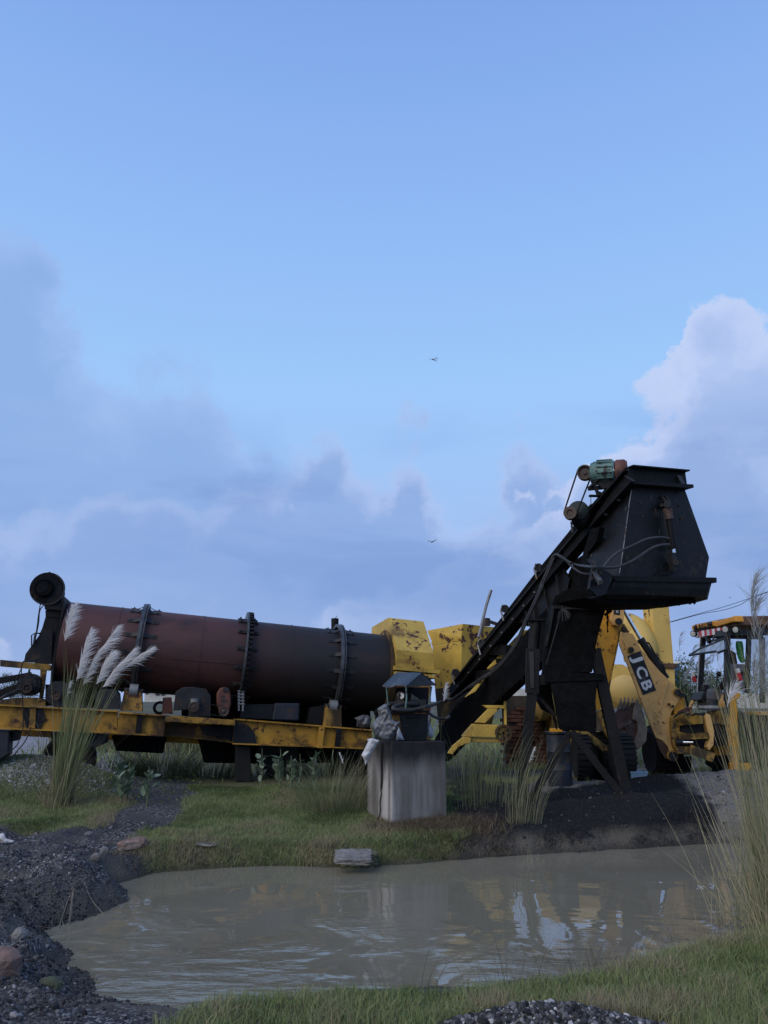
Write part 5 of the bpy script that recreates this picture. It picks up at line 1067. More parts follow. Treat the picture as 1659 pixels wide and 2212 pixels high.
# inside the cab
part('tail_panel', 'palepanel', bh, lambda b: b.prism(TAIL.L([zj(880, 1180), zj(1165, 1172), zj(1168, 1275), zj(1100, 1290), zj(885, 1270)], .05), -TAIL.n * .2), bevel=.015)
part('panel_strip', 'white', bh, lambda b: [b.prism(TAIL.L(q, .056), -TAIL.n * .004) for q in ([zj(892, 1226), zj(990, 1228), zj(990, 1258), zj(900, 1256)], [zj(996, 1228), zj(1122, 1228), zj(1116, 1258), zj(996, 1258)])])
part('console', 'palepanel', bh, lambda b: b.prism(NC.L([zj(1040, 1075), zj(1065, 1048), zj(1140, 1055), zj(1165, 1110), zj(1165, 1175), zj(1038, 1175)], -.5), -NF * .3), bevel=.03)
lv = part('control_lever', 'decal', bh, lambda b: b.tube(arc([NC(q, -.5) for q in (zj(1083, 1052), zj(1085, 990), zj(1092, 930), zj(1108, 905))]), .016, 8), smooth=True)
part('lever_knob', 'decal', lv, lambda b: b.lathe(NC(zj(1108, 900), -.5), Z, [(.001, -.05), (.035, -.04), (.05, 0), (.035, .04), (.001, .05)], 14), smooth=True)
part('dashboard', 'decal', bh, lambda b: (b.prism(FC.L([zj(935, 1110), zj(960, 1075), zj(1040, 1080), zj(1040, 1175), zj(910, 1175)], .5), -NF * .5), b.bar(FC(zj(965, 1010), .4), FC(zj(965, 1080), .4), .15, .1)), bevel=.02)
part('seat_back', 'decal', bh, lambda b: b.prism(NC.L([zj(1095, 1050), zj(1170, 930), zj(1190, 950), zj(1180, 1075)], -.4), -NF * .05))
part('headrest', 'decal', bh, lambda b: b.prism(NC.L([zj(1205, 680), zj(1240, 650), zj(1290, 680), zj(1310, 800), zj(1200, 790)], -.6), -NF * .12), bevel=.03)
part('cab_side_panel', 'palepanel', bh, lambda b: b.prism(NC.L([zj(1205, 790), zj(1395, 800), zj(1395, 1085), zj(1195, 1080)], -.02), -NF * .03))
part('side_glass', 'clearglass', bh, lambda b: b.prism(NC.L([zj(1430, 490), zj(1850, 490), zj(1890, 1100), zj(1420, 1090)], -.02), -NF * .008))
part('tinsel_garland', 'tinsel', bh, lambda b: b.tube(arc([NC(q, -.15) for q in (zj(1318, 560), zj(1325, 640), zj(1340, 730), zj(1365, 780))], 4), [.05, .06, .065, .065, .065, .06, .06, .055, .055, .05, .05, .045, .03][:13], 10))
part('sill_trim', 'jcb_orange', bh, lambda b: b.prism(NC.L([zj(1160, 1200), zj(1215, 1090), zj(1330, 1090), zj(1340, 1130), zj(1225, 1260), zj(1165, 1255)], .03), -NF * .25), bevel=.02)
for (q, pl2, o) in (([zj(1285, 850), zj(1325, 838), zj(1338, 885), zj(1298, 895)], NC, .06), ([zj(833, 872), zj(858, 870), zj(864, 925), zj(838, 928)], FC, .15)):
    tl = part('tail_lamp', 'lamp', bh, lambda b: b.prism(pl2.L(q, o), -NF * .08), bevel=.01)
    s = 78 if pl2 is NC else 58
    part('lamp_red_lens', 'red', tl, lambda b: b.prism(pl2.L([(q[3][0], q[3][1]), (q[2][0], q[2][1]), (q[2][0] + 4, q[2][1] + s * .2075), (q[3][0] + 3, q[3][1] + s * .2075)], o), -NF * .08), bevel=.01)
    part('lamp_bracket', 'decal', tl, lambda b: b.bar(pl2(q[2], o - .06), pl2((q[2][0] + 7, q[2][1] + 4), -.05), .05, .05))
part('grab_rail', 'jcb', bh, lambda b: b.tube(arc([FC(q, .1) for q in (zj(870, 1150), zj(835, 1190), zj(808, 1250), zj(805, 1300))]), .03, 7), smooth=True)

# ------------------------------------------------------------------ tall yellow duct, tanks and other plant behind
DP = Plane((0, 18.5, 0), (0, -1, 0))
du = thing('exhaust_duct', 'tall tapering yellow steel duct rising behind the excavator boom', 'duct', tuple(PZ(1425, 1640, .2))); du.location = (P(1425, 1600, 18.5).x, 18.9, .2); du['_o'] = tuple(du.location)
def tower(b, l0, r0, l1, r1, c0, c1, dep=.8):            # left / corner / right edges at top and bottom
    for (a, c, e, f) in ((l0, c0, l1, c1),): pass
    T = [DP(c0), DP(r0), DP(r0) + Vector((.1, dep, 0)), DP(l0, -.35)]; B = [DP(c1), DP(r1), DP(r1) + Vector((.1, dep, 0)), DP(l1, -.35)]
    b.loft([T, B])
part('duct_shaft', 'yellow_far', du, lambda b: tower(b, (1382, 1235), (1438, 1235), (1398, 1440), (1455, 1432), (1404, 1235), (1418, 1437)))
part('duct_flange', 'boomunder', du, lambda b: b.prism(DP.L([zj(500, 790), zj(668, 795), zj(670, 838), zj(500, 832)], .06), (.05, 1.0, 0)))
part('duct_base', 'yellow_far', du, lambda b: tower(b, (1398, 1442), (1457, 1444), (1404, 1660), (1464, 1660), (1420, 1443), (1430, 1660)))
elb = MB()
for k in range(9):
    a = math.pi * .5 * k / 8
elb.tube(arc([DP(zk(1180, 500), -.4), DP(zk(1260, 440), -.35), DP(zk(1370, 470), -.3), DP(zk(1450, 600), -.2), DP(zk(1480, 760), -.2)], 5), .42, 18)
elb.build('duct_elbow', 'yellow_far', du, smooth=True)
part('duct_elbow_rim', 'boomunder', du, lambda b: b.tube(arc([DP(zk(1390, 420), .1), DP(zk(1450, 470), .1), DP(zk(1490, 550), .1)], 4), .03, 6))
TK = Plane((0, 17.2, 0), (0, -1, 0))
def htank(uc, vc, ru, length, name, label, dirv, ribs=False):
    c = TK((uc, vc)); r = (TK((uc + ru, vc)) - c).length; d = Vector(dirv).normalized()
    t = thing(name, label, 'tank', (c.x, c.y + .5, .2))
    part('tank_shell', 'tank', t, lambda b: b.lathe(c, d, [(.001, -.34 * r), (.35 * r, -.31 * r), (.7 * r, -.2 * r), (.9 * r, -.09 * r), (r, 0.0), (r, length), (.7 * r, length + .2 * r), (.001, length + .3 * r)], 48), smooth=True)
    part('tank_seam', 'tank', t, lambda b: b.ring(c + d * .02, d, r + .012, r - .02, .04, 48))
    for q in (.35, length - .4):
        part('tank_saddle', 'jcb_grime', t, lambda b: b.box(c + d * q - Z * (r * .9 + .35), .2, r * 1.4, .9))
    return t
htank(1158, 1508, 47, 1.15, 'horizontal_tank', 'yellow horizontal tank with domed end left of the black chute', (1, .12, 0))
htank(1350, 1495, 36, 1.8, 'horizontal_tank', 'pale yellow tank end-on behind the excavator bucket', (.35, .94, 0))
yw = tag(part('yellow_casing', 'yellow_far', None, lambda b: (b.prism(DP.L([zk(1130, 800), zk(1275, 800), zk(1330, 830), zk(1480, 900), zk(1480, 1500), zk(1120, 1500), zk(1100, 1200)], .5), (0, .5, 0)),)), 'flat yellow steel casing behind the dipper arm and pale tank', 'casing')
# yellow loader frame seen under the conveyor
LF = Plane((0, 14.8, 0), (0, -1, 0))
lf = thing('loader_frame', 'yellow steel frame with diagonal arms half hidden under the conveyor', 'machine frame', tuple(P(1050, 1620, 14.9)))
for pts, nm, th, off in (([zc(1080, 612), zc(1200, 600), zc(930, 900), zc(700, 1040), zc(690, 1030)], 'diagonal_arm', .15, -.1), ([zc(640, 1150), zc(700, 1100), zc(560, 1290), zc(445, 1352)], 'diagonal_arm', .15, -.1), ([zc(870, 1335), zc(898, 1340), zc(908, 1700), zc(884, 1700)], 'upright_post', .12, 0),
                         ([zc(640, 1440), zc(890, 1440), zc(890, 1480), zc(690, 1478)], 'cross_plate', .25, .02), ([zc(700, 1480), zc(825, 1482), zc(662, 1640), zc(552, 1632)], 'diagonal_arm', .12, .04),
                         ([zc(540, 1650), zc(870, 1662), zc(905, 1690), zc(905, 1800), zc(420, 1790)], 'side_box', .4, .08), ([zc(420, 1792), zc(512, 1800), zc(505, 1850), zc(370, 1900), zc(305, 1985), zc(248, 1972), zc(300, 1895)], 'hitch_hook', .1, .1), ([zc(515, 1798), zc(900, 1812), zc(895, 1855), zc(512, 1850)], 'lower_rail', .2, .02)):
    plate(LF, pts, th, nm, 'yellow_clean', lf, off=off, bevel=.01)
part('frame_wheel', 'sootyellow', lf, lambda b: b.ring(LF(zc(868, 1748), .12), (0, -1, 0), .155, .12, .06, 28), smooth=True)
for a in range(3):
    part('wheel_spoke', 'sootyellow', lf, lambda b: b.bar(LF(zc(868, 1748), .12) + Vector((math.cos(a * 1.05), 0, math.sin(a * 1.05))) * .13, LF(zc(868, 1748), .12) - Vector((math.cos(a * 1.05), 0, math.sin(a * 1.05))) * .13, .03, .03, (0, 1, 0)))
for q in ((985, 740), (1035, 720), (1050, 760), (1075, 690)):
    part('arm_mark', 'letterblack', lf, lambda b: b.prism(LF.L([zc(*q), zc(q[0] + 14, q[1] - 8), zc(q[0] + 16, q[1] + 25), zc(q[0] + 2, q[1] + 30)], -.095), (0, .004, 0)))

# ------------------------------------------------------------------ things standing around the yard
BW = Plane((0, 17.6, 0), (0, -1, 0))
bwall = thing('brick_stack', 'long rough stack of old red bricks beyond the conveyor legs', 'brick stack', tuple(P(1130, 1600, 17.9)))
x0, x1, ztop, zbot = BW((1090, 1500)).x, BW((1270, 1500)).x, BW((1100, 1497)).z, .15
part('mortar_core', 'mortar', bwall, lambda b: b.box(((x0 + x1) / 2, 17.95, (ztop - .06 + zbot) / 2), x1 - x0 - .03, .5, ztop - .06 - zbot))
bb = MB().box((0, 0, 0), .225, .11, .066); bme = bpy.data.meshes.new('brick'); bme.from_pydata([tuple(v) for v in bb.v], [], bb.f); bme.materials.append(MT['brick'])
fb = None; zz = zbot; row = 0
while zz < ztop and row < 16:
    xx = x0 + (.11 if row % 2 else 0)
    while xx < x1:
        m = Matrix.Translation(Vector((xx + rr.uniform(-.012, .012), 17.68 + rr.uniform(-.03, .03), zz + .04)) - Vector(bwall['_o'])) @ Matrix.Rotation(rr.uniform(-.06, .06), 4, 'Z') @ Matrix.Rotation(rr.uniform(-.03, .03), 4, 'Y')
        if rr.random() > .05:
            if fb is None:
                fb = bpy.data.objects.new('brick', bme); COL.objects.link(fb); fb.parent = bwall; fb.matrix_local = m
            else: piece(fb, bwall, m)
        xx += .242
    zz += .083; row += 1
tag(part('boundary_wall', 'wall', None, lambda b: (b.prism([P(1108, 1487, 30), P(1148, 1488, 30), P(1148, 1520, 30), P(1108, 1520, 30)], (0, .25, 0)))), 'pale plastered wall end seen past the yellow tank', 'wall')
# black oil drum and tyres behind the legs
od = thing('oil_drum', 'black oil drum with a round lid between the conveyor braces', 'drum', tuple(P(1206, 1660, 13.6)))
oc = Vector((P(1206, 1600, 13.6).x, 13.6, .18)); oh = P(1206, 1584, 13.6).z - .18
part('drum_shell', 'barrel', od, lambda b: b.lathe(oc, Z, [(.001, 0), (.2, 0), (.2, oh * .33), (.21, oh * .34), (.2, oh * .36), (.2, oh * .65), (.21, oh * .67), (.2, oh * .69), (.2, oh)], 32), smooth=True)
part('drum_lid', 'plate', od, lambda b: b.lathe(oc + Z * oh, Z, [(.001, .03), (.21, .03), (.22, 0), (.2, -.02)], 32), smooth=True)
part('drum_rag', 'jcb_orange', od, lambda b: b.prism([oc + Z * (oh + .03) + Vector(q) for q in ((-.16, -.1, 0), (.05, -.12, 0), (.02, .05, 0), (-.12, .04, 0))], (0, 0, .05)))
def standing_tyre(u, v, y, r, wid, label, yaw=0.0):
    c = P(u, v, y); g_ = float(height(c.x, c.y)); c.z = g_ + r - .02; ax = Vector((math.cos(yaw), math.sin(yaw), 0))
    t = tag(part('tyre', 'rubber', None, lambda b: b.lathe(c, ax, [(r * .55, -wid * .4), (r * .8, -wid * .5), (r, -wid * .42), (r, wid * .42), (r * .8, wid * .5), (r * .55, wid * .4)], 40), smooth=True), label, 'tyre', 'big tyres beyond the conveyor')
    tr = MB()
    for k in range(26):
        a = 2 * math.pi * k / 26; f = ax.cross(Z); e = Z * math.sin(a) + f * math.cos(a)
        tr.bar(c + e * (r + .008) - ax * wid * .42, c + e * (r + .008) + ax * wid * .42, .045, .03, e)
    tag(tr.build('tread_block', 'rubber', t), kind='stuff')
    return t
standing_tyre(1432, 1640, 15.4, .46, .52, 'broad ribbed tyre standing directly under the boom foot', .05)
standing_tyre(1345, 1650, 13.9, .36, .26, 'narrow tyre standing just behind the right conveyor leg', .1)
standing_tyre(1256, 1625, 14.6, .40, .30, 'ribbed tyre standing right of the black oil drum', -.1)
standing_tyre(1296, 1640, 14.9, .42, .32, 'dusty tyre half hidden behind the right conveyor brace', .25)
for u, yy, nm in ((1378, 17.2, 'leg'), (1392, 17.2, 'leg')):
    pass
tray = thing('plastic_tray', 'pale blue plastic tray lying on the grass under the excavator', 'tray', tuple(P(1380, 1677, 13.7)))
tp = [P(1362, 1664, 13.6), P(1399, 1664, 13.6)]; tz = float(height(tp[0].x, 13.6)); w_ = Vector((tp[1].x - tp[0].x, 0, 0)); o_ = Vector((tp[0].x, 13.6, tz))
part('tray_base', 'tray', tray, lambda b: b.loft([[o_ + w_ * .06 + Vector((0, .03, .0)), o_ + w_ * .94 + Vector((0, .03, .0)), o_ + w_ * .94 + Vector((0, .25, 0)), o_ + w_ * .06 + Vector((0, .25, 0))], [o_ + Z * .11, o_ + w_ + Z * .11, o_ + w_ + Vector((0, .28, .11)), o_ + Vector((0, .28, .11))]]))
part('tray_rim', 'tray', tray, lambda b: [b.bar(a, c, .02, .02) for a, c in ((o_ + Z * .115, o_ + w_ + Z * .115), (o_ + Vector((0, .28, .115)), o_ + w_ + Vector((0, .28, .115))), (o_ + Z * .115, o_ + Vector((0, .28, .115))), (o_ + w_ + Z * .115, o_ + w_ + Vector((0, .28, .115))))])

# crumpled sheet over the cabinet's side and a pale cloth hanging down the plinth
def draped(name, mat, outline_pts, pl, label, cat, n=26, amp=.05, seed=0):
    """crumpled sheet filling an outline, with folds in depth"""
    P2 = [Vector((p[0], p[1], 0)) for p in outline_pts]; us = [p[0] for p in outline_pts]; vs = [p[1] for p in outline_pts]
    poly = np.array([(p[0], p[1]) for p in outline_pts]); V = []; F = []; idx = {}
    gu, gv = np.linspace(min(us), max(us), n), np.linspace(min(vs), max(vs), n)
    UU, VV = np.meshgrid(gu, gv); D = sdf(poly, UU.ravel(), VV.ravel()).reshape(n, n); cell = max(gu[1] - gu[0], gv[1] - gv[0])
    for j in range(n):
        for i in range(n):
            if D[j, i] < cell * .75:
                u, v = UU[j, i], VV[j, i]
                if D[j, i] > 0:                          # pull border vertices onto the outline
                    best = None
                    for a, c in zip(poly, np.roll(poly, -1, 0)):
                        e = c - a; t = np.clip(np.dot((u, v) - a, e) / (np.dot(e, e) + 1e-9), 0, 1); q = a + e * t; d_ = np.hypot(*(q - (u, v)))
                        if best is None or d_ < best[0]: best = (d_, q)
                    u, v = best[1]
                k1 = (.5 - abs(float(fbm(u, v, .045, 2, seed)))) * 2.2 - abs(float(fbm(u + v * .5, v * .6 - u * .3, .085, 2, seed + 5))) * 1.6
                edge = min(1.0, max(0.0, -D[j, i]) / (cell * 4)); idx[j, i] = len(V); V.append(pl((u, v), amp * (k1 + 1.6 * edge)))
    for j in range(n - 1):
        for i in range(n - 1):
            q = [(j, i), (j, i + 1), (j + 1, i + 1), (j + 1, i)]
            if all(k in idx for k in q): F.append([idx[k] for k in q])
    b = MB(); b.add(V, F); o = b.build(name, mat, smooth=False)
    for p in o.data.polygons: p.use_smooth = True
    m = o.modifiers.new('thick', 'SOLIDIFY'); m.thickness = .006
    return tag(o, label, cat)
SH = Plane(PC + Y1 * .05 - X1 * .02, (X1 * -.45 - Y1 * .9))
draped('plastic_sheet', 'plastic', [zp(320, 690), zp(400, 640), zp(440, 632), zp(462, 690), zp(485, 760), zp(500, 815), zp(540, 845), zp(592, 840), zp(560, 940), zp(510, 1040), zp(470, 1075), zp(380, 1078), zp(330, 1050), zp(290, 1010), zp(245, 920), zp(270, 850), zp(340, 780)], SH, 'crumpled grey plastic sheet draped from the gauge cabinet', 'plastic sheet', 52, .04, 3)
draped('hanging_cloth', 'cloth', [zp(200, 1050), zp(255, 1040), zp(340, 1062), zp(350, 1080), zp(300, 1150), zp(250, 1230), zp(205, 1330), zp(180, 1360), zp(172, 1310), zp(133, 1240), zp(165, 1180), zp(212, 1085)], Plane(SH.o + SH.n * .05, SH.n), 'pale ragged cloth hanging off the left edge of the plinth', 'cloth', 36, .025, 9)
draped('sack', 'cloth', [zp(905, 820), zp(935, 840), zp(975, 930), zp(992, 1010), zp(960, 1040), zp(915, 1020), zp(905, 930)], Plane(PC + Y1 * .35, -Y1), 'folded white sack tucked behind the right of the gauge cabinet', 'sack', 18, .03, 12)
draped('cloth_flap', 'cloth', [zp(575, 900), zp(640, 1065), zp(545, 1065), zp(555, 960)], Plane(PC + Y1 * .2, -Y1), 'small pale cloth flap at the foot of the gauge cabinet', 'cloth', 14, .02, 15)
draped('tarpaulin', 'plastic', [zp(50, 800), zp(90, 790), zp(150, 765), zp(210, 770), zp(250, 800), zp(240, 905), zp(160, 915), zp(75, 905), zp(85, 840)], PR, 'small grey tarpaulin heap on the chassis left of the plinth', 'tarpaulin', 20, .05, 21)
rp = part('rope', 'rubber', None, lambda b: (b.tube(arc([PPL(zp(*q), .012) for q in ((372, 1095), (368, 1300), (366, 1500), (362, 1640), (366, 1700), (352, 1800), (355, 1900), (330, 2000), (270, 2080), (240, 2120))]), .0075, 5), b.tube(arc([PPL(zp(*q), .014) for q in ((384, 1095), (382, 1350), (384, 1500), (372, 1640))]), .0075, 5)))
tag(rp, 'black looped rope hanging down the left face of the plinth', 'rope')

# stones, slab and litter along the pond
def rock(name, mat, u, v, z, size, rot, label, boxy=3.0, seed=0, sub=2, cat='stone'):
    c = PZ(u, v, z); bm = bmesh.new(); bmesh.ops.create_icosphere(bm, subdivisions=sub, radius=1.0); r = random.Random(seed); off = r.uniform(0, 50)
    from mathutils import noise
    for vt in bm.verts:
        d = vt.co.normalized(); k = (abs(d.x) ** boxy + abs(d.y) ** boxy + abs(d.z) ** boxy) ** (-1 / boxy)
        k *= 1 + .16 * noise.noise(d * 1.7 + Vector((off, 0, 0))) +   .13 * noise.noise(d * 4 + Vector((off, 3, 0)))
        vt.co = d * k; vt.co.x *= size[0]; vt.co.y *= size[1]; vt.co.z *= size[2]
    me = bpy.data.meshes.new(name); bm.to_mesh(me); bm.free(); me.materials.append(MT[mat])
    o = bpy.data.objects.new(name, me); COL.objects.link(o); o.location = (c.x, c.y, float(height(c.x, c.y)) + size[2] * .55); o.rotation_euler = rot
    return tag(o, label, cat)
rock('stone', 'redrock', 288, 1822, -.02, (.17, .09, .065), (.1, -.15, .15), 'long reddish stone with a pale top at the lawn corner', 4, 1)
rock('stone', 'rock', 224, 1845, -.05, (.045, .03, .075), (.1, .1, .3), 'upright grey stone splinter on the gravel beside the pond', 4, 2)
rock('stone', 'rock', 207, 1856, -.05, (.055, .03, .055), (.2, .5, .0), 'grey wedge of stone leaning left of the upright splinter', 3, 3)
rock('stone', 'rock', 192, 1800, .0, (.05, .05, .035), (0, 0, .4), 'rounded grey stone near the grassy patch', 2.2, 4)
rock('stone', 'redrock', 408, 1847, -.05, (.08, .05, .04), (0, .1, .2), 'brown stone half buried under the lawn edge', 3, 5)
rock('stone_slab', 'slab', 447, 1813, -.02, (.14, .09, .012), (.05, .06, .1), 'thin flat stone chip lying on the lawn edge', 5, 6, cat='slab')
rock('stone', 'redrock', 2, 2120, -.1, (.11, .10, .10), (.1, .1, .5), 'big red stone with a pale crust by the water inlet', 3.2, 7)
rock('stone', 'moss', 107, 2136, -.18, (.075, .06, .05), (.1, .1, .2), 'mossy dark stone at the mouth of the water inlet', 2.6, 8)
rock('stone', 'rock', 44, 2012, -.08, (.06, .06, .05), (0, .1, .2), 'round stone sunk in the gravel beside the water', 2.2, 9)
rock('stone', 'moss', 180, 2052, -.3, (.03, .03, .03), (0, 0, 0), 'small dark stone just off the gravel spit', 2, 10)
rock('stone', 'moss', 288, 1931, -.3, (.06, .025, .022), (0, 0, .2), 'low dark stone breaking the water by the bank', 2.4, 12)
sl = rock('concrete_slab', 'slab', 762, 1858, -.2, (.20, .13, .030), (.30, .02, .06), 'broken pale concrete slab on the far water edge', 14, 11, sub=5, cat='slab')
c = PZ(762, 1868, -.22); sl.location = (c.x, c.y, -.135)
rock('stone', 'moss', 775, 1872, -.3, (.22, .10, .10), (0, 0, .05), 'muddy block under the pale concrete slab', 9, 13, sub=4)
rg = PZ(12, 1812, .0)
draped('rag', 'cloth', [(-12, 1806), (2, 1800), (8, 1800), (14, 1812), (32, 1816), (30, 1820), (-12, 1821)], Plane(rg, (0, -1, .35)), 'small white rag lying on the gravel at far left', 'rag', 16, .02, 31)
tw = MB(); tc = PZ(150, 1925, float(height(*tuple(PZ(150, 1925, -.05))[:2])))
for pts in ([zj_(x, y) for zj_ in [sheet(0, 3300, .60277)] for x, y in seq] for seq in (((395, 500), (430, 440), (490, 385), (540, 360), (580, 378)), ((560, 372), (620, 382), (710, 395)), ((430, 450), (465, 480), (488, 498)), ((490, 395), (485, 440), (455, 500), (412, 552)), ((485, 400), (470, 470), (452, 530)))):
    q = [PZ(u, v, 0) for u, v in pts]; q = [Vector((p.x, p.y, 0)) for p in [PZ(u, v, -.05) for u, v in pts]]
    q = [Vector((p.x, p.y, float(height(p.x, p.y)) + .015 + .012 * math.sin(k * 1.7))) for k, p in enumerate(q)]
    tw.tube(arc(q, 4), .004, 5)
tag(tw.build('dry_twig', 'twig'), 'forked dry twig lying on the gravel beside the pond', 'twig')

# ------------------------------------------------------------------ far background
fbld = thing('far_building', 'low white building far off, seen under the drum', 'building', tuple(P(355, 1506, 70)))
part('wall', 'wall', fbld, lambda b: b.prism([P(312, 1491, 70), P(470, 1491, 70), P(470, 1516, 70), P(312, 1516, 70)], (0, 6, 0)))
part('roof', 'grey', fbld, lambda b: b.prism([P(309, 1489, 69.6), P(473, 1489, 69.6), P(473, 1491, 69.6), P(309, 1491, 69.6)], (0, 7, 0)))
for u in (336, 348, 380, 420):
    part('window', 'decal', fbld, lambda b: b.prism([P(u, 1496, 69.95), P(u + 8, 1496, 69.95), P(u + 8, 1502, 69.95), P(u, 1502, 69.95)], (0, -.05, 0)))
part('signboard', 'redrock', fbld, lambda b: b.prism([P(404, 1497, 69.9), P(416, 1497, 69.9), P(416, 1503, 69.9), P(404, 1503, 69.9)], (0, -.1, 0)))
sh = thing('blue_shed', 'blue sheet metal shed far behind the yellow duct', 'shed', tuple(P(1465, 1500, 45)))
part('wall', 'bluewall', sh, lambda b: b.prism([P(1440, 1432, 45), P(1468, 1432, 45), P(1471, 1478, 45), P(1440, 1482, 45)], (0, 5, 0)))
part('roof_edge', 'white', sh, lambda b: b.bar(P(1438, 1431, 44.9), P(1470, 1431, 44.9), .3, .12))
part('lower_wall', 'wall', sh, lambda b: b.prism([P(1440, 1483, 45), P(1471, 1479, 45), P(1471, 1525, 45), P(1440, 1525, 45)], (0, 5, 0)))
rbl = thing('far_building', 'pale block wall far off behind the cab and reeds', 'building', tuple(P(1600, 1520, 60)))
part('wall', 'wall', rbl, lambda b: b.prism([P(1470, 1500, 60), P(1760, 1496, 60), P(1760, 1530, 60), P(1470, 1530, 60)], (0, 8, 0)))
for k, lab in ((0, 'upper sagging power line at the right above the cab'), (1, 'lower sagging power line splitting off above the cab')):
    pts = [(1380, 1361), (1449, 1343), (1516, 1324), (1560, 1312 + 2 * 0), (1629, 1289), (1760, 1240)] if k == 0 else [(1449, 1344), (1516, 1326), (1562, 1318), (1600, 1306), (1629, 1290), (1760, 1243)]
    tag(part('power_line', 'rubber', None, lambda b: b.tube(arc([P(u, v, 24) for u, v in pts], 5), .011, 4)), lab, 'power line', 'power lines at the right')

def crown(name, mat, parent, c, r, n, leaf, seed=0):
    g = np.random.default_rng(seed); cl = g.normal(size=(26, 3)); cl = cl / np.linalg.norm(cl, axis=1, keepdims=True) * g.uniform(.35, .95, (26, 1))
    k = g.integers(0, 26, n); q = cl[k] + g.normal(size=(n, 3)) * .17; pos = np.array(c) + q * np.array(r)
    d = unit(g.normal(size=(n, 3))) * leaf * g.uniform(.6, 1.3, (n, 1)); s = unit(np.cross(d, g.normal(size=(n, 3))))
    t = np.clip(.5 + .3 * q[:, 2] + g.normal(size=n) * .18, 0, 1)
    V, F, T = strips(pos - d * .5, d, g.normal(size=(n, 3)) * leaf * .1, np.full(n, leaf * .55), s, t, 2)
    return numesh(name, V, F, mat, None, T, parent=parent)
def tree(u, v, y, r, hgt, label, mat='crown', n=1400, seed=0, cat='tree'):
    b = P(u, v, y); b.z = .1; t = thing('tree', label, cat, tuple(b), 'distant trees')
    part('trunk', 'trunk', t, lambda m: (m.tube([b, b + Z * hgt * .5, b + Z * hgt * .8 + Vector((r * .1, 0, 0))], [hgt * .03, hgt * .022, .02], 7), m.tube([b + Z * hgt * .45, b + Z * hgt * .7 + Vector((-r * .5, 0, 0))], [hgt * .015, .01], 6)))
    crown('crown', mat, t, b + Z * hgt * .72, (r, r, hgt * .34), n, hgt * .03, seed)
for k, (u, y, r, h_, lab) in enumerate(((4, 130, 2.6, 5.6, 'hazy round tree at the far left edge'), (23, 130, 2.2, 4.4, 'smaller hazy tree right of the far left one'), (62, 140, 3, 3.0, 'low hazy tree behind the plant chassis'),
                                        (1490, 32, 1.1, 3.1, 'bushy green tree behind the swing post'), (1476, 40, 1.2, 2.3, 'dark bush below the blue shed'), (1552, 38, .9, 2.6, 'dark tree framed by the cab tail window'), (1690, 45, 3, 3.6, 'tree behind the tall reeds at right'))):
    tree(u, 1515, y, r, h_, lab, 'crown', 3600, k)

# dragonflies in the sky
def dragonfly(u, v, y, span, tilt, label):
    c = P(u, v, y); t = thing('dragonfly', label, 'dragonfly', tuple(c), 'dragonflies over the yard')
    bx = Vector((math.cos(tilt), .3, math.sin(tilt))).normalized(); wx = Vector((.4, -.85, .35)).normalized()
    part('body', 'insect', t, lambda b: b.tube([c - bx * span * .22, c - bx * span * .12, c, c + bx * span * .3, c + bx * span * .42], [span * .03, span * .06, span * .05, span * .022, span * .015], 7), smooth=True)
    for sgn, a in ((1, .65), (1, .35), (-1, .28), (-1, .02)):
        d = Vector((sgn * .9, .1 * sgn, a)).normalized() * span * .55; o = c - bx * span * (.06 if a in (.65, .28) else -.02)
        part('wing', 'wing', t, lambda b: b.prism([o, o + d * .5 - bx * span * .05, o + d, o + d * .97 + bx * span * .05, o + d * .5 + bx * span * .05], (0, span * .006, 0)))
dragonfly(937, 777, 4.2, .055, -.35, 'upper dragonfly high in the clear blue sky')
dragonfly(935, 1170, 4.2, .055, .5, 'dragonfly against the dark cloud left of the hopper')
dragonfly(1639 - 0, 1361 - 45, 9, .05, .2, 'tiny dragonfly beside the power lines at right')
dragonfly(1577, 1291, 12, .06, .9, 'tiny far dragonfly below the hopper lip, right of it')

# ------------------------------------------------------------------ gravel
MT['pebble'] = leafmat('gravel_stones', [(0, (.012, .012, .014)), (.45, (.05, .05, .054)), (.72, (.15, .148, .155)), (1, (.42, .415, .42))], .9, 0.0)
def icosa():
    p = (1 + 5 ** .5) / 2
    v = np.array([(-1, p, 0), (1, p, 0), (-1, -p, 0), (1, -p, 0), (0, -1, p), (0, 1, p), (0, -1, -p), (0, 1, -p), (p, 0, -1), (p, 0, 1), (-p, 0, -1), (-p, 0, 1)], float)
    f = np.array([(0, 11, 5), (0, 5, 1), (0, 1, 7), (0, 7, 10), (0, 10, 11), (1, 5, 9), (5, 11, 4), (11, 10, 2), (10, 7, 6), (7, 1, 8), (3, 9, 4), (3, 4, 2), (3, 2, 6), (3, 6, 8), (3, 8, 9), (4, 9, 5), (2, 4, 11), (6, 2, 10), (8, 6, 7), (9, 8, 1)])
    return unit(v), f
IV, IF = icosa()
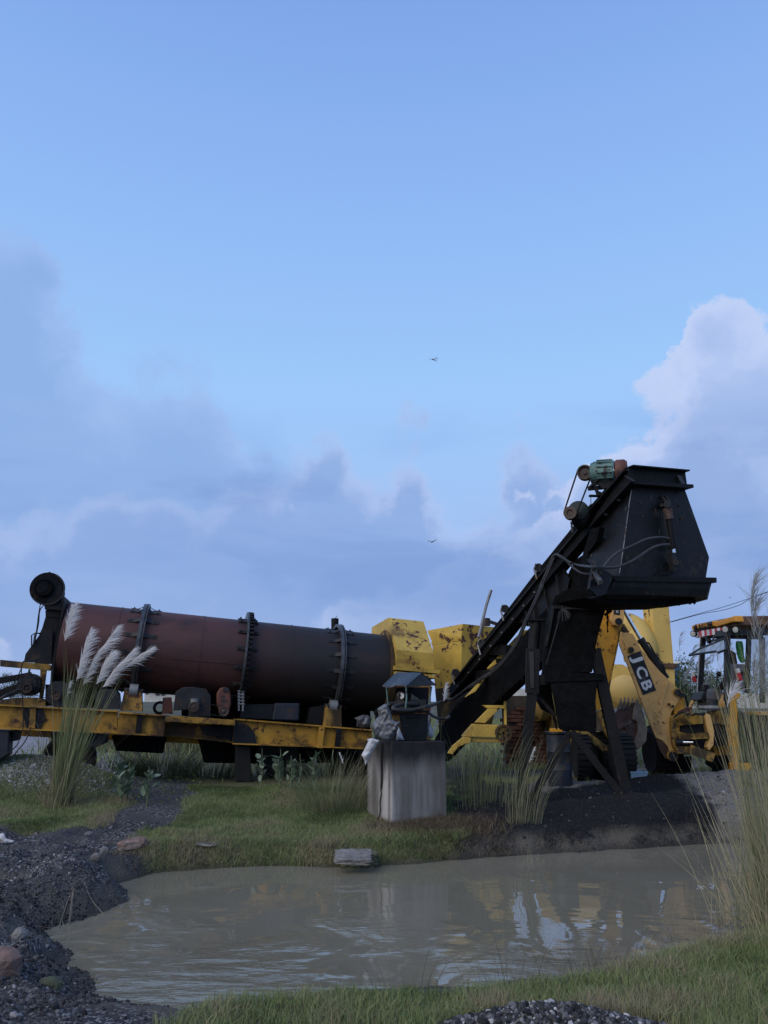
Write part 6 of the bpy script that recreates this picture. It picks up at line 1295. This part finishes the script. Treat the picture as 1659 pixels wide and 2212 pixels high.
def pebbles(name, xy, size, tint, label=None, sink=.35):
    n = len(xy); z = height(xy[:, 0], xy[:, 1]); q = RNG.normal(size=(n, 4)); q /= np.linalg.norm(q, axis=1, keepdims=True); w, x, y, zz_ = q.T
    Rm = np.stack([1 - 2 * (y * y + zz_ * zz_), 2 * (x * y - w * zz_), 2 * (x * zz_ + w * y), 2 * (x * y + w * zz_), 1 - 2 * (x * x + zz_ * zz_), 2 * (y * zz_ - w * x), 2 * (x * zz_ - w * y), 2 * (y * zz_ + w * x), 1 - 2 * (x * x + y * y)], 1).reshape(n, 3, 3)
    sc = size[:, None] * RNG.uniform(.55, 1.15, (n, 3)); V = IV[None] * (1 + RNG.uniform(-.16, .16, (n, 12, 1)))
    V = np.einsum('nij,nkj->nki', Rm, V * sc[:, None, :]); V += np.concatenate([xy, (z + size * (1 - sink * 2) * .6)[:, None]], 1)[:, None, :]
    F = (IF[None] + (np.arange(n) * 12)[:, None, None]).reshape(-1, 3)
    o = numesh(name, V.reshape(-1, 3), [F], 'pebble', 'stuff', np.repeat(tint, 12))
    if label: o['label'] = label
    return o
def sample(n, xr, yr, wfn):
    x = RNG.uniform(*xr, n); y = RNG.uniform(*yr, n); k = RNG.uniform(0, 1, n) < wfn(x, y); return np.stack([x[k], y[k]], 1)
def wgravel(x, y):
    l, b, h, s = zones(x, y); d = sdf(POND, x, y)
    return (1 - l) * (1 - b) * (1 - s) * (1 - h) * (d > -.05) * np.clip(.35 + fbm(x, y, .8, 3, 77) * 1.6 + sstep(9.6, 8.2, y) * .35, 0.05, 1)
xy = sample(95000, (-5.4, -.9), (4.3, 11.2), wgravel); 
sz = RNG.gamma(2.2, .0026, len(xy)).clip(.004, .045); patch = fbm(xy[:, 0], xy[:, 1], 1.1, 3, 55)
pebbles('gravel', xy, sz, np.clip(.32 + patch * .55 + RNG.normal(size=len(xy)) * .22, 0, 1), 'loose dark gravel round the left end of the pond')
c0 = NEARM[0]
def wnear(x, y): return (sum(np.exp(-((x - c) / (a * 1.15)) ** 2 - ((y - d) / (b * 1.25)) ** 2) for c, d, _, a, b in NEARM) > .42).astype(float)
xy = sample(30000, (-.3, 2.6), (3.9, 5.0), wnear); xy = xy[:9000]
pebbles('gravel', xy, RNG.gamma(4, .0026, len(xy)).clip(.005, .03), np.clip(.42 + RNG.normal(size=len(xy)) * .27, 0, 1), 'dark and pale gravel heaped on the near bank')
def wheap(x, y): return zones(x, y)[2]
xy = sample(26000, (-8.0, -3.6), (10.8, 14.4), wheap)
pebbles('gravel', xy, RNG.gamma(4, .0026, len(xy)).clip(.005, .03), np.clip(.78 + fbm(xy[:, 0], xy[:, 1], 1.2, 3, 4) * .35 + RNG.normal(size=len(xy)) * .2, 0, 1), 'pale grey gravel heap under the left end of the chassis')
xy = sample(9000, (.6, 7), (10.2, 13.6), lambda x, y: np.clip(zones(x, y)[1] * .5 + zones(x, y)[3] * .6, 0, 1) * (sdf(POND, x, y) > 0))
pebbles('gravel', xy, RNG.gamma(2.5, .003, len(xy)).clip(.004, .05), np.clip(.2 + .25 * zones(xy[:, 0], xy[:, 1])[3] + RNG.normal(size=len(xy)) * .2, 0, 1), 'scattered black clods on the tar heap and sand')

# ------------------------------------------------------------------ grass
def sward(name, xy, h, w, tint, mat='lawn', lean=.45, label=None, kind='stuff', parent=None):
    n = len(xy); z = height(xy[:, 0], xy[:, 1]); base = np.concatenate([xy, (z - .008)[:, None]], 1)
    a = RNG.uniform(0, 2 * np.pi, n); l = RNG.uniform(0, lean, n) * h
    d = np.stack([np.cos(a) * l * .4, np.sin(a) * l * .4, h * .95], 1); b = np.stack([np.cos(a) * l, np.sin(a) * l, -h * .25 * (l / h / max(lean, .01))], 1)
    V, F, T = strips(base, d, b, w, rside(n), np.clip(tint, 0, 1), 2)
    o = numesh(name, V, F, mat, kind, T, parent=parent)
    if label: o['label'] = label
    return o
def wl(poly_y):
    def f(x, y):
        l = zones(x, y)[0]; return np.where(l > .25, l, 0) * (sdf(POND, x, y) > .02) * poly_y(x, y)
    return f
xy = sample(190000, (-7.6, 1.6), (9.3, 13.6), wl(lambda x, y: 1.0)); n = len(xy)
pt = fbm(xy[:, 0], xy[:, 1], 1.3, 4, 61); edge = sdf(POND, xy[:, 0], xy[:, 1])
tt = .40 + pt * .85 + RNG.normal(size=n) * .15 + .30 * sstep(.75, .1, edge)
sward('grass', xy, (.035 + .045 * RNG.random(n) + .03 * np.clip(pt, 0, 1)) * (1 + .5 * sstep(.6, .1, edge)), .0045 + .003 * RNG.random(n), tt, 'lawn', .8, 'short patchy grass on the far bank of the pond')
xy = sample(300000, (-1.9, 7.2), (4.2, 8.9), wl(lambda x, y: (y < 9) * np.clip(.45 + 1.2 * sstep(-1.6, 1.0, x), 0, 1))); n = len(xy)
pt = fbm(xy[:, 0], xy[:, 1], 1.6, 4, 62); edge = sdf(POND, xy[:, 0], xy[:, 1])
sward('grass', xy, (.03 + .045 * RNG.random(n) ** 1.5 + .07 * np.clip(pt + .1, 0, 1)) * (.7 + .5 * sstep(.0, .5, edge)), .0035 + .003 * RNG.random(n), .40 + pt * .85 + RNG.normal(size=n) * .19 + .08 * sstep(.3, .05, edge), 'lawn', .7, 'lush short grass on the near bank of the pond')
xy = sample(30000, (1.8, 9), (12.6, 17.5), lambda x, y: np.clip(fbm(x, y, .7, 3, 70) * 2.2 + .12 + .6 * (np.abs(y - 14.8) < .5), 0, 1)); n = len(xy)
sward('grass', xy, .06 + .12 * RNG.random(n), .006 + .004 * RNG.random(n), .55 + RNG.normal(size=n) * .18, 'lawn', .7, 'rough yellowish grass below the excavator')
xy = sample(40000, (-9, 40), (17, 60), lambda x, y: np.ones_like(x)); n = len(xy)
sward('grass', xy, .15 + .35 * RNG.random(n), .02 + .02 * RNG.random(n), .55 + RNG.normal(size=n) * .2, 'lawn', .7, 'long field grass beyond the yard')
# dry matted roots overhanging the far water edge and round the plinth
xy = sample(60000, (-3.2, 1.6), (9.2, 11.4), lambda x, y: (sdf(POND, x, y) > .02) * np.clip(1.1 - sdf(POND, x, y) * 2.2, 0, 1) * .55); n = len(xy)
sward('dry_grass', xy, .04 + .07 * RNG.random(n), .0035 + .003 * RNG.random(n), RNG.random(n), 'dry', 1.5, 'brown matted roots overhanging the far water edge')
pcx, pcy = PC.x + .55, PC.y - .05
xy = sample(22000, (-.3, 1.7), (10.0, 11.3), lambda x, y: np.clip(np.exp(-((x - pcx) / .6) ** 2 - ((y - pcy) / .35) ** 2) * 1.2, 0, 1) * (sdf(POND, x, y) > .05)); n = len(xy)
sward('dry_grass', xy, .06 + .10 * RNG.random(n), .004 + .003 * RNG.random(n), np.clip(RNG.normal(size=n) * .25 + .4, 0, 1), 'dry', 1.2, 'tangled brown grass at the foot of the plinth')

def clump(name, label, cat, u, v, zb, spread, n, hgt, lean, width, mat, tint, seed, droop=.35, group=None, dirb=(0, 0)):
    """a tussock: one thing, its blades counted as one mass"""
    g = np.random.default_rng(seed); c = PZ(u, v, zb); c.z = float(height(c.x, c.y))
    t = thing(name, label, cat, tuple(c), group)
    a = g.uniform(0, 2 * np.pi, n); r = np.sqrt(g.random(n)); bx, by = c.x + np.cos(a) * r * spread[0], c.y + np.sin(a) * r * spread[1]
    h = hgt * (.45 + .55 * g.random(n)) * (1 - .25 * r); out = lean * h * (r * .7 + .3 * g.random(n)); a2 = a + g.normal(size=n) * .5
    ox, oy = np.cos(a2) * out + dirb[0] * h, np.sin(a2) * out + dirb[1] * h
    z = height(bx, by) - .02; dr_ = droop * g.random(n)
    d = np.stack([ox * .35, oy * .35, h * (1 + dr_ * .5)], 1); b = np.stack([ox * (.65 + dr_), oy * (.65 + dr_), -h * dr_], 1)
    s = np.stack([np.sin(a2 + 1.2), np.cos(a2 + 1.2), np.zeros(n)], 1); s[:, 0] += .4; s = unit(s)
    V, F, T = strips(np.stack([bx, by, z], 1), d, b, np.full(n, width) * g.uniform(.6, 1.3, n), s, np.clip(tint + g.normal(size=n) * .17, 0, 1), 5)
    o = numesh('blades', V, F, mat, 'stuff', T, parent=t)
    return t, c
clump('grass_tussock', 'dense dark green tussock under the gear housing', 'grass tussock', 352, 1692, .12, (.6, .28), 620, 1.05, 1.0, .0065, 'tall', .40, 21, .6, 'tall grass tussocks')
clump('grass_tussock', 'low spreading tussock left of the dark green one, by the broad leaves', 'grass tussock', 285, 1690, .12, (.35, .2), 420, .62, 1.0, .006, 'tall', .5, 22, .8, 'tall grass tussocks')
clump('grass_tussock', 'arching straw coloured grass beside the black jack leg', 'grass tussock', 470, 1690, .1, (.3, .2), 70, .95, 1.5, .006, 'tall', .9, 23, 1.0, 'tall grass tussocks')
clump('grass_tussock', 'pale green wispy tussock left of the plinth', 'grass tussock', 722, 1752, .06, (.5, .28), 520, 1.1, .85, .0048, 'tall', .66, 24, .45, 'tall grass tussocks')
clump('grass_tussock', 'thin straw wisps close against the left of the plinth', 'grass tussock', 775, 1740, .06, (.15, .2), 150, .95, .5, .0045, 'dry', .75, 25, .3, 'tall grass tussocks')
clump('grass_tussock', 'tall green tussock on the tar heap before the yellow frame', 'grass tussock', 1055, 1745, .12, (.5, .18), 190, 1.55, .42, .0048, 'tall', .62, 26, .25, 'tall grass tussocks', (.16, 0))
clump('grass_tussock', 'reedy tussock leaning right past the left conveyor leg', 'grass tussock', 1130, 1762, .1, (.24, .1), 95, 1.4, .40, .0048, 'tall', .75, 27, .12, 'tall grass tussocks', (.22, 0))
clump('grass_tussock', 'dark grass growing close right of the plinth', 'grass tussock', 995, 1720, .12, (.3, .2), 130, 1.3, .6, .0058, 'tall', .5, 28, .6, 'tall grass tussocks', (-.02, 0))
clump('grass_tussock', 'short straw tuft at the foot of the leaning reedy tussock', 'grass tussock', 1140, 1805, .0, (.14, .08), 60, .5, .6, .005, 'tall', .85, 29, .5, 'tall grass tussocks')
clump('grass_sprig', 'single bright green sprig on the gravel at the lawn corner', 'grass sprig', 318, 1795, -.02, (.02, .02), 9, .28, .6, .007, 'tall', .62, 30, .3)
clump('grass_tussock', 'yellow green tuft under the right conveyor brace', 'grass tussock', 1275, 1665, .15, (.5, .2), 420, .38, .5, .007, 'tall', .6, 31, .4, 'tall grass tussocks')
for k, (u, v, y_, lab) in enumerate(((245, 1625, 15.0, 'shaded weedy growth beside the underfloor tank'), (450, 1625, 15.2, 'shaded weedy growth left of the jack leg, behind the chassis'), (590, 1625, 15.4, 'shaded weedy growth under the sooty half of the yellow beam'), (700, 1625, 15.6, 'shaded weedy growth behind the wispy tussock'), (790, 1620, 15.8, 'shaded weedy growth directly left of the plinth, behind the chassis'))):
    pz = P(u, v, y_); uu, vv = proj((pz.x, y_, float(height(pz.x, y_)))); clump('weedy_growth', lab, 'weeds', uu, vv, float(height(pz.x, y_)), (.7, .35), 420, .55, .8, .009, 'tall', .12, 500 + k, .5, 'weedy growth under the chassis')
fxy = [(335, 1530), (372, 1532), (405, 1530), (440, 1530)]
for k, (u, v) in enumerate(fxy):
    pass
c = P(380, 1520, 26)
xy = np.stack([RNG.uniform(-9.5, -4.5, 4200), RNG.uniform(22, 30, 4200)], 1)
sward('field_grass', xy, .7 + .5 * RNG.random(4200), .02 + .015 * RNG.random(4200), .8 + RNG.normal(size=4200) * .15, 'tall', .4, 'pale tall field grass seen under the drum')

for nm, n_, xr, yr, lab in (('dead_stalks', 420, (-3.2, 1.6), (9.6, 12.2), 'bent dead stalks littering the far bank'), ('dead_stalks', 380, (-1.2, 4.5), (4.5, 7.6), 'bent dead stalks lying in the near bank grass'), ('dead_stalks', 160, (-5, -1.4), (5, 11), 'dry straw bits on the left gravel')):
    xy = sample(n_ * 3, xr, yr, lambda x, y: (sdf(POND, x, y) > .03) * .5); n = len(xy); a = RNG.uniform(0, 6.28, n); L_ = RNG.uniform(.06, .28, n); z = height(xy[:, 0], xy[:, 1]) + RNG.uniform(.0, .05, n)
    V, F, T = strips(np.concatenate([xy, z[:, None]], 1), np.stack([np.cos(a) * L_, np.sin(a) * L_ * .6, RNG.uniform(-.05, .5, n) * L_], 1), np.stack([RNG.normal(size=n) * .05, RNG.normal(size=n) * .05, -L_ * .25], 1), np.full(n, .005), rside(n), np.clip(.75 + RNG.normal(size=n) * .25, 0, 1), 4)
    numesh(nm, V, F, 'dry', 'stuff', T)['label'] = lab

# kans grass: reed stems with silky plumes
def plume(parent, pts, n, ln, seed, mat='plume', bias=(.55, 0, .1), name='plume', hw=.0062):
    g = np.random.default_rng(seed); path = [np.array(p) for p in arc(pts, 8)]; m = len(path); L = sum(np.linalg.norm(path[i + 1] - path[i]) for i in range(m - 1))
    k = np.clip((g.random(n) * .93 * (m - 1)), 0, m - 1.001); i = k.astype(int); f = (k - i)[:, None]; P_ = np.stack(path)
    pos = P_[i] * (1 - f) + P_[i + 1] * f; tg = unit(P_[i + 1] - P_[i]); s = k / (m - 1)
    env = ln * (.55 + .6 * np.sin(np.pi * np.clip(s * .9 + .12, 0, 1))) * g.uniform(.7, 1.25, n)
    lat = g.normal(size=(n, 3)) * .28 + np.array(bias)[None] * g.uniform(.3, 1.2, (n, 1)); d = unit(tg * .95 + lat) * env[:, None]
    b = np.stack([env * .22, np.zeros(n), -env * .18], 1) * (g.random((n, 1)) + .2); sd_ = unit(np.cross(d, np.array([0, 1.0, .05]))) 
    V, F, T = strips(pos, d, b, np.full(n, hw) * g.uniform(.6, 1.3, n), sd_, np.clip(.55 + g.normal(size=n) * .25, 0, 1), 3)
    Pn = P_[:-1]; V2, F2, T2 = strips(Pn, P_[1:] - Pn, np.zeros_like(Pn), np.full(m - 1, .008), np.tile([[1.0, 0, 0]], (m - 1, 1)), np.full(m - 1, .3), 1, False)
    V, F, T = merge([(V, F, T), (V2, F2, T2)])
    return numesh(name, V, F, mat, None, T, parent=parent)
def stems(parent, base, tops, width, tint, bow=.12, seed=0, name='stems', mat='stem', segs=6):
    g = np.random.default_rng(seed); base, tops = np.array(base, float), np.array(tops, float); n = len(base)
    dv = tops - base; h = np.linalg.norm(dv, axis=1, keepdims=True); side = unit(np.stack([dv[:, 0], dv[:, 1], np.zeros(n)], 1)) * h * bow
    d = dv - side; b = side
    V, F, T = strips(base, d, b, width, np.tile([[1.0, .0, 0]], (n, 1)) + g.normal(size=(n, 3)) * .2 * np.array([1, 1, 0]), tint, segs)
    return numesh(name, V, F, mat, 'stuff', T, parent=parent)
KY = 11.5; KPL = Plane((0, KY, 0), (0, -1, 0)); kb = PZ(128, 1748, .06); kb.z = float(height(kb.x, kb.y))
KPL = Plane(kb, (0, -1, 0))
kg = thing('kans_grass', 'tall clump of white plumed reed grass before the rusty drum', 'reed grass', tuple(kb))
PLM = [[zl(615, 860), zl(640, 690), zl(690, 515)], [zl(725, 1240), zl(780, 1000), zl(865, 735)], [zl(790, 1280), zl(900, 1020), zl(1030, 850), zl(1125, 710)], [zl(915, 1270), zl(980, 1100), zl(1060, 970)],
       [zl(975, 1300), zl(1100, 1120), zl(1285, 930)], [zl(1190, 1110), zl(1300, 1020), zl(1455, 925)], [zl(637, 1390), zl(645, 1310), zl(665, 1240)]]
sb, stp = [], []
for k, pp in enumerate(PLM):
    o = rr.uniform(-.15, .15); q = KPL.L(pp, o)
    plume(kg, q, 300 if k < 6 else 60, .20 if k < 5 else (.15 if k == 5 else .08), 40 + k, bias=(.55, 0, -.02))
    for j in range(4):
        sb.append(kb + Vector((rr.uniform(-.12, .12), rr.uniform(-.1, .1), 0))); stp.append(q[0] + Vector((rr.uniform(-.02, .02) * (j > 0), 0, -rr.uniform(0, .2) * (j > 0))) + (q[1] - q[0]).normalized() * .02)
g = np.random.default_rng(5)
for k in range(250):
    a, r = g.uniform(0, 6.28), math.sqrt(g.random()); b0 = kb + Vector((math.cos(a) * r * .125, math.sin(a) * r * .11, -.02)); h = g.uniform(.7, 2.25)
    sb.append(b0); stp.append(b0 + Vector((math.cos(a) * r * .10 * h + g.normal() * .07 * h + .10 * h, g.normal() * .08 * h, h)))
nst = len(sb); stems(kg, sb, stp, np.r_[np.full(nst - 250, .013), g.uniform(.006, .010, 250)], np.clip(.42 + g.normal(size=nst) * .2, 0, 1), .10, 6)
clb = [(kb + Vector((g.normal() * .14, g.normal() * .1, -.01))) for _ in range(130)]
stems(kg, clb, [p + Vector((g.normal() * .3 + .1, g.normal() * .25, g.uniform(.25, .9))) for p in clb], g.uniform(.005, .010, 130), np.clip(.75 + g.normal(size=130) * .2, 0, 1), .25, 7, 'dry_leaves', 'dry')
clb = [(kb + Vector((g.normal() * .1, g.normal() * .08, -.01))) for _ in range(26)]
stems(kg, clb, [p + Vector((g.choice([-1, 1]) * g.uniform(.4, .95), g.normal() * .2, g.uniform(.3, 1.6))) for p in clb], g.uniform(.004, .006, 26), np.clip(.55 + g.normal(size=26) * .2, 0, 1), .35, 8, 'arching_blades', 'tall', 10)
# single plumes round the plinth and the conveyor foot
for k, (pts, y, n, ln, lab) in enumerate((([zc(205, 1395), zc(218, 1300), zc(236, 1195)], 12.3, 90, .09, 'white plume on a reed just right of the gauge shelter'), ([zc(40, 1620), zc(45, 1550), zc(75, 1480)], 12.2, 60, .07, 'small white plume tucked beside the gauge cabinet'),
                                       ([zc(95, 1740), zc(105, 1670), zc(132, 1600)], 12.2, 60, .07, 'drooping white plume below the hose loop right of the cabinet'), ([zk(305, 1820), zk(325, 1750), zk(362, 1655)], 11.8, 60, .06, 'white plume against the foot of the left conveyor leg'), ([zh(632, 1640), zh(615, 1590), zh(595, 1540)], 12.2, 40, .05, 'small greyish plume in the wispy tussock left of the plinth'))):
    q = [P(u, v, y) for u, v in pts]; b0 = Vector((q[0].x - .05, y, 0)); b0.z = float(height(b0.x, y)); t = thing('plumed_reed', lab, 'reed', tuple(b0), 'single plumed reeds')
    plume(t, q, n, ln, 70 + k, bias=(.35, 0, .0)); stems(t, [b0], [q[0]], np.array([.008]), np.array([.5]), .1, k, 'stem')
# the big reed stand on the near bank at the right edge
rbk = PZ(1668, 1992, -.12); rbk.z = float(height(rbk.x, rbk.y)); RPL = Plane(rbk, (0, -1, 0))
rg_ = thing('kans_grass', 'huge stand of thin pale reeds filling the right edge of the photo', 'reed grass', tuple(rbk))
g = np.random.default_rng(9); sb, stp = [], []
for k in range(330):
    a, r = g.uniform(0, 6.28), math.sqrt(g.random()); b0 = rbk + Vector((.16 + math.cos(a) * r * .24, math.sin(a) * r * .3, -.02)); h = g.uniform(.9, 2.55)
    sb.append(b0); stp.append(b0 + Vector((math.cos(a) * r * .07 * h + g.normal() * .055 * h - .015 * h, g.normal() * .09 * h, h)))
n0 = len(sb)
for k in range(46):                                       # leaning and broken stems towards the pond
    b0 = rbk + Vector((g.normal() * .12 + .05, g.normal() * .12, 0)); h = g.uniform(.5, 1.7); l = g.uniform(.10, .42)
    sb.append(b0); stp.append(b0 + Vector((-l * h, g.normal() * .15, h)))
ns = len(sb); stems(rg_, sb, stp, g.uniform(.003, .0065, ns), np.clip(np.r_[.72 + g.normal(size=n0) * .22, .8 + g.normal(size=ns - n0) * .15], 0, 1), .07, 10, segs=7)
clb = [(rbk + Vector((g.normal() * .22 + .1, g.normal() * .2, -.01))) for _ in range(420)]
stems(rg_, clb, [p + Vector((g.normal() * .22 - .03, g.normal() * .25, g.uniform(.25, 1.1))) for p in clb], g.uniform(.003, .007, 420), np.clip(.85 + g.normal(size=420) * .2, 0, 1), .2, 11, 'dry_leaves', 'stem')
for k in range(34):
    u, v = g.uniform(1622, 1780), g.uniform(1330, 1560); o = g.uniform(-.35, .35); q0 = RPL((u, v), o); top_ = q0 + Vector((g.uniform(-.02, .16), 0, g.uniform(.3, .5)))
    plume(rg_, [q0, q0.lerp(top_, .5) + Vector((-.02, 0, .02)), top_], 40, .24, 100 + k, 'spray', bias=(-.15 + .5 * g.random(), 0, .1), hw=.0038)
plume(rg_, RPL.L([zj(1195, 1240), zj(1225, 1120), zj(1275, 1010)], .1), 46, .13, 160, 'plume', bias=(.25, 0, .1))
# wisps of seeding grass along the near water edge
for k, (u, v, n, lab) in enumerate(((1105, 2095, 10, 'thin seeding grass wisps on the near bank below the plinth'), (1240, 2085, 16, 'brown seeding wisps on the near bank under the bright reflection'), (1330, 2070, 18, 'dense brown wisps on the near bank right of the bright reflection'), (1500, 2000, 22, 'pale wisps on the near bank left of the tall reeds'), (880, 2125, 8, 'sparse wisps at the middle of the near bank'))):
    clump('grass_wisps', lab, 'grass wisps', u, v, -.2, (.35, .12), n * 3, .42 if k != 0 else .5, .7, .0036, 'dry', .6, 300 + k, .25, 'seeding grass wisps', (.06, 0))
# plumes far behind the cab
bgk = thing('kans_grass', 'pale feathery plumes in the field seen through the cab', 'reed grass', tuple(P(1520, 1540, 21)))
sb, stp = [], []
for k in range(26):
    u = g.uniform(1468, 1575); v = g.uniform(1405, 1500); q0 = P(u, v, 21 + g.normal() * .4); tp_ = q0 + Vector((g.uniform(.1, .4), 0, g.uniform(.3, .55)))
    plume(bgk, [q0, q0.lerp(tp_, .5) + Vector((-.04, 0, .03)), tp_], 36, .2, 400 + k, 'spray', bias=(.5, 0, 0)); sb.append(Vector((q0.x - .1, q0.y, .1))); stp.append(q0)
for k in range(260):
    x = g.uniform(7.6, 9.6); sb.append(Vector((x, 21 + g.normal() * .6, .1))); stp.append(sb[-1] + Vector((g.normal() * .15, 0, g.uniform(.8, 1.8))))
stems(bgk, sb, stp, g.uniform(.012, .022, len(sb)), np.clip(.5 + g.normal(size=len(sb)) * .2, 0, 1), .05, 12)

# broad-leaved milkweeds by the chassis
lf_ = MB(); ol = [(0, 0), (.25, .2), (.5, .27), (.75, .22), (.93, .1), (1, 0), (.93, -.1), (.75, -.22), (.5, -.27), (.25, -.2)]
lf_.add([(x, y, .10 * x * (1 - x) * 2 - abs(y) * -.35 * .6) for x, y in ol] + [(.5, 0, .0)], [[i, (i + 1) % 10, 10] for i in range(10)])
lme = bpy.data.meshes.new('leaf'); lme.from_pydata([tuple(v) for v in lf_.v], [], lf_.f)
def leaf_mesh(tv):
    m = lme.copy(); a = m.attributes.new('tint', 'FLOAT', 'POINT'); a.data.foreach_set('value', np.clip(np.full(11, tv) + RNG.normal(size=11) * .06, 0, 1).astype(np.float32)); m.materials.append(MT['broad'])
    for p in m.polygons: p.use_smooth = True
    return m
LM = [leaf_mesh(t) for t in (.3, .5, .65, .85)]
MT['broadstem'] = M('green_stem', (.10, .13, .07), .6)
def milkweed(u, v, y, n, s, label, seed):
    g = random.Random(seed); c = P(u, v, y); zb = float(height(c.x, c.y)); hh = max(.1, (c.z - zb) * .8); t = thing('milkweed_plant', label, 'plant', (c.x, c.y, zb), 'broad-leaved plants')
    part('stem', MT['broadstem'], t, lambda b: b.tube([Vector((c.x, c.y, zb)), Vector((c.x + .02, c.y, zb + hh * .6)), c], [.012, .01, .005], 6))
    for k in range(n):
        a = k * 2.4 + g.uniform(-.4, .4); f = 1 - k / n * .8; el_ = g.uniform(.1, .9) + (1 - f)
        m = Matrix.Translation(Vector((g.uniform(-.05, .05), g.uniform(-.05, .05), hh * f + g.uniform(-.02, .02)))) @ Matrix.Rotation(a, 4, 'Z') @ Matrix.Rotation(-el_, 4, 'Y') @ Matrix.Rotation(g.uniform(-.5, .5), 4, 'X') @ Matrix.Diagonal((s * g.uniform(.7, 1.2),) * 3 + (1,))
        o = bpy.data.objects.new('leaf', g.choice(LM)); COL.objects.link(o); o.parent = t; o.matrix_local = m
for k, a in enumerate(((258, 1642, 12.6, 18, 0.18, 'broad-leaved plant furthest left, before the gravel heap'), (280, 1648, 12.3, 16, 0.16, 'broad-leaved plant touching the left edge of the low tussock'), (264, 1672, 12.1, 18, 0.16, 'low broad-leaved plant nearest the grassy patch'), (322, 1655, 12.0, 16, 0.16, 'broad-leaved plant in front of the dark green tussock'),
                       (566, 1616, 13.2, 12, 0.14, 'small broad-leaved plant just right of the black jack leg'), (606, 1618, 13.1, 22, 0.18, 'bushy broad-leaved plant under the sooty yellow beam'), (629, 1632, 13.0, 16, 0.13, 'low grey green plant right of the bushy one'), (648, 1628, 13.1, 12, 0.12, 'small plant left of the wispy tussock, under the beam'), (682, 1622, 12.8, 20, 0.16, 'upright broad-leaved plant rising through the wispy tussock'))):
    milkweed(*a, k)
xy = sample(5000, (-5.2, -.3), (11.8, 13.4), lambda x, y: np.clip(fbm(x, y, 1.2, 3, 90) * 3 - .1, 0, 1)); n = len(xy); z = height(xy[:, 0], xy[:, 1])
dd_ = unit(RNG.normal(size=(n, 3)) * np.array([1, 1, .5])) * RNG.uniform(.015, .04, (n, 1))
V, F, T = strips(np.concatenate([xy, (z + RNG.random(n) ** 2 * .22)[:, None]], 1), dd_, dd_ * .05, np.full(n, .016), unit(np.cross(dd_, RNG.normal(size=(n, 3)))), np.clip(.45 + RNG.normal(size=n) * .28, 0, 1), 2)
numesh('weeds', V, F, 'weed', 'stuff', T)['label'] = 'low leafy weeds along the foot of the chassis'
